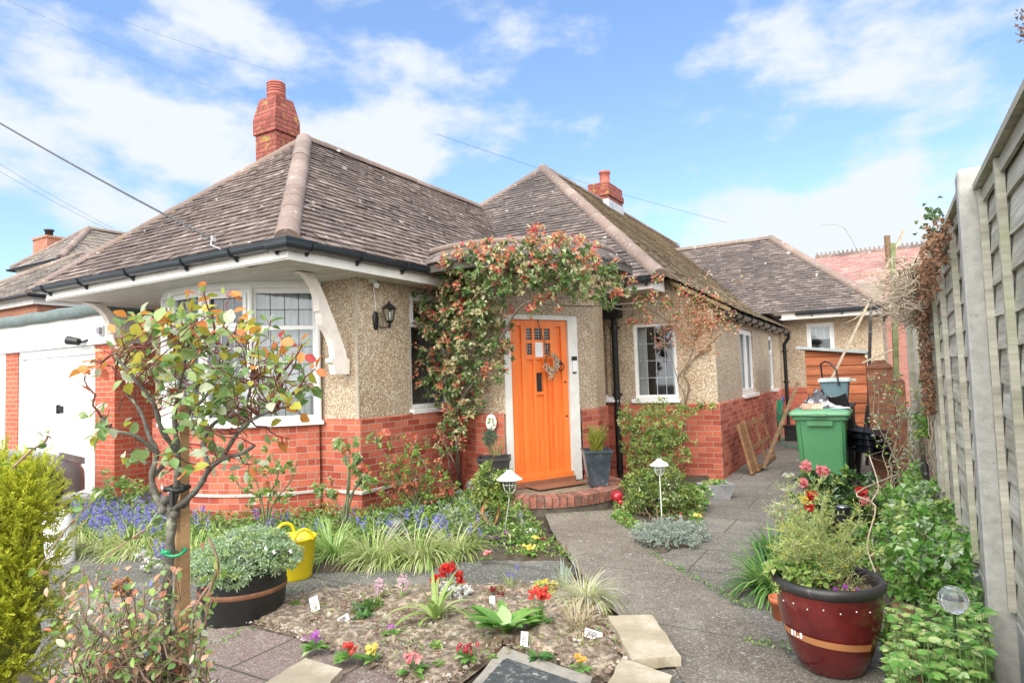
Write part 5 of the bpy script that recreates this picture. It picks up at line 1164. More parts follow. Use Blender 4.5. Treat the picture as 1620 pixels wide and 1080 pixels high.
# hoses
c = onx(1231, 650, -1.9); mb = MB()
for k in range(7):
    pts = [c + Vx(.03 * k * .4 + .02 * math.sin(a + k), (.10 + .012 * k) * math.cos(a), (.26 + .012 * (k % 3)) * math.sin(a) - .05) for a in [i * math.pi / 10 for i in range(21)]]; mb.tube(pts, .011, 6)
mb.tube([c + Vx(.05, 0, -.25), c + Vx(.06, -.2, -.8), c + Vx(.2, -.6, -c.z + .04), c + Vx(.55, -.9, -c.z + .03), c + Vx(.8, -.5, -c.z + .03)], .011, 6)
o = mb.build('garden_hose', TEAL, None, loc=c); tag(o, 'coiled green garden hose hanging by the downpipe', 'hose')
mb = MB(); c2 = c + Vx(.10, -.02, .22); mb.tube([c2 + Vx(.02 * math.sin(3 * a), .05 * math.cos(a), .07 * math.sin(a)) for a in [i * math.pi / 8 for i in range(17)]], .012, 6); o = mb.build('hose_loop', BLUE, None, loc=c2); tag(o, 'short loop of blue hose above the green coil', 'hose')
mb = MB(); p = gz(1252, 700); mb.box(p.x - .16, p.x + .12, p.y + .3, p.y + .6, 0, .30); 
o = mb.build('dark_crate', simple('dark_crate_plastic', (.02, .025, .022), .6, var=.4), None, loc=p); tag(o, 'dark plastic crate on the paving left of the green bin', 'crate')
mb = MB(); mb.box(p.x - .18, p.x + .14, p.y + .28, p.y + .62, .28, .32); c = mb.build('rim', BPLAS, None, loc=p); c.parent = o; c.location = (0, 0, 0)
# ================================================================== CAR
N_ = gz(112, 806); car = thing('parked_car', 'silver-grey car in front of the garage door with only its front corner in view', 'car', (N_.x - .8, N_.y - 2, 0))
ox = N_.x + .02; ny = N_.y + .35         # right flank plane x=ox, nose at y=ny
def sec(y, w, zs, zt, hood):              # cross-section from left flank over the top to the right flank
    cxm = ox - .87; P = [(-w, .20), (-w * 1.0, zs * .75), (-w * .985, zs), (-w * .86, zt - .02), (-w * .5, zt + .02), (0, zt + .035), (w * .5, zt + .02), (w * .86, zt - .02), (w * .985, zs), (w, zs * .75), (w, .20)]
    return [(cxm + a, y, b) for a, b in P]
S_ = [(ny + .02, .22, .34, .40), (ny, .42, .40, .47), (ny - .06, .60, .45, .53), (ny - .18, .73, .51, .61), (ny - .34, .81, .57, .68), (ny - .55, .85, .62, .73), (ny - .85, .87, .67, .78), (ny - 1.15, .87, .72, .84), (ny - 1.3, .87, .76, .88)]
mb = MB(); rows = [sec(y, w, a, b, 0) for y, w, a, b in S_]
S2 = [(ny - 1.9, .87, .88, 1.38), (ny - 2.4, .87, .88, 1.44), (ny - 3.2, .87, .9, 1.42), (ny - 3.9, .85, .9, 1.10), (ny - 4.15, .78, .75, .9)]
rows += [[(ox - .87 + a * (1 if z < .9 else .8), y, z) for a, z in [(-w, .20), (-w, .6), (-w, zs), (-w * .86, zt - .08), (-w * .5, zt), (0, zt + .01), (w * .5, zt), (w * .86, zt - .08), (w, zs), (w, .6), (w, .20)]] for y, w, zs, zt in S2]
mb.grid(rows, 0, True, flip=False); mb.poly(rows[0]); mb.poly(rows[-1][::-1]); body = mb.build('body', SILVER, car)
mb = MB(); mb.box(ox - 1.25, ox - .49, ny - .10, ny + .025, .22, .34); mb.build('bumper_grille', BPLAS, car)
for sx in (-1, 1):
    cxm = ox - .87; mb = MB(); mb.grid([[(cxm + sx * (.56 + .30 * t), ny - .10 - .42 * t + (.02), .52 + .13 * t + dz_) for t in (0, .25, .5, .75, 1)] for dz_ in (.0, .05, .10)], 0, True)
    mb.grid([[(cxm + sx * (.60 + .275 * t), ny - .06 - .42 * t, .53 + .13 * t + dz_) for t in (0, .25, .5, .75, 1)] for dz_ in (.0, .05, .09)], 0, True); mb.build('headlight', simple('headlight_lens', (.55, .56, .58), .12, spec=1), car)
for y in (ny - .75, ny - 3.3):
    for x in (ox - 1.72, ox - .02):
        mb = MB(); mb.tube([(x - .09, y, .31), (x + .025, y, .31)], .31, 24); w = mb.build('wheel', TYRE, car); mb = MB(); mb.tube([(x - .095, y, .31), (x + .03, y, .31)], .20, 16); mb.build('rim', CHROME, w)
for x, sx in ((ox + .0, 1),): mb = MB(); mb.box(ox - .0, ox + .004, ny - 3.0, ny - 1.5, .55, .56); mb.build('side_trim', BPLAS, car)
mb = MB(); mb.poly([(ox - 1.55, ny - 1.25, .96), (ox - .19, ny - 1.25, .96), (ox - .30, ny - 1.86, 1.37), (ox - 1.44, ny - 1.86, 1.37)]); mb.build('windscreen', DARKG, car)
# ================================================================== POTS, PLANTERS, LAMPS
def view(p): v = Vector((p[0], p[1], 0)); return v.normalized()
def groundc(x, y, r, z=0): p = gz(x, y, z); return p + view(p) * r      # centre of something whose front foot is at the pixel
bc = groundc(385, 994, .26)
ba = thing('half_barrel', 'black half-barrel planter with a rusty hoop, standing at the edge of the soil', 'planter', bc)
mb = MB(); mb.lathe([(.245, 0), (.262, .08), (.272, .17), (.274, .25), (.268, .33), (.268, .345), (.245, .345), (.245, .30), (.001, .30)], bc, 32); mb.build('tub', BARR, ba)
mb = MB(); mb.lathe([(.2735, .175), (.277, .177), (.2785, .205), (.2755, .208)], bc, 32); mb.build('hoop', RUST, ba)
tc_ = groundc(466, 921, .13)
tr = thing('garden_tub', 'flexible yellow garden tub with two handles beside the half-barrel', 'tub', tc_)
mb = MB(); mb.lathe([(.001, .004), (.125, 0), (.132, .02), (.165, .30), (.172, .305), (.172, .32), (.16, .32), (.155, .26), (.001, .25)], tc_, 28); mb.build('tub_body', YEL, tr)
for s in (-1, 1):
    pv = view(tc_); sd = Vx(pv.y, -pv.x, 0); o_ = tc_ + (sd * -.4 + pv * .9).normalized() * (.165 * s); tdir = Vx(-(o_ - tc_).y, (o_ - tc_).x, 0).normalized()
    mb = MB(); mb.tube([o_ + tdir * (.075 * math.cos(a)) + Vx(0, 0, .31 + .085 * math.sin(a)) for a in [i * math.pi / 10 for i in range(11)]], .013, 8); mb.build('handle', YEL, tr)
mb = MB(); mb.poly([tc_ + Vx(.155 * math.cos(a), .155 * math.sin(a), .262) for a in [i * math.pi / 12 for i in range(24)]]); mb.build('compost', SOIL, tr)
# white sack
p = groundc(90, 893, .12); mb = MB(); rows = []
for i in range(9):
    z = .42 * i / 8; r = .17 * (1 - .25 * (i / 8) ** 2); rows.append([p + Vx(r * (1 + .14 * math.sin(3 * a + i)) * math.cos(a), r * .8 * (1 + .12 * math.cos(4 * a - i)) * math.sin(a), z + .015 * math.sin(5 * a)) for a in [j * math.pi / 10 for j in range(20)]])
mb.grid(rows, 0, True, True); mb.poly([q + Vx(0, 0, .02) for q in rows[-1]]); o = mb.build('white_sack', BAGM, None, loc=p); tag(o, 'white sack slumped behind the golden conifer', 'sack')
# tapered square pots by the door
def sqpot(p, rt, rb, h, mat, label, ang=0, group='dark tapered pots beside the door'):
    t = thing('square_pot', label, 'plant pot', p, group); R_ = Matrix.Rotation(ang, 3, 'Z'); mb = MB(); T = lambda r, z: [Vector(p) + R_ @ Vx(a * r, b * r, z) for a, b in ((-1, -1), (1, -1), (1, 1), (-1, 1))]
    mb.grid([T(rb, 0), T(rt, h), T(rt * 1.07, h), T(rt * 1.07, h + .03), T(rt * .93, h + .03), T(rt * .9, h - .05)], 0, False, True); mb.poly(T(rb, .002)[::-1]); mb.build('pot_body', mat, t); mb = MB(); mb.poly(T(rt * .905, h - .045)); mb.build('compost', SOIL, t); return t
DPOT = simple('dark_glazed_pot', (.045, .06, .075), .25, var=.5, scale=5, spec=.7, dirt=((.16, .19, .22), 9, .58))
BPOT = simple('charcoal_pot', (.03, .028, .028), .5, var=.4)
P2 = gz(946, 771, .168) + view(gz(946, 771)) * .13; P2.z = .176
sqpot(P2, .165, .105, .40, DPOT, 'tall dark blue-grey tapered pot right of the orange door', math.radians(30))
P1 = D(783, 760, 7.35); P1.z = .05
zp = D(783, 722, 7.35).z
sqpot(P1, .18, .12, zp - .05 - .03, BPOT, 'charcoal square pot left of the orange door', math.radians(30))
# large red glazed pot
rc = groundc(1318, 1072, .13)
rp = thing('glazed_pot', 'large oxblood-red glazed pot with a strip of brown tape, on the path edge', 'plant pot', rc)
mb = MB(); mb.lathe([(.001, .003), (.135, 0), (.15, .012), (.19, .10), (.222, .20), (.238, .29), (.242, .37), (.240, .40)], rc, 40); mb.build('pot_body', GLAZE, rp)
mb = MB(); mb.lathe([(.240, .395), (.248, .40), (.262, .415), (.264, .435), (.255, .45), (.238, .452), (.226, .44), (.222, .38)], rc, 40); mb.build('rim', RIM, rp)
mb = MB(); mb.lathe([(.215, .385), (.001, .40)], rc, 24); mb.build('compost', SOIL, rp)
va_ = math.atan2(-rc.y, -rc.x); mb = MB(); rows = [[rc + Vx(r * math.cos(va_ - 1.15 + 2.0 * i / 20), r * math.sin(va_ - 1.15 + 2.0 * i / 20), z - .03 * i / 20) for i in range(21)] for r, z in ((.2225, .188), (.231, .222))]; mb.grid(rows, 0, True); tp = mb.build('tape', TAPE, rp)
mb = MB()
for z0, rr_, a0_ in ((.192, .2265, -.82), ):
    for k, (w, h) in enumerate(((.012, .026), (.006, .026), (.012, .006), (.012, .026))):
        a = va_ + a0_ + .075 * k; mb.obox(rc + Vx(rr_ * math.cos(a), rr_ * math.sin(a), z0), Vx(-math.sin(a), math.cos(a), 0), Vx(math.cos(a), math.sin(a), 0), -w / 2, w / 2, .004, .006, 0, h)
mb.build('tape_label', PAPER, tp)
mb = MB()
for k in range(7): a = va_ - 1.0 + .3 * k; q = rc + Vx(.2425 * math.cos(a), .2425 * math.sin(a), .345 + .01 * (k % 2)); mb.sphere(q, .0035)
mb.build('drip_mark', LAMPW, rp)
# terracotta pot, trough
p = groundc(1237, 983, .05); t = thing('terracotta_pot', 'small terracotta pot tucked behind the large red pot', 'plant pot', p); mb = MB(); mb.lathe([(.001, 0), (.045, 0), (.062, .10), (.07, .10), (.07, .13), (.06, .13), (.055, .10), (.001, .10)], p, 20); mb.build('pot_body', TERRA, t)
mb = MB(); mb.lathe([(.058, .105), (.001, .112)], p, 16); mb.build('compost', SOIL, t)
p = gz(1133, 790) + view(gz(1133, 790)) * .10; t = thing('stone_trough', 'small grey stone trough on the paving by the brick corner', 'planter', p); mb = MB(); R_ = Matrix.Rotation(math.radians(35), 3, 'Z')
T = lambda a, b, z: [p + R_ @ Vx(x * a, y * b, z) for x, y in ((-1, -1), (1, -1), (1, 1), (-1, 1))]
mb.grid([T(.13, .10, 0), T(.19, .14, .17), T(.155, .105, .17), T(.14, .09, .12)], 0, False, True); mb.build('trough_body', STONE, t); mb = MB(); mb.poly(T(.15, .10, .135)); mb.build('compost', SOIL, t)
# slabs
def slab(q, th, mat, label, name='flagstone', cat='flagstone', group=None, z0=.035, parent=None):
    P = [gz(x, y, z0) for x, y in q]; c = sum(P, Vx(0, 0, 0)) / len(P); c.z = 0; R = []
    for i in range(len(P)):
        a, b = P[i], P[(i + 1) % len(P)]
        for k in range(6): pt = a.lerp(b, k / 6); R.append(pt + Vx(random.uniform(-1, 1), random.uniform(-1, 1), 0) * (.006 if k else .0))
    mb = MB(); mb.poly([(p.x, p.y, z0 + th) for p in R]); 
    for i in range(len(R)): a, b = R[i], R[(i + 1) % len(R)]; mb.poly([(a.x, a.y, z0 - .02), (b.x, b.y, z0 - .02), (b.x, b.y, z0 + th), (a.x, a.y, z0 + th)])
    o = mb.build(name, mat, None, loc=c); tag(o, label, cat, group); return o
gname = 'loose sandstone flagstones'
slab([(962, 981), (1032, 980), (1078, 1047), (1000, 1052)], .03, SAND, 'buff sandstone flagstone by the path, the upper of the two there', group=gname)
slab([(985, 1047), (1064, 1076), (1050, 1140), (930, 1140)], .025, SAND, 'buff sandstone flagstone at the bottom edge beside the path', group=gname)
slab([(483, 1047), (542, 1065), (490, 1125), (400, 1100)], .025, SAND, 'pale flagstone laid on the paving in front of the flower bed', group=gname)
ic = slab([(797, 1030), (938, 1080), (900, 1170), (740, 1100)], .03, simple('frame_concrete', (.33, .30, .25), .95, var=.35, scale=12, bmp=.8, dirt=((.18, .16, .12), 12, .55)), 'dark square inspection cover in a concrete frame at the edge of the bed', name='inspection_cover', cat='drain cover', z0=.02)
P = [gz(x, y, .045) for x, y in ((799, 1042), (918, 1083), (880, 1160), (748, 1100))]; mb = MB(); mb.poly([(p.x, p.y, .054) for p in P]); c = mb.build('cover_plate', simple('cast_cover', (.07, .075, .072), .8, var=.4, scale=20, bmp=.8, dirt=((.32, .32, .30), 20, .54)), ic)
# old wall in the corner bottom-left
mb = MB(); c = D(-16, 1172, 1.35); mb.obox(c, Vx(.87, .5, 0), Vx(.5, -.87, 0), -.6, .045, -.14, .2, -c.z, .0); mb.obox(c, Vx(.87, .5, 0), Vx(.5, -.87, 0), -.62, .06, -.16, .22, .0, .04); o = mb.build('garden_wall', STONE, None, loc=(c.x, c.y, 0)); tag(o, 'grey stone top of a garden wall in the bottom left corner', 'wall')
# lamps
def cagelamp(top, base, label, s=1.0):
    t = thing('cage_lamp', label, 'garden lamp', base, 'white cage lamps on stakes'); top = Vector(top)
    mb = MB(); mb.lathe([(.001, .062 * s), (.022 * s, .062 * s), (.024 * s, .052 * s), (.095 * s, .0), (.098 * s, -.006), (.03 * s, .03 * s), (.001, .035 * s)], top, 24); mb.build('lamp_shade', LAMPW, t)
    mb = MB()
    for k in range(6):
        a = math.pi * k / 3; mb.tube([top + Vx(math.cos(a) * r * s, math.sin(a) * r * s, z * s) for r, z in ((.055, .0), (.054, -.04), (.045, -.075), (.025, -.10), (.004, -.108))], .0028, 5)
    mb.tube([top + Vx(.054 * s * math.cos(a), .054 * s * math.sin(a), -.04 * s) for a in [i * math.pi / 8 for i in range(17)]], .0028, 5); mb.build('cage', LAMPW, t)
    mb = MB(); mb.lathe([(.03 * s, .01), (.032 * s, -.03 * s), (.026 * s, -.065 * s), (.001, -.08 * s)], top, 12); mb.build('globe', GLASS, t)
    mb = MB(); mb.tube([top + Vx(0, 0, -.105 * s), base], .0055, 6); mb.build('stake', LAMPW, t)
b = gz(797, 850); d_ = depth(b); cagelamp(D(806, 757, d_ * .98), b, 'white cage lamp on a tilted stake left of the doorstep', 1.25)
b = gz(1048, 838); d_ = depth(b); cagelamp(D(1043, 735, d_), b, 'white cage lamp on a stake in the green bush right of the doorstep', .95)
BALL = None
def ballm():
    m, t, b = nmat('crackle_glass'); b.inputs['Base Color'].default_value = (.85, .88, .9, 1); b.inputs['Roughness'].default_value = .08; b.inputs['Transmission Weight'].default_value = .92
    bump(t, b, noise(t, 120, 3), .6, .004); return m
BALL = ballm()
def ball(x, y, by, r, label, facet=False, dep=None):
    b = gz(x, by); d_ = dep or depth(b); c = D(x, y, d_)
    if dep: b = Vx(c.x, c.y, 0)
    t = thing('solar_ball_light', label, 'garden light', b, 'glass ball solar lights'); mb = MB(); mb.lathe([(max(.001, r * math.sin(math.pi * i / 8)), -r * math.cos(math.pi * i / 8)) for i in range(9)], c, 10 if facet else 18, sm=not facet); mb.build('glass_ball', BALL, t)
    mb = MB(); mb.lathe([(r * .55, -r * .86), (r * .35, -r * 1.05), (.006, -r * 1.2), (.006, -(c.z - .0))], c, 10); mb.build('stem', CHROME if facet else BLACK, t)
    mb = MB(); mb.lathe([(r * .5, .0), (r * .5, .004), (.001, .004)], c, 12); mb.build('solar_cell', BLACK, t)
ball(628, 832, 862, .085, 'cloudy glass ball light low among the grasses below the wall')
ball(745, 767, 815, .055, 'small glass ball light at the foot of the climbing rose')
ball(1508, 948, 1000, .055, 'faceted glass ball light in the green leaves by the fence', True, dep=2.6)
b = gz(1335, 905); c = D(1333, 812, 4.6); t = thing('solar_spike_light', 'black solar spike light among the plants behind the red pot', 'garden light', (c.x, c.y, 0)); mb = MB(); mb.tube([c + Vx(0, 0, -.05), c + Vx(0, 0, .05)], [.04, .055], 12); mb.build('lamp_head', BPLAS, t); mb = MB(); mb.tube([(c.x, c.y, 0), c + Vx(0, 0, -.05)], .008, 6); mb.build('spike', BPLAS, t); mb = MB(); mb.tube([c + Vx(0, 0, .0505), c + Vx(0, 0, .056)], [.045, .04], 12); mb.build('lens', CHROME, t)
# red ball ornament, bird ornament
p = groundc(977, 800, .07); mb = MB(); mb.sphere(p + Vx(0, 0, .09), .072, 0, 16); mb.sphere(p + Vx(.06, -.06, .04), .035, 0, 12); o = mb.build('red_ornament', REDG, None, loc=p); tag(o, 'glossy dark red ball ornament beside the doorstep', 'ornament')
for (x, y, lb, s) in ((1078, 836, 'small pale bird ornament with a red crest behind the silvery bush', .8), (824, 842, 'small grey stone bird ornament by the white lamp', 1.15)):
    p = gz(x, y); t = thing('bird_ornament', lb, 'ornament', p); mb = MB(); mb.lathe([(.001, 0), (.035 * s, 0), (.045 * s, .04 * s), (.035 * s, .09 * s), (.02 * s, .12 * s), (.022 * s, .14 * s), (.012 * s, .165 * s), (.001, .17 * s)], p, 12); mb.tube([p + Vx(0, -.015, .145 * s), p + Vx(0, -.05, .14 * s)], [.008, .001], 6); mb.build('bird_body', STONE, t)
    mb = MB(); mb.sphere(p + Vx(0, 0, .175 * s), .012); mb.build('crest', REDG if s < 1 else STONE, t)
# plant labels
def label_tag(x, y, w, h, lab, tilt=.2, lines=True):
    p = gz(x, y, .04); v = view(p); U = Vx(v.y, -v.x, 0); U = (U + Vx(0, 0, tilt)).normalized(); Zd = (Vx(0, 0, 1) - v * -.3 - U * tilt * .6).normalized(); mb = MB(); mb.obox(p, U, v, -w / 2, w / 2, -.001, .001, 0.0, h, Z=Zd); o = mb.build('plant_label', PAPER, None, loc=p); tag(o, lab, 'plant label', 'plant labels in the soil')
    if lines:
        mb = MB()
        for k in range(4): mb.obox(p, U, v, -w * .36, w * (.3 - .1 * (k % 2)), -.0022, -.0012, h * (.3 + .15 * k), h * (.3 + .15 * k) + .0035, Z=Zd)
        mb.build('print', INK, o)
label_tag(500, 966, .055, .09, 'white plant label with dark print standing left in the bed', .35)
label_tag(545, 984, .07, .04, 'crumpled white plant label lying beside the dark seedlings', .5)
label_tag(779, 955, .035, .05, 'small blank white plant label behind the leafy primula', .0, False)
label_tag(829, 1022, .04, .075, 'white plant label with dark print in front of the primula', -.15)
label_tag(938, 1010, .10, .045, 'long curling white plant label in the dry grass clump', -.3)
label_tag(1385, 800, .06, .05, 'white plant label hanging in the twigs by the fence', -.3)
# ================================================================== PLANTS
def plant(name, label, cat, base, group=None): return thing(name, label, cat, base, group)
def B(x, y, r, dep, ry=None, rd=None):
    k = dep / FPX; return (D(x, y, dep), (r * k, (rd or r) * k, (ry or r) * k))
def foliage(t, name, blobs, n, l, w, mats, wts, full=False, shell=.4, up=.5, curl=.25, lump=.35, extra=None):
    lv = Leaves(); blob_leaves(lv, blobs, n, l, w, wts, shell, up, lump)
    if extra: extra(lv)
    mb = MB(); lv.into(mb, full, curl); return mb.build(name, mats, t)
def stems(t, name, paths, r, mat, n=5, jit=.02, seg=6):
    mb = MB()
    for p in paths:
        if len(p) == 2: p = wander(p[0], p[1], seg, jit)
        k = len(p); rr_ = r if not isinstance(r, tuple) else None
        mb.tube(p, [(r if rr_ else r[0] + (r[1] - r[0]) * i / (k - 1)) * random.uniform(.9, 1.1) for i in range(k)], n)
    return mb.build(name, mat, t)
def smooth(pts, m=4):
    P = [Vector(p) for p in pts]; out = []
    for i in range(len(P) - 1):
        p0 = P[max(0, i - 1)]; p1 = P[i]; p2 = P[i + 1]; p3 = P[min(len(P) - 1, i + 2)]
        for k in range(m): s = k / m; out.append(.5 * ((2 * p1) + (p2 - p0) * s + (2 * p0 - 5 * p1 + 4 * p2 - p3) * s * s + (3 * p1 - p0 - 3 * p2 + p3) * s ** 3))
    out.append(P[-1]); return out
# ---------------------------------------------------------------- standard rose tree in the foreground
DR_ = 2.12
base = D(266, 1331, DR_); base.z = 0
rt = plant('rose_tree', 'standard rose tree with orange-tipped leaves, bare grey trunk and pine stake', 'tree', base)
def L3(q): return smooth([D(x, y, DR_ + d) for x, y, d in q], 4)
limbs = [([(266, 1331, .0), (264, 1080, 0), (262, 960, .0), (268, 870, -.01), (272, 810, 0), (270, 795, 0)], (.0165, .015)),
    ([(270, 815, 0), (248, 788, .01), (240, 755, .02), (248, 715, .04), (236, 690, .05), (222, 650, .08), (196, 615, .12)], (.0125, .005)),
    ([(270, 812, 0), (279, 770, -.03), (281, 715, -.05), (276, 660, -.04), (286, 600, -.02), (300, 540, .0)], (.0125, .004)),
    ([(274, 805, 0), (296, 790, -.04), (318, 765, -.06), (331, 742, -.08), (352, 726, -.1), (384, 716, -.14), (403, 704, -.16)], (.011, .005)),
    ([(331, 742, -.08), (322, 700, -.02), (340, 668, .02), (378, 655, .04), (392, 632, .06), (400, 590, .08)], (.009, .004)),
    ([(281, 715, -.05), (256, 680, -.12), (244, 640, -.16), (214, 600, -.2), (180, 560, -.22)], (.009, .004)),
    ([(278, 680, -.04), (300, 650, .1), (330, 620, .18), (350, 560, .22)], (.009, .004)),
    ([(248, 715, .04), (215, 690, .0), (180, 680, -.02), (160, 660, -.02)], (.008, .004)),
    ([(352, 726, -.1), (372, 690, -.12), (398, 664, -.12), (438, 646, -.1)], (.008, .004)),
    ([(240, 755, .02), (262, 730, .12), (280, 690, .2), (285, 620, .25)], (.009, .004))]
mb = MB(); lpts = []
for q, (ra, rb) in limbs:
    p = L3(q); k = len(p); mb.tube(p, [(ra + (rb - ra) * i / (k - 1)) * (1 + .18 * math.sin(i * 2.3)) for i in range(k)], 9)
    if q[0][1] < 1000: lpts += p[5:]
for x, y in ((258, 806), (276, 812), (290, 796), (262, 790)): mb.sphere(D(x, y, DR_ - .005), .016)
mb.build('trunk', BARK, rt)
shoots = [((345, 545), (323, 466)), ((345, 545), (362, 470)), ((438, 648), (470, 560)), ((400, 590), (392, 540)), ((300, 540), (303, 500)), ((230, 560), (212, 505)), ((180, 560), (140, 578)), ((438, 600), (478, 545)), ((300, 530), (250, 505)),
          ((160, 660), (133, 600)), ((200, 600), (160, 570)), ((438, 640), (497, 585)), ((400, 600), (440, 560)), ((276, 560), (270, 520)), ((350, 560), (385, 500)), ((330, 560), (300, 478)), ((430, 640), (470, 650)), ((380, 655), (440, 690))]
mb = MB(); lv = Leaves(); hips = MB()
def spray(tip, dr, mset, n=5, s=1.0):
    for k in range(n):
        d = np.array(dr) * (.8 if k == 0 else .25) + rv() * .8 + np.array([0, 0, -.12]); sz = random.uniform(.026, .050) * s
        st_ = np.array(tip) + rv() * .012; pe = st_ + d / np.linalg.norm(d) * sz * .35
        mb.tube([tip, Vector(tuple(pe))], .0012, 3, caps=False)
        lv.add(pe, d, rv() * .55 + np.array([-.1, -.3, .7]), sz, sz * random.uniform(.62, .8), mset())
for (a, b) in shoots:
    dd = random.uniform(-.15, .1); p0 = D(a[0], a[1], DR_ + dd * .5); p1 = D(b[0], b[1], DR_ + dd); pts = wander(p0, p1, 5, .012); mb.tube(pts, [.0042, .004, .0035, .003, .0025, .002], 6)
    dr = (p1 - p0).normalized(); spray(p1, dr, lambda: pick([.05, .3, 1]), 4, 1.0); spray(pts[3], dr, lambda: pick([.5, .6, .35]), 2, .9)
CL_ = [(random.uniform(145, 485), random.uniform(495, 735)) for _ in range(38)]
for i in range(172):
    while True:
        cx_, cy_ = random.choice(CL_); x, y = random.gauss(cx_, 26), random.gauss(cy_, 18)
        if ((x - 314) / 182) ** 2 + ((y - 618) / 132) ** 2 < 1 and not (x > 400 and y > 700): break
    tip = D(x, y, DR_ + random.uniform(-.30, .30) * (1 - ((x - 312) / 190) ** 2) ** .5)
    q = min(lpts, key=lambda p: (p - tip).length + random.uniform(0, .08)); pts = wander(q, tip, 4, .02); mb.tube(pts, [.0024, .0021, .0018, .0015, .0012], 5)
    hi = (640 - y) / 160
    spray(tip, (tip - q).normalized() if (tip - q).length > .01 else Vx(0, 0, 1), lambda: pick([1.3 - .5 * hi, .22 + .5 * max(0, hi), max(.01, .5 * (hi - .25))]), random.choice((4, 5, 6)), 1.0)
mb.build('twigs', [STEMR], rt); m2 = MB(); lv.into(m2, True, .22, .16); m2.build('leaves', [L_ROSE, L_ROSEY, L_ROSEO], rt)
mb = MB(); a = D(291, 1331, DR_ - .0); a.z = -.02; b = D(287, 640, DR_ + .05); mb.bar(a, b, .034, .034); o = mb.build('pine_stake', PINE, None, loc=a); tag(o, 'square pine stake supporting the standard rose tree', 'stake')
mb = MB(); c = D(276, 872, DR_ - .01)
mb.tube([c + Vx(.038 * math.cos(t) * 1.15, .03 * math.sin(t), .006 * math.sin(2 * t)) for t in [i * math.pi / 10 for i in range(21)]], .005, 6); mb.tube([c + Vx(-.02, -.03, 0), c + Vx(.02, -.032, .01)], .006, 6); o = mb.build('plant_tie', GREENT, None, loc=c); tag(o, 'green tie round the rose trunk and the stake', 'plant tie')
mb = MB(); c = D(280, 772, DR_ - .03); mb.tube([c + Vx(.036 * math.cos(t), .032 * math.sin(t), .004 * math.sin(3 * t)) for t in [i * math.pi / 10 for i in range(21)]], .009, 6); mb.tube([c + Vx(.02, -.03, 0), c + Vx(.026, -.034, -.05)], .009, 6); o = mb.build('rubber_tie', BPLAS, None, loc=c); tag(o, 'black rubber tie near the graft of the rose tree', 'plant tie')
# ---------------------------------------------------------------- climbing rose round the door
base = gz(728, 778); cr = plant('climbing_rose', 'climbing rose with red young leaves arching over the orange door', 'climbing rose', base)
cb_ = [B(690, 475, 36, 8.1), B(735, 500, 50, 7.8), B(700, 555, 40, 8.1), B(748, 565, 48, 7.8), B(778, 530, 38, 7.5), B(692, 606, 36, 8.15), B(740, 622, 42, 7.85), B(722, 668, 26, 7.9), B(700, 520, 34, 8.1), B(785, 590, 16, 7.5), B(722, 452, 38, 7.8), B(715, 700, 20, 7.85), B(765, 470, 40, 7.4), B(674, 590, 18, 8.2), B(677, 500, 20, 8.2), B(800, 560, 12, 7.4),
       B(760, 425, 34, 7.3), B(800, 440, 36, 7.1), B(840, 425, 38, 6.95), B(882, 415, 36, 6.9), B(922, 425, 36, 6.95), B(868, 448, 34, 7.0), B(925, 450, 32, 7.1), B(955, 440, 26, 7.3), B(975, 468, 20, 7.8), B(838, 390, 16, 6.95), B(795, 405, 26, 7.1), B(850, 372, 9, 7), B(890, 385, 13, 6.95), B(925, 395, 14, 7), B(740, 405, 14, 7.3), B(712, 420, 12, 7.5), B(990, 450, 12, 8), B(950, 470, 20, 7.4)]
def crx(lv):
    for (x, y, r, dd, n) in ((1010, 482, 14, 8.4, 50), (1030, 470, 12, 8.6, 40), (1055, 480, 12, 8.8, 40), (1042, 440, 10, 8.5, 30), (1080, 462, 10, 9.0, 26), (1105, 470, 12, 9.1, 40), (1130, 478, 12, 9.1, 60), (1145, 492, 12, 9.1, 50), (1150, 508, 9, 9.1, 30), (1025, 505, 10, 8.6, 30), (1000, 510, 9, 8.5, 26), (850, 475, 9, 7, 24), (838, 490, 9, 7, 24), (885, 490, 5, 7, 10), (1070, 500, 8, 9, 20)):
        for _ in range(n): c = np.array(D(x, y, dd)); lv.add(c + rv() * r * dd / FPX * random.random() ** .5, rv() + np.array([0, 0, .2]), rv() + np.array([0, -.3, .8]), random.uniform(.04, .075), random.uniform(.025, .045), pick([3, 4, 2]))
    # red tips standing out of the mass
    for b in cb_:
        c, r = np.array(b[0]), np.array(b[1])
        for _ in range(5):
            d = rv(); d[2] = abs(d[2]); d[1] = -abs(d[1]); q = c + d * r * 1.12
            for _ in range(9): lv.add(q + rv() * .045, d + rv() * .8, rv() + np.array([0, 0, .6]), random.uniform(.04, .07), random.uniform(.022, .04), pick([0, 3, 1.5]))
foliage(cr, 'leaves', cb_, 8800, .062, .042, [L_CLG, L_CLR, L_CLO], [6.6, .8, 2.2], shell=.35, extra=crx, lump=.7)
T1 = [gz(728, 778), D(724, 720, 7.95), D(722, 660, 8.0), D(735, 625, 7.9), D(760, 590, 7.7), D(795, 530, 7.4), D(830, 480, 7.1), D(900, 470, 7.1)]
mb = MB(); p = smooth(T1); mb.tube(p, [.028 - .018 * i / len(p) for i in range(len(p))], 8)
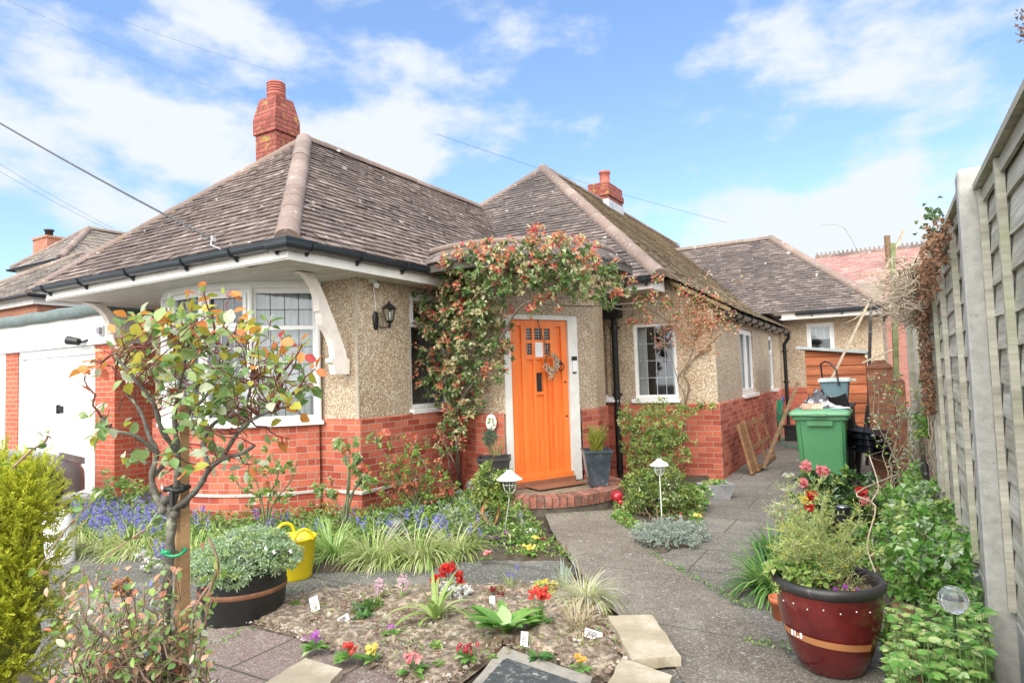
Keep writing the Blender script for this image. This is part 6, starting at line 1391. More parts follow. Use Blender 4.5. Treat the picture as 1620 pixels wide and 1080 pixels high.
for q in ([gz(722, 780), D(712, 740, 7.9), D(706, 700, 8), D(712, 660, 8.05), D(700, 600, 8.15)], [gz(732, 776), D(720, 735, 7.8), D(703, 700, 7.8), D(704, 670, 7.8), D(722, 648, 7.9)], [D(722, 650, 8), D(745, 600, 7.8), D(780, 560, 7.5), D(806, 515, 7.3)],
          [D(740, 480, 7.7), D(800, 470, 7.3), D(870, 482, 7.15), D(950, 484, 7.6), D(1020, 478, 8.6), D(1090, 481, 9.1), D(1150, 500, 9.1)], [D(745, 520, 7.6), D(720, 500, 7.7), D(752, 470, 7.4), D(768, 455, 7.2)], [D(930, 470, 7.2), D(985, 490, 8.2), D(1040, 480, 8.7)], [D(1035, 490, 8.6), D(1045, 500, 8.7), D(1060, 510, 8.9)]):
    p = smooth(q); mb.tube(p, [.012 - .007 * i / len(p) for i in range(len(p))], 6)
for _ in range(60):
    b = random.choice(cb_); c = Vector(b[0]); d = Vector(tuple(rv())); mb.tube(wander(c, c + Vector((d.x * b[1][0], -abs(d.y) * b[1][1], d.z * b[1][2])) * 1.1, 4, .03), .0035, 4)
mb.build('stems', simple('climber_stem', (.19, .15, .12), .85, var=.4, scale=20), cr)
# ---------------------------------------------------------------- pinkish climber on the rear wing
base = gz(1082, 770); t = plant('wall_climber', 'thin-stemmed climber with pale pinkish leaves fanned on the pebble-dash beside the sixteen-pane window', 'climber', base)
def W9(x, y, o=.05): return ony(x, y, 9.26 - o)
mb = MB()
for q, r in (([(1080, 772), (1084, 700), (1083, 650), (1090, 610), (1082, 592), (1095, 570), (1120, 548), (1150, 520)], .012), ([(1083, 650), (1082, 620), (1072, 600), (1090, 570), (1100, 540), (1110, 500)], .008), ([(1095, 570), (1110, 560), (1135, 548), (1158, 545)], .006), ([(1072, 600), (1060, 560), (1045, 530), (1040, 520)], .005), ([(1100, 540), (1085, 500), (1080, 470)], .005), ([(1120, 548), (1130, 510), (1128, 480)], .005)):
    p = smooth([W9(x, y, .04) for x, y in q]); mb.tube(p, [r * (1 - .5 * i / len(p)) for i in range(len(p))], 6)
mb.build('stems', TWIG, t); lv = Leaves()
for _ in range(150):
    x, y = random.gauss(1105, 26), random.gauss(505, 26)
    for _ in range(9): c = W9(x + random.uniform(-9, 9), y + random.uniform(-6, 6), random.uniform(.03, .14)); lv.add(c, rv() + np.array([0, 0, .1]), rv() * .7 + np.array([0, -1, .4]), random.uniform(.025, .05), random.uniform(.016, .028), pick([5, 1.2, 1]))
for _ in range(26):
    x, y = random.choice(((1050, 520), (1040, 535), (1062, 515), (1072, 528), (1045, 545), (1020, 470)))
    for _ in range(7): c = W9(x + random.uniform(-9, 9), y + random.uniform(-6, 6), random.uniform(.08, .18)); lv.add(c, rv(), rv() * .7 + np.array([0, -1, .4]), random.uniform(.025, .05), random.uniform(.016, .03), pick([5, 1, 1]))
mb = MB(); lv.into(mb); mb.build('leaves', [L_PINKB, L_CLO, L_CLR], t)
# ---------------------------------------------------------------- generic bushes
def bush(name, label, cat, basepx, blobs, n, l, w, mats, wts, stemcol=TWIG, ns=10, sr=.006, up=.5, shell=.3, group=None, curl=.25, lump=.35, jit=.05):
    b = gz(*basepx); t = plant(name, label, cat, b, group)
    foliage(t, 'leaves', blobs, n, l, w, mats, wts, up=up, shell=shell, curl=curl, lump=lump)
    ps = []
    for i in range(ns): c = random.choice(blobs); d = Vector(tuple(rv())); e_ = Vector(c[0]) + Vector((d.x * c[1][0], d.y * c[1][1], d.z * c[1][2])) * .95; ps.append((b + Vx(random.uniform(-.05, .05), random.uniform(-.04, .04), 0), e_))
    stems(t, 'stems', ps, (sr, sr * .4), stemcol, jit=jit); return t
dd = depth(gz(1040, 800))
bush('green_shrub', 'loose bright green shrub under the sixteen-pane window', 'shrub', (1040, 770), [B(1040, 668, 42, 8.75, 34, 22), B(1015, 700, 34, 8.7, 34, 20), B(1060, 705, 36, 8.75, 30, 20), B(1030, 735, 40, 8.6, 20, 20), B(1085, 648, 24, 8.9, 8, 10), B(1115, 642, 20, 8.95, 5, 8), B(995, 665, 16, 8.7, 24, 12)], 6200, .042, .022, [L_SHR, L_LIME, L_CLG], [4, 3, 1], ns=16, lump=.6)
bush('box_shrub', 'rounded yellow-tipped box shrub right of the doorstep', 'shrub', (1040, 830), [B(1035, 780, 50, 6.75, 36, 40), B(1065, 792, 42, 6.7, 34, 36), B(1012, 776, 32, 6.8, 30, 30), B(1045, 752, 34, 6.8, 22, 28), B(1088, 794, 24, 6.8, 22, 24)], 5200, .036, .02, [L_BOX, L_SHR, L_CLG], [3, 1.5, 2.5], ns=10, up=.9)
bush('cotton_lavender', 'low silver-grey bushy plant in front of the box shrub', 'shrub', (1060, 862), [B(1026, 842, 28, 5.7, 16, 26), B(1060, 838, 32, 5.75, 18, 28), B(1094, 842, 28, 5.75, 16, 26), B(1040, 850, 32, 5.55, 12, 22), B(1080, 851, 32, 5.55, 12, 22)], 5200, .032, .008, [L_GREY, F_WHITE], [6, .2], ns=12, up=1.0, curl=.1, lump=.3)
bush('small_green_plant', 'fresh green leafy plant between the box shrub and the stone trough', 'plant', (1105, 812), [B(1105, 788, 24, 7.0, 20, 20), B(1085, 815, 20, 6.7, 12, 18), B(985, 822, 16, 6.6, 12, 16), B(1000, 800, 16, 6.9, 14, 14)], 1100, .05, .032, [L_BALM, L_LIME], [3, 1])
t = plant('box_tree', 'little box tree with a bare orange-brown trunk left of the doorstep', 'tree', gz(782, 862)); 
foliage(t, 'crown', [B(775, 762, 24, 6.05, 30, 24), B(795, 775, 22, 6.05, 26, 22), B(765, 785, 20, 6.05, 24, 20), B(788, 798, 24, 6.05, 20, 20), B(803, 755, 12, 6.05, 14, 12)], 2600, .036, .022, [L_BOX, L_SHR, L_LIME, L_CLG], [4, 2, 1, 1.4], up=.9)
mb = MB(); mb.tube(smooth([gz(784, 856), D(780, 845, 5.97), D(775, 828, 5.97), D(763, 812, 5.97), D(772, 790, 6.0)]), .02, 8); mb.tube([D(779, 838, 5.97), D(788, 815, 5.97), D(790, 790, 6.0)], .011, 6); mb.build('trunk', simple('orange_bark', (.42, .20, .09), .9, var=.35, scale=18), t)
rosegrp = 'rose bushes along the front wall'
def rosebush(label, basepx, paths, blobs, n, mats=(L_ROSE, L_CLR, L_SHR), w=(3, .8, 1), l=.055, wd=.038):
    b = gz(*basepx); t = plant('rose_bush', label, 'rose bush', b, rosegrp); dd_ = depth(b)
    mb = MB()
    for q in paths: p = smooth([b] + [D(x, y, dd_ + random.uniform(-.06, .1)) for x, y in q]); mb.tube(p, [.013 - .009 * i / len(p) for i in range(len(p))], 6)
    mb.build('stems', BARKG, t); foliage(t, 'leaves', [B(x, y, r, dd_, r, r) for x, y, r in blobs], n, l, wd, list(mats), list(w), shell=.2, lump=.9)
rosebush('rose bush with a forked stem in front of the brick corner', (543, 852), [[(545, 800), (560, 775), (575, 745), (568, 720)], [(540, 810), (520, 780), (505, 765)], [(548, 795), (550, 760), (553, 715)], [(560, 775), (590, 755)], [(553, 740), (530, 700), (570, 690)]], [(553, 725, 20), (568, 748, 24), (520, 768, 18), (585, 762, 14), (540, 700, 12), (560, 698, 10), (590, 700, 10), (610, 690, 8), (505, 775, 10)], 560)
rosebush('dense twiggy rose bush between the brick corner and the climbing rose', (655, 825), [[(640, 780), (620, 740), (608, 715)], [(655, 780), (650, 740), (660, 690)], [(665, 790), (690, 750), (700, 720)], [(650, 790), (625, 770), (600, 760)], [(660, 780), (675, 740), (640, 700)], [(668, 800), (700, 780), (715, 760)]], [(632, 735, 28), (660, 715, 24), (650, 765, 32), (690, 750, 26), (620, 775, 26), (685, 785, 28), (715, 770, 18), (610, 705, 12), (645, 690, 12), (598, 700, 10)], 2000, (L_SHR, L_CLR, L_DEAD), (3, 1.3, 1.5), .042, .026)
rosebush('sparse rose bush behind the half-barrel against the bay plinth', (420, 850), [[(415, 800), (405, 760), (385, 720)], [(425, 790), (440, 750), (430, 715)], [(430, 800), (460, 760), (470, 730)], [(412, 790), (380, 770), (365, 740)]], [(405, 745, 18), (440, 730, 18), (425, 775, 20), (465, 745, 12), (380, 755, 14), (388, 715, 10), (430, 705, 10), (460, 790, 14), (400, 790, 16)], 620, w=(4, .7, 1.5), l=.045, wd=.03)
rosebush('low rose bush near the garage pier', (190, 810), [[(185, 780), (165, 760)], [(200, 780), (225, 765)], [(195, 770), (200, 745)]], [(185, 775, 26), (215, 780, 24), (160, 780, 18), (240, 785, 16)], 700, w=(5, .3, 2), l=.06, wd=.035)
# lavender and mixed low green shrubs in the upper bed
bush('lavender_bush', 'grey-green spiky bush left of the little box tree', 'shrub', (735, 868), [B(735, 818, 34, 6.05, 30, 26), B(762, 826, 26, 6.0, 24, 22), B(705, 832, 26, 6.1, 22, 22)], 2600, .055, .009, [L_GREY, L_SHR, L_LIME], [2, 2.4, 1], up=.2, curl=.05)
bush('green_bush', 'soft green bush at the foot of the climbing rose', 'shrub', (700, 815), [B(700, 800, 30, 6.9, 16, 24), B(650, 812, 30, 6.6, 14, 24), B(600, 822, 24, 6.2, 12, 20), B(740, 790, 20, 7.1, 16, 20)], 1900, .05, .02, [L_SHR, L_BALM, L_GREY], [3, 1, 1.2])
bush('aubrieta', 'low cushion of bright purple flowers by the white lamp', 'flowers', (775, 872), [B(775, 856, 28, 5.75, 12, 22), B(795, 850, 18, 5.8, 11, 16), B(757, 854, 14, 5.8, 9, 14)], 1300, .028, .020, [F_PURP, L_SHR], [3, 1.4], ns=4, up=1)
# ---------------------------------------------------------------- strap-leaved clumps, bluebells, ground cover
def clump(name, label, cat, x, y, n, L, w, mats, wts, spread=.9, r0=.05, droop=.9, group=None, dep=None, z=0, seg=5):
    b = gz(x, y, z) if dep is None else D(x, y, dep)
    t_ = MB(); blades(t_, b, n, L, w, 0, spread, r0, droop, seg, mats=wts); o = t_.build(name, mats, None, loc=b); tag(o, label, cat, group); return o
cg = 'clumps of strap leaves along the bed edge'
clump('strap_leaf_clump', 'lush arching green clump right beside the yellow tub', 'plant', 530, 884, 330, .42, .014, [L_GRASS, L_BALM], [3, 1.5], 1.3, .12, 1.15, cg)
clump('strap_leaf_clump', 'flopped pale green clump, second along from the yellow tub', 'plant', 600, 890, 480, .42, .012, [L_GRASS, L_LIME, L_VAR], [2, 1, 1.6], 1.5, .16, 1.25, cg)
clump('strap_leaf_clump', 'yellow-green arching clump in the middle of the bed edge', 'plant', 665, 888, 480, .42, .012, [L_GRASS, L_LIME, L_VAR], [2, 1.5, 1.4], 1.45, .16, 1.25, cg)
clump('strap_leaf_clump', 'loose clump at the right end of the bed edge by the purple cushion', 'plant', 722, 878, 330, .36, .011, [L_GRASS, L_LIME, L_VAR], [2, 1.3, 1], 1.5, .14, 1.2, cg)
clump('strap_leaf_clump', 'spreading clump nearest the white sack at the left', 'plant', 150, 868, 420, .36, .011, [L_GRASS, L_LIME, L_VAR], [2, 1, 1], 1.6, .25, 1.3, cg)
clump('strap_leaf_clump', 'flattened light green clump in front of the bluebells', 'plant', 215, 872, 520, .40, .011, [L_GRASS, L_LIME, L_VAR], [2, 1.5, 1.2], 1.6, .28, 1.3, cg)
clump('strap_leaf_clump', 'dark strap clump just behind the half-barrel', 'plant', 310, 888, 240, .34, .011, [L_GRASS, L_SHR], [2, 1], 1.2, .15, 1.0, cg)
def sprinkle(name, label, inside_px, n, l, w, mats, wts, zr=(0.02, .12), kind='stuff', up=1.0):
    lv = Leaves(); k = 0
    while k < n:
        x, y = inside_px(); p = gz(x, y); z = random.uniform(*zr); lv.add((p.x, p.y, z), rv() + np.array([0, 0, .4]), rv() * .6 + np.array([0, 0, up]), l * random.uniform(.6, 1.3), w * random.uniform(.7, 1.2), pick(wts)); k += 1
    mb = MB(); lv.into(mb); o = mb.build(name, mats); tag(o, label=label, kind=kind); return o
def quadpx(q):
    def f():
        u, v = random.random(), random.random(); a, b, c, d = q
        return (a[0] * (1 - u) * (1 - v) + b[0] * u * (1 - v) + c[0] * u * v + d[0] * (1 - u) * v, a[1] * (1 - u) * (1 - v) + b[1] * u * (1 - v) + c[1] * u * v + d[1] * (1 - u) * v)
    return f
def patches(*qs):
    fs = [(quadpx(q), w) for q, w in qs]
    return lambda: fs[pick([w for f, w in fs])][0]()
bedA = patches((((110, 800), (300, 805), (310, 870), (110, 862)), 3), (((300, 812), (500, 815), (505, 870), (310, 880)), 2), (((500, 818), (730, 790), (760, 860), (505, 880)), 3), (((730, 790), (820, 800), (865, 865), (740, 875)), 1.6))
sprinkle('ground_cover', 'low mixed green leaves filling the bed under the front wall', bedA, 9000, .06, .022, [L_SHR, L_GRASS, L_DK, L_BALM], [3, 3, 1.5, 1.5], (.02, .16))
def muscari(name, label, f, n, mat, h=(.12, .24), s=.016):
    mb = MB(); lv = Leaves()
    for _ in range(n):
        x, y = f(); p = gz(x, y); hh = random.uniform(*h); top = np.array([p.x + random.uniform(-.02, .02), p.y, hh])
        for k in range(9): lv.add(top + np.array([random.uniform(-.012, .012), random.uniform(-.012, .012), -.008 * k + .01]), rv(), rv(), s, s * .8, 0)
    lv.into(mb); o = mb.build(name, [mat]); tag(o, label=label, kind='stuff')
def bellsA():
    while True:
        x, y = random.gauss(215, 75), random.gauss(838, 16)
        if 105 < x < 345 and 805 < y < 872: return x, y
muscari('bluebells', 'drift of blue flowers between the garage pier and the bay plinth', bellsA, 400, F_BLUE, (.10, .24), .022)
bp = [(485, 865), (500, 870), (570, 868), (578, 862), (620, 866), (655, 868), (690, 862), (700, 864), (705, 870), (668, 852), (560, 850), (620, 850), (455, 845), (398, 838), (255, 905), (262, 912), (750, 868), (640, 846), (600, 852), (410, 845), (430, 850)]
def bellsB(): x, y = random.choice(bp); return x + random.gauss(0, 7), y + random.gauss(0, 4)
muscari('bluebells', 'scattered blue flower spikes among the strap leaves', bellsB, 85, F_BLUE, (.14, .28), .024)
sprinkle('ground_cover', 'weeds and fallen leaves on the soil round the doorstep and the path edge', patches((((800, 850), (865, 860), (900, 885), (800, 888)), 2), (((970, 800), (1010, 840), (1040, 862), (975, 830)), 1.5), (((1060, 800), (1120, 790), (1110, 840), (1070, 858)), 1.5)), 1100, .045, .022, [L_SHR, L_BALM, L_DEAD], [3, 2, 1], (.01, .07))
sprinkle('moss', 'small weeds growing in the cracks of the paving', patches((((1000, 866), (1030, 876), (1195, 965), (1180, 968)), 3), (((870, 845), (905, 890), (912, 896), (874, 850)), 1), (((1180, 1015), (1250, 1025), (1250, 1032), (1190, 1025)), 1), (((460, 935), (900, 928), (900, 934), (460, 940)), 2), (((860, 815), (960, 812), (958, 818), (862, 821)), .7), (((300, 1040), (420, 985), (424, 990), (310, 1046)), 1)), 330, .028, .014, [L_SHR, L_BALM, L_DK], [3, 2, 1], (.01, .035))
sprinkle('weeds', 'seedlings and dry scraps scattered over the open soil', patches((((440, 955), (900, 935), (1000, 1040), (620, 1060)), 1)), 900, .03, .012, [L_SHR, L_DEAD, L_GREY, L_VAR], [2, 3, .7, .6], (.045, .075))
# ---------------------------------------------------------------- bed flowers, each plant a thing
def primula(x, y, s, fm, lab, leafm_=None, n=14, nf=26, h=.06, fr=.05, name='primrose', cat='flower', lw=.5, leafL=.07, fs=.0135, group='bedding plants in the soil', upr=0):
    b = gz(x, y, .045); t = plant(name, lab, cat, b, group); lv = Leaves()
    for k in range(n): a = random.random() * 6.28; d = np.array([math.cos(a), math.sin(a), random.uniform(.15, .7) + upr]); lv.add(np.array(b) + d * .008, d, (0, 0, 1), leafL * s * random.uniform(.7, 1.2), leafL * s * lw * random.uniform(.8, 1.2), 0)
    mb = MB(); lv.into(mb, True, .35, .2); mb.build('leaves', [leafm_ or L_BALM], t); lv = Leaves(); st_ = MB()
    if nf:
        heads = [np.array(b) + np.array([random.gauss(0, fr * s * .45), random.gauss(0, fr * s * .35), h * s + random.uniform(-.3, .3) * fr * s]) for _ in range(max(3, nf // 3))]
        for c in heads:
            st_.tube([b, Vector(tuple(c))], .0016, 3, caps=False); nrm = rv() * .4 + np.array([-.05, -.5, .7]); nrm /= np.linalg.norm(nrm); u = np.cross(nrm, [1, 0, .1]); u /= np.linalg.norm(u); v = np.cross(nrm, u)
            for k in range(5): a = k * 1.2566; d = u * math.cos(a) + v * math.sin(a); lv.add(c, d + nrm * .25, nrm, fs * s * 1.2, fs * s * 1.1, 0)
            lv.add(c + nrm * .002, u, nrm, fs * s * .4, fs * s * .4, 1)
        mb = MB(); lv.into(mb, False, .1, .1); mb.build('flowers', [fm, F_YEL], t); st_.build('stalks', STEMG, t)
    return t
primula(498, 1026, 1.1, F_PURP, 'purple primrose with a yellow eye near the paving edge', nf=30)
primula(552, 1042, 1.1, F_RED, 'bright red primrose at the front of the bed', nf=46)
primula(590, 1046, 1.0, F_YEL, 'yellow primrose right of the bright red one', nf=50, n=6)
primula(651, 1062, 1.15, F_PINK, 'pink and white primrose at the front edge of the bed', nf=40)
primula(740, 1042, 1.0, F_CRIM, 'dark crimson primrose in the middle of the bed front', nf=44)
primula(620, 1003, .8, F_PURP, 'tiny dark pansy with few flowers in the middle of the bed', nf=10, n=8)
primula(838, 876, .95, F_YEL, 'yellow primrose cushion in the corner by the path', nf=60, n=6); primula(848, 858, .8, F_YEL, 'paler yellow primrose behind the yellow cushion by the path', nf=50, n=6)
primula(843, 850, 1.0, F_WHITE, 'white primrose by the grey bird ornament', nf=50, n=6); primula(773, 884, .9, F_PINK, 'coral-red flower poking out below the purple cushion', nf=40, n=4)
primula(860, 860, .8, F_CRIM, 'small red primrose nearest the path', nf=20, n=8); primula(1103, 822, .8, F_YEL, 'yellow flower at the end of the right-hand bed', nf=36, n=8); primula(822, 832, .8, F_WHITE, 'pale primrose just behind the grey bird ornament', nf=30, n=8)
primula(920, 1058, .85, F_ORA, 'orange pansy near the inspection cover', nf=26, n=8)
primula(800, 1003, 2.5, F_RED, 'large leafless-flowered primula with broad upright fresh leaves', nf=0, n=26, leafL=.085, lw=.42, name='primula', cat='plant', upr=.7)
primula(855, 992, 1.4, F_RED, 'tall red polyanthus above pale green leaves', nf=60, n=14, h=.14, fr=.055, name='polyanthus', upr=.5)
for i, (x, y, s, lb) in enumerate(((852, 1040, 1.0, 'dark green rosette seedling near the inspection cover'), (690, 1022, .6, 'small seedling left of the dark crimson primrose'), (575, 975, .9, 'dark bushy seedling beside the crumpled label'), (465, 955, .6, 'small seedling close to the half-barrel'), (612, 1002, .4, 'tiny seedling beside the dark pansy'), (648, 1000, .5, 'tiny seedling in the bare middle of the bed'), (695, 1050, .4, 'tiny blue-grey seedling near the pink primrose'), (780, 1040, .4, 'tiny seedling right of the dark crimson primrose'))):
    primula(x, y, s, None, lb, L_DK if i in (0, 2) else L_SHR, nf=0, n=22, name='seedling', cat='seedling', lw=.4, group='seedlings in the bed')
bush('dark_shrublet', 'small dark evergreen shrublet left of the red cyclamen', 'shrub', (583, 978), [B(583, 962, 26, 4.15, 13, 24)], 700, .028, .010, [L_DK, L_SHR], [2, 1], ns=6)
bush('yellow_shrublet', 'small yellow-green rosette shrub behind the variegated grass', 'shrub', (864, 945), [B(864, 932, 18, 4.38, 13, 16)], 650, .026, .014, [L_LIME, F_YEL], [2, 2], ns=4, up=1)
bush('white_candytuft', 'cushion of white flowers behind the strap-leaved lily', 'flowers', (728, 950), [B(715, 942, 16, 4.27, 10, 15), B(733, 936, 13, 4.3, 9, 13), B(705, 930, 12, 4.38, 10, 12)], 900, .02, .016, [F_WHITE, L_GREY], [6, 1], ns=3, up=1)
bush('heather', 'low reddish heather right of the white flowers', 'plant', (780, 955), [B(783, 940, 18, 4.33, 11, 12)], 350, .022, .008, [F_CRIM, L_DEAD, L_SHR], [2, 2, 1], ns=8, curl=.1)
def lily():
    b = gz(690, 978, .04); t = plant('lily_clump', 'pale green strap-leaved lily sprawling in the middle of the bed', 'plant', b); mb = MB(); blades(mb, b, 24, .42, .030, 0, 1.3, .03, .9, 6); mb.build('leaves', [L_GRASS], t)
    b2 = gz(708, 935, .04); t = plant('cyclamen', 'bright red double flowers on stalks above the white cushion', 'flower', b2); lv = Leaves(); st_ = MB()
    for (x, y, r) in ((705, 903, 11), (726, 910, 7), (688, 917, 6), (730, 918, 5), (712, 898, 7)):
        c = D(x, y, depth(b2) - .05); st_.tube([b2, c], .003, 5)
        for _ in range(int(r * 5)): lv.add(np.array(c) + rv() * r * .0032, rv() + np.array([0, 0, .5]), rv(), .03, .024, 0)
    mb = MB(); lv.into(mb); mb.build('flowers', [F_RED], t); st_.build('stalks', STEMG, t); mb = MB(); blades(mb, b2, 20, .12, .02, 0, .9, .03, .7, 4); mb.build('leaves', [L_SHR], t)
    for (x, y, tx, ty, lb) in ((636, 950, 638, 922, 'pale pink hyacinth beside the strap-leaved lily'), (603, 945, 601, 928, 'fading lilac hyacinth furthest left in the bed')):
        b3 = gz(x, y, .04); t = plant('hyacinth', lb, 'flower', b3, 'hyacinths'); mb = MB(); blades(mb, b3, 9, .16, .016, 0, .9, .01, .7, 5); mb.build('leaves', [L_GRASS], t); lv = Leaves(); c = np.array(D(tx, ty, depth(b3)))
        for _ in range(110): lv.add(c + rv() * np.array([.028, .028, .05]), rv(), rv(), .02, .012, 0)
        mb = MB(); lv.into(mb); mb.tube([b3, Vector(tuple(c))], .005, 5, m=1); mb.build('flower_spike', [F_PPINK, STEMG], t)
    b4 = gz(808, 932, .03); t = plant('grape_hyacinth', 'three blue flower spikes over thin grassy leaves at the slab edge', 'flower', b4); mb = MB(); blades(mb, b4, 26, .20, .005, 0, 1.2, .02, .8, 5); mb.build('leaves', [L_GRASS], t); lv = Leaves()
    for (x, y) in ((819, 897), (804, 908), (811, 908)):
        c = np.array(D(x, y, depth(b4)))
        for _ in range(30): lv.add(c + rv() * np.array([.010, .010, .018]), rv(), rv(), .011, .009, 0)
    mb = MB(); lv.into(mb); mb.build('flower_spike', [F_BLUE], t)
lily()
clump('variegated_grass', 'cream and green variegated grass beside the path', 'grass clump', 928, 958, 760, .34, .006, [L_VAR, F_WHITE, L_LIME], [4, 1.0, 1.2], 1.8, .06, 1.1)
clump('dry_grass', 'dry straw-coloured grass clump in front of the variegated one', 'grass clump', 915, 1000, 200, .24, .005, [simple('straw', (.52, .42, .27), .9, var=.3), L_VAR], [4, 1], 1.3, .05, 1.0)
clump('blue_grass', 'small blue-green iris clump just behind the variegated grass', 'grass clump', 892, 937, 50, .22, .012, [L_GREY, L_SHR], [3, 1], .5, .04, .4)
# barrel foliage
t = plant('rock_plant', 'mound of fine grey-green foliage spilling over the half-barrel', 'plant', bc + Vx(0, 0, .30)); dB = depth(bc)
foliage(t, 'leaves', [(bc + Vx(0, 0, .38), (.32, .32, .11)), (bc + Vx(.04, .02, .43), (.27, .27, .12)), (bc + Vx(.22, .08, .38), (.16, .16, .09)), (bc + Vx(-.2, -.05, .36), (.14, .16, .08)), (bc + Vx(.0, -.24, .335), (.18, .08, .07)), (bc + Vx(.14, -.2, .33), (.14, .09, .07))], 17000, .026, .010, [L_SAX, L_GREY, L_LIME], [6, .4, 1.2], shell=.7, up=.7, lump=.15)
lv = Leaves()
for (x, y) in ((433, 873), (459, 872), (397, 905), (420, 868)):
    c = np.array(D(x, y, dB - .22))
    for k in range(5): a = k * 1.257; lv.add(c, (math.cos(a), .2, math.sin(a)), (0, -1, .3), .017, .014, 0)
mb = MB(); lv.into(mb); mb.build('flowers', [F_WHITE], t)
stems(t, 'stems', [(bc + Vx(0, 0, .3), bc + Vx(random.uniform(-.22, .22), random.uniform(-.22, .22), .40)) for _ in range(20)], .002, STEMG)
# pot plants by the door
p = P2 + Vx(0, 0, .38); t = plant('fern', 'yellow-green fern in the tall blue-grey pot', 'fern', p); mb = MB(); lv = Leaves()
for k in range(32):
    a = random.random() * 6.28; r = random.uniform(.06, .19); hgt = random.uniform(.17, .30); q = [p + Vx(math.cos(a) * r * s, math.sin(a) * r * s, 1.2 * hgt * (s * 1.4 - .4 * s * s)) for s in (0, .25, .5, .75, 1)]; mb.tube(q, .0025, 4)
    for i in range(26):
        s = (i + 3) / 29; c = q[0].lerp(q[2], s * 2) if s < .5 else q[2].lerp(q[4], s * 2 - 1); sd = np.array([-math.sin(a), math.cos(a), .1]) * (1 if i % 2 else -1); lv.add(c, sd + np.array([0, 0, .3]), rv() * .3 + np.array([0, 0, 1]), .085 * (1.1 - s), .02, 0)
fm_ = MB(); lv.into(fm_); fm_.build('fronds', [L_FERN], t); mb.na = []; mb.build('stalks', STEMG, t)
p = P1 + Vx(0, 0, zp - P1.z - .03); t = plant('dwarf_conifer', 'small blue-green dwarf conifer in the charcoal pot', 'conifer', p); foliage(t, 'needles', [B(775, 692, 12, 7.35, 13, 12)], 900, .03, .006, [leafm('blue_needle', (.07, .17, .10), (.14, .26, .17), .6, .2)], [1], shell=.3); stems(t, 'trunk', [(p, D(775, 700, 7.35))], .008, TWIG)
clump('pot_grass', 'ginger and green grasses in the charcoal pot', 'grass clump', 785, 720, 110, .26, .006, [L_VAR, L_PINKB, L_SHR], [2, 2, 2], .7, .08, .7, dep=7.35)
bush('trough_plant', 'bright green trailing plant in the stone trough', 'plant', (1133, 775), [(p_, (.13, .10, .04)) for p_ in [gz(1133, 790) + view(gz(1133, 790)) * .10 + Vx(0, 0, .17)]], 500, .03, .018, [L_BALM, L_LIME], [2, 2], ns=3, up=1)
# ---------------------------------------------------------------- red pot plants
pc = rc + Vx(0, 0, .40); dP = depth(rc)
t = plant('fennel', 'tall airy yellow-green herb with pale seed heads growing at the red pot', 'herb', pc)
tops = [(1246, 775), (1226, 812), (1265, 800), (1300, 800), (1290, 770), (1330, 850), (1345, 835), (1318, 815), (1360, 815), (1275, 830), (1240, 840), (1255, 860), (1310, 870), (1230, 870), (1290, 850), (1370, 870), (1352, 880)]
mb = MB(); lv = Leaves()
for x, y in tops:
    s0 = pc + Vx(random.uniform(-.15, .08), random.uniform(-.1, .1), 0); e = D(x, y, dP + random.uniform(-.15, .15)); q = wander(s0, e, 6, .04); mb.tube(q, [.005, .0045, .004, .0035, .003, .0025, .002], 5)
    for i in range(1, 7):
        for _ in range(11):
            o_ = np.array(q[i]); d = rv(); d[2] = abs(d[2]); ln = random.uniform(.03, .09); mb.tube([q[i], Vector(tuple(o_ + d * ln))], .0009, 3, caps=False)
            for _ in range(4): lv.add(o_ + d * ln * random.uniform(.4, 1), rv() + d, rv(), .022, .006, pick([4, 3, 1]))
for (x, y) in ((1246, 775), (1226, 812), (1248, 752), (1232, 800)):
    c = np.array(D(x, y, dP)); 
    for k in range(46): d = rv(); d[2] = abs(d[2]); q = c + d * np.array([.03, .03, .012]); mb.tube([Vector(tuple(c)) - Vx(0, 0, .02), Vector(tuple(q))], .0007, 3, caps=False); lv.add(q, rv(), (0, 0, 1), .007, .006, 3)
mb.build('stalks', simple('pale_stalk', (.42, .46, .20), .7), t); mb = MB(); lv.into(mb, False, .1, .1); mb.build('leaves', [L_LIME, L_GRASS, F_YEL, F_WHITE], t)
bush('geranium', 'soft green leafy plant filling the left side of the red pot', 'plant', (1285, 1040), [(pc + Vx(-.12, -.02, .05), (.15, .15, .09)), (pc + Vx(-.20, -.06, .06), (.10, .10, .08)), (pc + Vx(-.02, .08, .05), (.14, .12, .08))], 1600, .04, .026, [L_BALM, L_LIME, L_SHR], [2, 2, 1.5], ns=1)
t = plant('viola', 'purple and orange violas with dry stems in the right side of the red pot', 'flower', pc + Vx(.1, -.05, 0)); lv = Leaves()
for (x, y, m) in ((1322, 932, 0), (1333, 935, 0), (1343, 937, 0), (1350, 936, 1), (1337, 928, 0), (1356, 933, 0)):
    c = np.array(D(x, y, dP - .1))
    for k in range(6): a = k * 1.05; lv.add(c, (math.cos(a), .2, math.sin(a)), (0, -1, .4), .014, .013, m)
for _ in range(160): q = pc + Vx(random.uniform(-.04, .18), random.uniform(-.12, .12), random.uniform(.0, .03)); lv.add(q, rv(), (0, 0, 1), .02, .012, pick([0, 0, 3, 2]))
mb = MB(); lv.into(mb); mb.build('flowers', [F_PURP, F_ORA, L_SHR, L_DEAD], t); mb = MB(); blades(mb, pc + Vx(.08, .02, .0), 60, .13, .003, 0, 1.0, .1, .9, 4); mb.build('dry_stems', [TWIGP], t)
clump('strap_leaf_plant', 'dark glossy strap-leaved plant spilling onto the path left of the red pot', 'plant', 1228, 940, 300, .40, .020, [L_DK, L_BALM, L_GRASS], [3, 2, .6], 1.2, .12, 1.0)
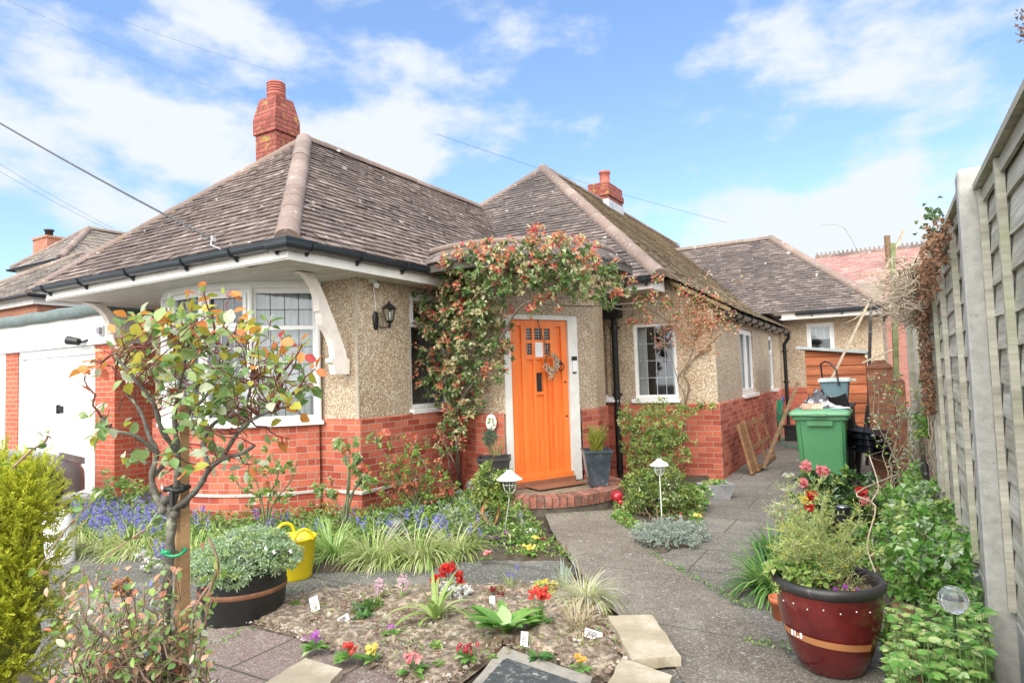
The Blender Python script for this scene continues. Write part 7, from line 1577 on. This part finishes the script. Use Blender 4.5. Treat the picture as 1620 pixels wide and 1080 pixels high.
clump('strap_leaf_plant', 'smaller dark strap-leaved plant behind the larger one by the path', 'plant', 1228, 885, 190, .32, .017, [L_DK, L_BALM], [3, 1.5], 1.1, .10, .9)
bush('camellia', 'dark-leaved camellia bush with pink and red double flowers in front of the green bin', 'shrub', (1325, 860), [B(1310, 790, 44, 5.2, 30, 34), B(1345, 800, 42, 5.3, 30, 34), B(1290, 765, 24, 5.2, 22, 20), B(1350, 765, 28, 5.3, 22, 22), B(1375, 820, 30, 5.4, 24, 26)], 1900, .06, .035, [L_CAM, L_SHR, L_LIME], [5, 1.6, 1], lump=.6, ns=16, sr=.008); cam_b = [x for x in bpy.data.objects if x.name == 'camellia'][0]
lv = Leaves()
for (x, y, r, m) in ((1275, 737, 9, 0), (1301, 745, 11, 0), (1271, 764, 8, 0), (1284, 784, 8, 1), (1280, 802, 6, 1), (1362, 776, 9, 1), (1368, 790, 8, 0), (1272, 790, 5, 2)):
    c = np.array(D(x, y, 5.0))
    for _ in range(70): d = rv(); lv.add(c + d * r * .0034 * random.random() ** .4, rv() + d * .4, d + rv() * .3, .028, .026, m)
mb = MB(); lv.into(mb, False, .4, .3); mb.build('flowers', [F_PINK, F_RED, F_YEL], cam_b)
# fresh green masses by the fence
def bl(x, y, h, r): b = gz(x, y); return (b + Vx(0, 0, h * .55), (r, r, h * .55))
bush('lemon_balm', 'broad mass of fresh green round leaves between the edging wall and the fence', 'herb', (1470, 960), [bl(1440, 900, .42, .22), bl(1480, 930, .45, .22), bl(1470, 880, .45, .25), bl(1440, 960, .34, .18), bl(1500, 980, .45, .20), bl(1430, 850, .42, .25), bl(1460, 830, .45, .22), bl(1405, 900, .34, .2)], 4200, .055, .042, [L_BALM, L_LIME, L_SAX], [4, .8, 1], ns=30, up=1.1, shell=.55, lump=.3)
def lobed():
    b = gz(1500, 1130); t = plant('buttercup_plant', 'cut-leaved bright green plant in the bottom right corner by the fence', 'herb', b); lv = Leaves(); mb = MB()
    for _ in range(900):
        x, y = random.uniform(1405, 1562), random.uniform(955, 1150); dep = random.uniform(2.3, 3.3); p = D(x, y, dep)
        if p.z < .10 or p.z > .26 + .26 * random.random(): continue
        s = random.uniform(.035, .06); a0_ = random.random() * 6.28; nrm = rv() * .35 + np.array([-.1, -.3, 1])
        mb.tube([Vx(p.x + random.uniform(-.05, .05), p.y + .04, 0.02), p], .0018, 4, caps=False)
        for k in range(5): a = a0_ + (k - 2) * .62; lv.add(p, (math.cos(a), math.sin(a), .05), nrm, s * (1 - .12 * abs(k - 2)), s * .42, pick([3, 1]))
    mb.build('stalks', STEMG, t); mb = MB(); lv.into(mb, True, .15, .1); mb.build('leaves', [L_BALM, L_LIME], t)
lobed()
sprinkle('ground_cover', 'low green growth and litter in the bed by the fence', patches((((1230, 830), (1400, 800), (1440, 930), (1250, 940)), 2), (((1380, 790), (1460, 800), (1520, 1000), (1420, 960)), 2), (((1400, 1000), (1430, 1000), (1430, 1080), (1400, 1080)), .3)), 4200, .045, .026, [L_BALM, L_SHR, L_DEAD, L_LIME], [4, 2, 1, 1], (.02, .18))
bush('euphorbia', 'green leafy plant with rusty-orange tips at the foot of the fence', 'plant', (1420, 850), [B(1400, 810, 34, 6.0, 30, 30), B(1440, 830, 34, 5.4, 26, 26), B(1360, 830, 30, 5.6, 22, 24)], 1600, .05, .022, [L_BALM, L_SHR, L_PINKB], [4, 2, .5], ns=14)
# straggly shrub in front of the pier
b = gz(1440, 800); t = plant('honeysuckle', 'straggly pale-stemmed climber with few leaves in front of the old brick pier', 'climber', b); mb = MB(); lv = Leaves()
for _ in range(20):
    x0, y0 = random.uniform(1400, 1470), random.uniform(760, 800); x1, y1 = random.uniform(1372, 1475), random.uniform(590, 760); d0 = random.uniform(6.2, 7.2); q = wander(D(x0, y0, 6.8), D(x1, y1, d0), 7, .12); mb.tube(q, [.006 - .0005 * i for i in range(8)], 4)
    for pt in q[3:]:
        for _ in range(5): lv.add(np.array(pt) + rv() * .05, rv(), rv() + np.array([0, 0, .6]), .042, .022, pick([2, 2, 1]))
for _ in range(10): q = wander(gz(random.uniform(1380, 1440), 815), D(random.uniform(1330, 1420), random.uniform(770, 800), 5.6), 6, .12); mb.tube(q, .004, 4)
mb.tube(smooth([gz(1392, 845), D(1378, 800, 4.4), D(1390, 770, 4.5), D(1375, 720, 4.6)]), .005, 5); mb.tube(smooth([D(1385, 905, 4.0), D(1372, 860, 4.2), D(1385, 800, 4.3), D(1355, 780, 4.4), D(1420, 750, 5)]), .006, 5)
mb.build('stems', TWIGP, t); mb = MB(); lv.into(mb); mb.build('leaves', [L_SHR, L_GREY, L_CLO], t)
# dead ivy over the fence
b = Vx(XF, 6, 0); t = plant('dead_ivy', 'tangle of dead ivy with brown leaves and pale stems hanging over the fence top', 'ivy', (XF - .1, 5.9, 0)); mb = MB(); lv = Leaves()
for _ in range(330):
    y = random.gauss(7.6, .7); z0 = random.uniform(1.95, 2.42); p0 = Vx(XF - .05 - random.random() * .12, y, z0); d = Vector(tuple(rv())); d.x = -abs(d.x) * 1.1; d.z *= .5; L_ = random.uniform(.15, .60); q = wander(p0, p0 + d * L_, 6, .07); mb.tube(q, [.006, .0055, .005, .0045, .004, .003, .002], 4)
for _ in range(40): y = random.uniform(4.6, 7.2); p0 = Vx(XF - .06, y, 2.33); q = wander(p0, p0 + Vx(random.uniform(-.12, -.02), random.uniform(-.4, .4), random.uniform(-.18, .08)), 5, .05); mb.tube(q, .004, 4)
for _ in range(26): zt_ = random.uniform(.9, 2.2); q = wander(Vx(XF - .085, 7.05 + random.uniform(-.14, .14), zt_ - .5), Vx(XF - .09, 7.05 + random.uniform(-.15, .15), zt_), 6, .04); mb.tube(q, .006, 4)
mb.tube(smooth([D(1475, 330, 4.4), D(1460, 345, 4.4), D(1478, 338, 4.35)]), .003, 4); mb.tube(smooth([Vx(XF - .1, 7.4, 2.3), D(1375, 420, 7.2), D(1345, 375, 7.0), D(1330, 357, 6.9), D(1300, 356, 6.9)]), .0025, 4)
for _ in range(900):
    y = random.gauss(7.15, .17) - .1; z = random.uniform(1.05, 2.4); lv.add((XF - .07 - random.random() * .06, y, z), rv() + np.array([0, 0, -.6]), rv() + np.array([-1, -.5, 0]), random.uniform(.03, .06), random.uniform(.025, .04), 0)
for _ in range(650): y = random.uniform(4.3, 7.6); lv.add((XF - .06 - random.random() * .1, y, 2.33 - abs(random.gauss(0, .12)) - max(0, (y - 5.0)) * random.random() * .14), rv() + np.array([0, 0, -.5]), rv(), random.uniform(.03, .055), .03, 0)
for _ in range(70): lv.add((XF - .1 + random.gauss(0, .04), random.gauss(4.95, .1), 2.42 + random.gauss(0, .06)), rv(), rv(), .035, .03, 1)
mb.build('stems', TWIGP, t); mb = MB(); lv.into(mb); mb.build('dead_leaves', [L_DEAD, L_CAM], t)
bush('fence_ivy', 'patch of green ivy leaves on the fence below the dead ivy', 'ivy', (1478, 830), [(Vx(XF - .09, 7.5, 1.25), (.05, .18, .18)), (Vx(XF - .09, 7.6, .95), (.06, .2, .18)), (Vx(XF - .12, 7.9, .85), (.08, .3, .18))], 420, .05, .036, [L_SHR, L_BALM], [2, 1], ns=5)
# ---------------------------------------------------------------- golden conifer at the left edge
dg = 2.5; b = D(20, 1150, dg); b.z = 0; t = plant('golden_conifer', 'bright golden-yellow conifer filling the left edge', 'conifer', b)
gb = [B(10, 800, 70, dg, 70), B(-10, 900, 100, dg, 110), B(35, 930, 52, dg, 70), B(-20, 1020, 100, dg, 90), B(25, 1010, 50, dg, 60), B(30, 860, 48, dg, 70), B(50, 790, 22, dg, 40), B(-70, 850, 90, dg + .1, 130)]
lv = Leaves()
for c, r in gb:
    for _ in range(270):
        d = rv(); d[1] = -abs(d[1]) if random.random() < .75 else d[1]; a_ = d * .8 + np.array([0, 0, .75]) + rv() * .25; a_ /= np.linalg.norm(a_); q0 = np.array(c) + d * np.array(r) * random.uniform(.78, 1.0); LL = random.uniform(.05, .12); mi_ = pick([5, 1.4]); sd_ = np.cross(a_, rv())
        for k in range(46): s_ = k / 46; q = q0 + a_ * LL * s_ + sd_ * random.uniform(-1, 1) * .026 * (1.05 - s_) + rv() * .004; lv.add(q, a_ * .8 + sd_ * random.uniform(-1, 1) * .9 + rv() * .25, rv(), random.uniform(.010, .022), .0055, mi_)
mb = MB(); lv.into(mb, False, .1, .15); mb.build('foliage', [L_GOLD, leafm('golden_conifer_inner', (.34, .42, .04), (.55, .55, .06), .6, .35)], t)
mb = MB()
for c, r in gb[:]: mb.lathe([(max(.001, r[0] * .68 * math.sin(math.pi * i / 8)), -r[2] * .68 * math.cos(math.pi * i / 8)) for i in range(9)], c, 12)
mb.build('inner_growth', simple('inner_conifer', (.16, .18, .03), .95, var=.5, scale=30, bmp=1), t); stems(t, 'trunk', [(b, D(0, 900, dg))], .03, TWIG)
# ---------------------------------------------------------------- twiggy shrub along the bottom left
b = D(230, 1300, 1.95); b.z = 0; t = plant('twiggy_rose', 'tangled thorny shrub with small reddish leaves along the bottom left', 'shrub', b); mb = MB(); lv = Leaves()
def reach(xr, yr, dr): return D(random.uniform(*xr), random.uniform(*yr), random.uniform(*dr))
for i in range(120):
    e = reach((90, 330), (905, 1075), (1.75, 2.4)); s0 = D(random.uniform(100, 340), 1160, random.uniform(1.8, 2.3)); q = wander(s0, e, 7, .07); mb.tube(q, [.0042 - .0004 * k for k in range(8)], 4)
    for pt in q[2:]:
        for _ in range(random.choice((1, 2, 3, 4))):
            lv.add(np.array(pt) + rv() * .03, rv(), rv() * .6 + np.array([0, -.3, .9]), random.uniform(.014, .034), random.uniform(.009, .022), pick([3, 2, .4, 2, .12]))
for (q, r) in (([(20, 740), (50, 712), (70, 700), (75, 690)], .005), ([(330, 850), (345, 900), (310, 960), (300, 1040), (280, 1100)], .005), ([(60, 900), (110, 830), (150, 790)], .003), ([(150, 930), (170, 880), (240, 830), (250, 820)], .003), ([(345, 898), (330, 940), (322, 1010), (300, 1090)], .006), ([(110, 1040), (140, 960), (130, 900)], .004)):
    p = smooth([D(x, y, 2.0) for x, y in q]); mb.tube(p, r * .8, 5)
    for pt in p[::2]: lv.add(np.array(pt) + rv() * .015, rv(), rv() + np.array([0, 0, 1]), .03, .02, pick([2, 1, 0, 1, 0])); lv.add(np.array(pt) + rv() * .015, rv(), rv() + np.array([0, 0, 1]), .03, .02, pick([2, 1, 0, 1, 0]))
mb.build('stems', [simple('thorn_stem', (.26, .17, .12), .8, var=.5, scale=15)], t); mb = MB(); lv.into(mb, True, .25, .2); mb.build('leaves', [L_ROSE, L_PINKB, L_CLR, L_SHR, F_BLUE], t)
# small brown spray top right
mb = MB(); c = D(1616, 30, 2.2)
for _ in range(7): mb.tube(wander(D(1640, random.uniform(0, 90), 2.2), D(random.uniform(1606, 1618), random.uniform(8, 70), 2.2), 4, .01), .002, 4)
lv = Leaves(); [lv.add(np.array(D(random.uniform(1608, 1625), random.uniform(15, 70), 2.2)), rv(), rv(), .016, .010, 0) for _ in range(26)]; lv.into(mb); o = mb.build('overhanging_twig', [TWIG, L_DEAD], None, loc=c); tag(o, 'tip of a brown twig hanging in at the top right corner', 'twig')
b = gz(192, 940); bush('orange_plant', 'small orange-leaved plant on the dark paving left of the rose tree', 'plant', (194, 945), [B(194, 930, 17, 4.7, 12, 14)], 260, .035, .02, [F_ORA, L_PINKB, L_DEAD], [1, 2, 2], ns=4)
bush('white_arabis', 'white-flowered low plant beside the strap leaves left of the rose tree', 'flowers', (235, 905), [B(240, 892, 14, 5.0, 10, 14), B(225, 872, 12, 5.2, 8, 12)], 500, .022, .014, [F_WHITE, L_SHR], [3, 2], ns=3)
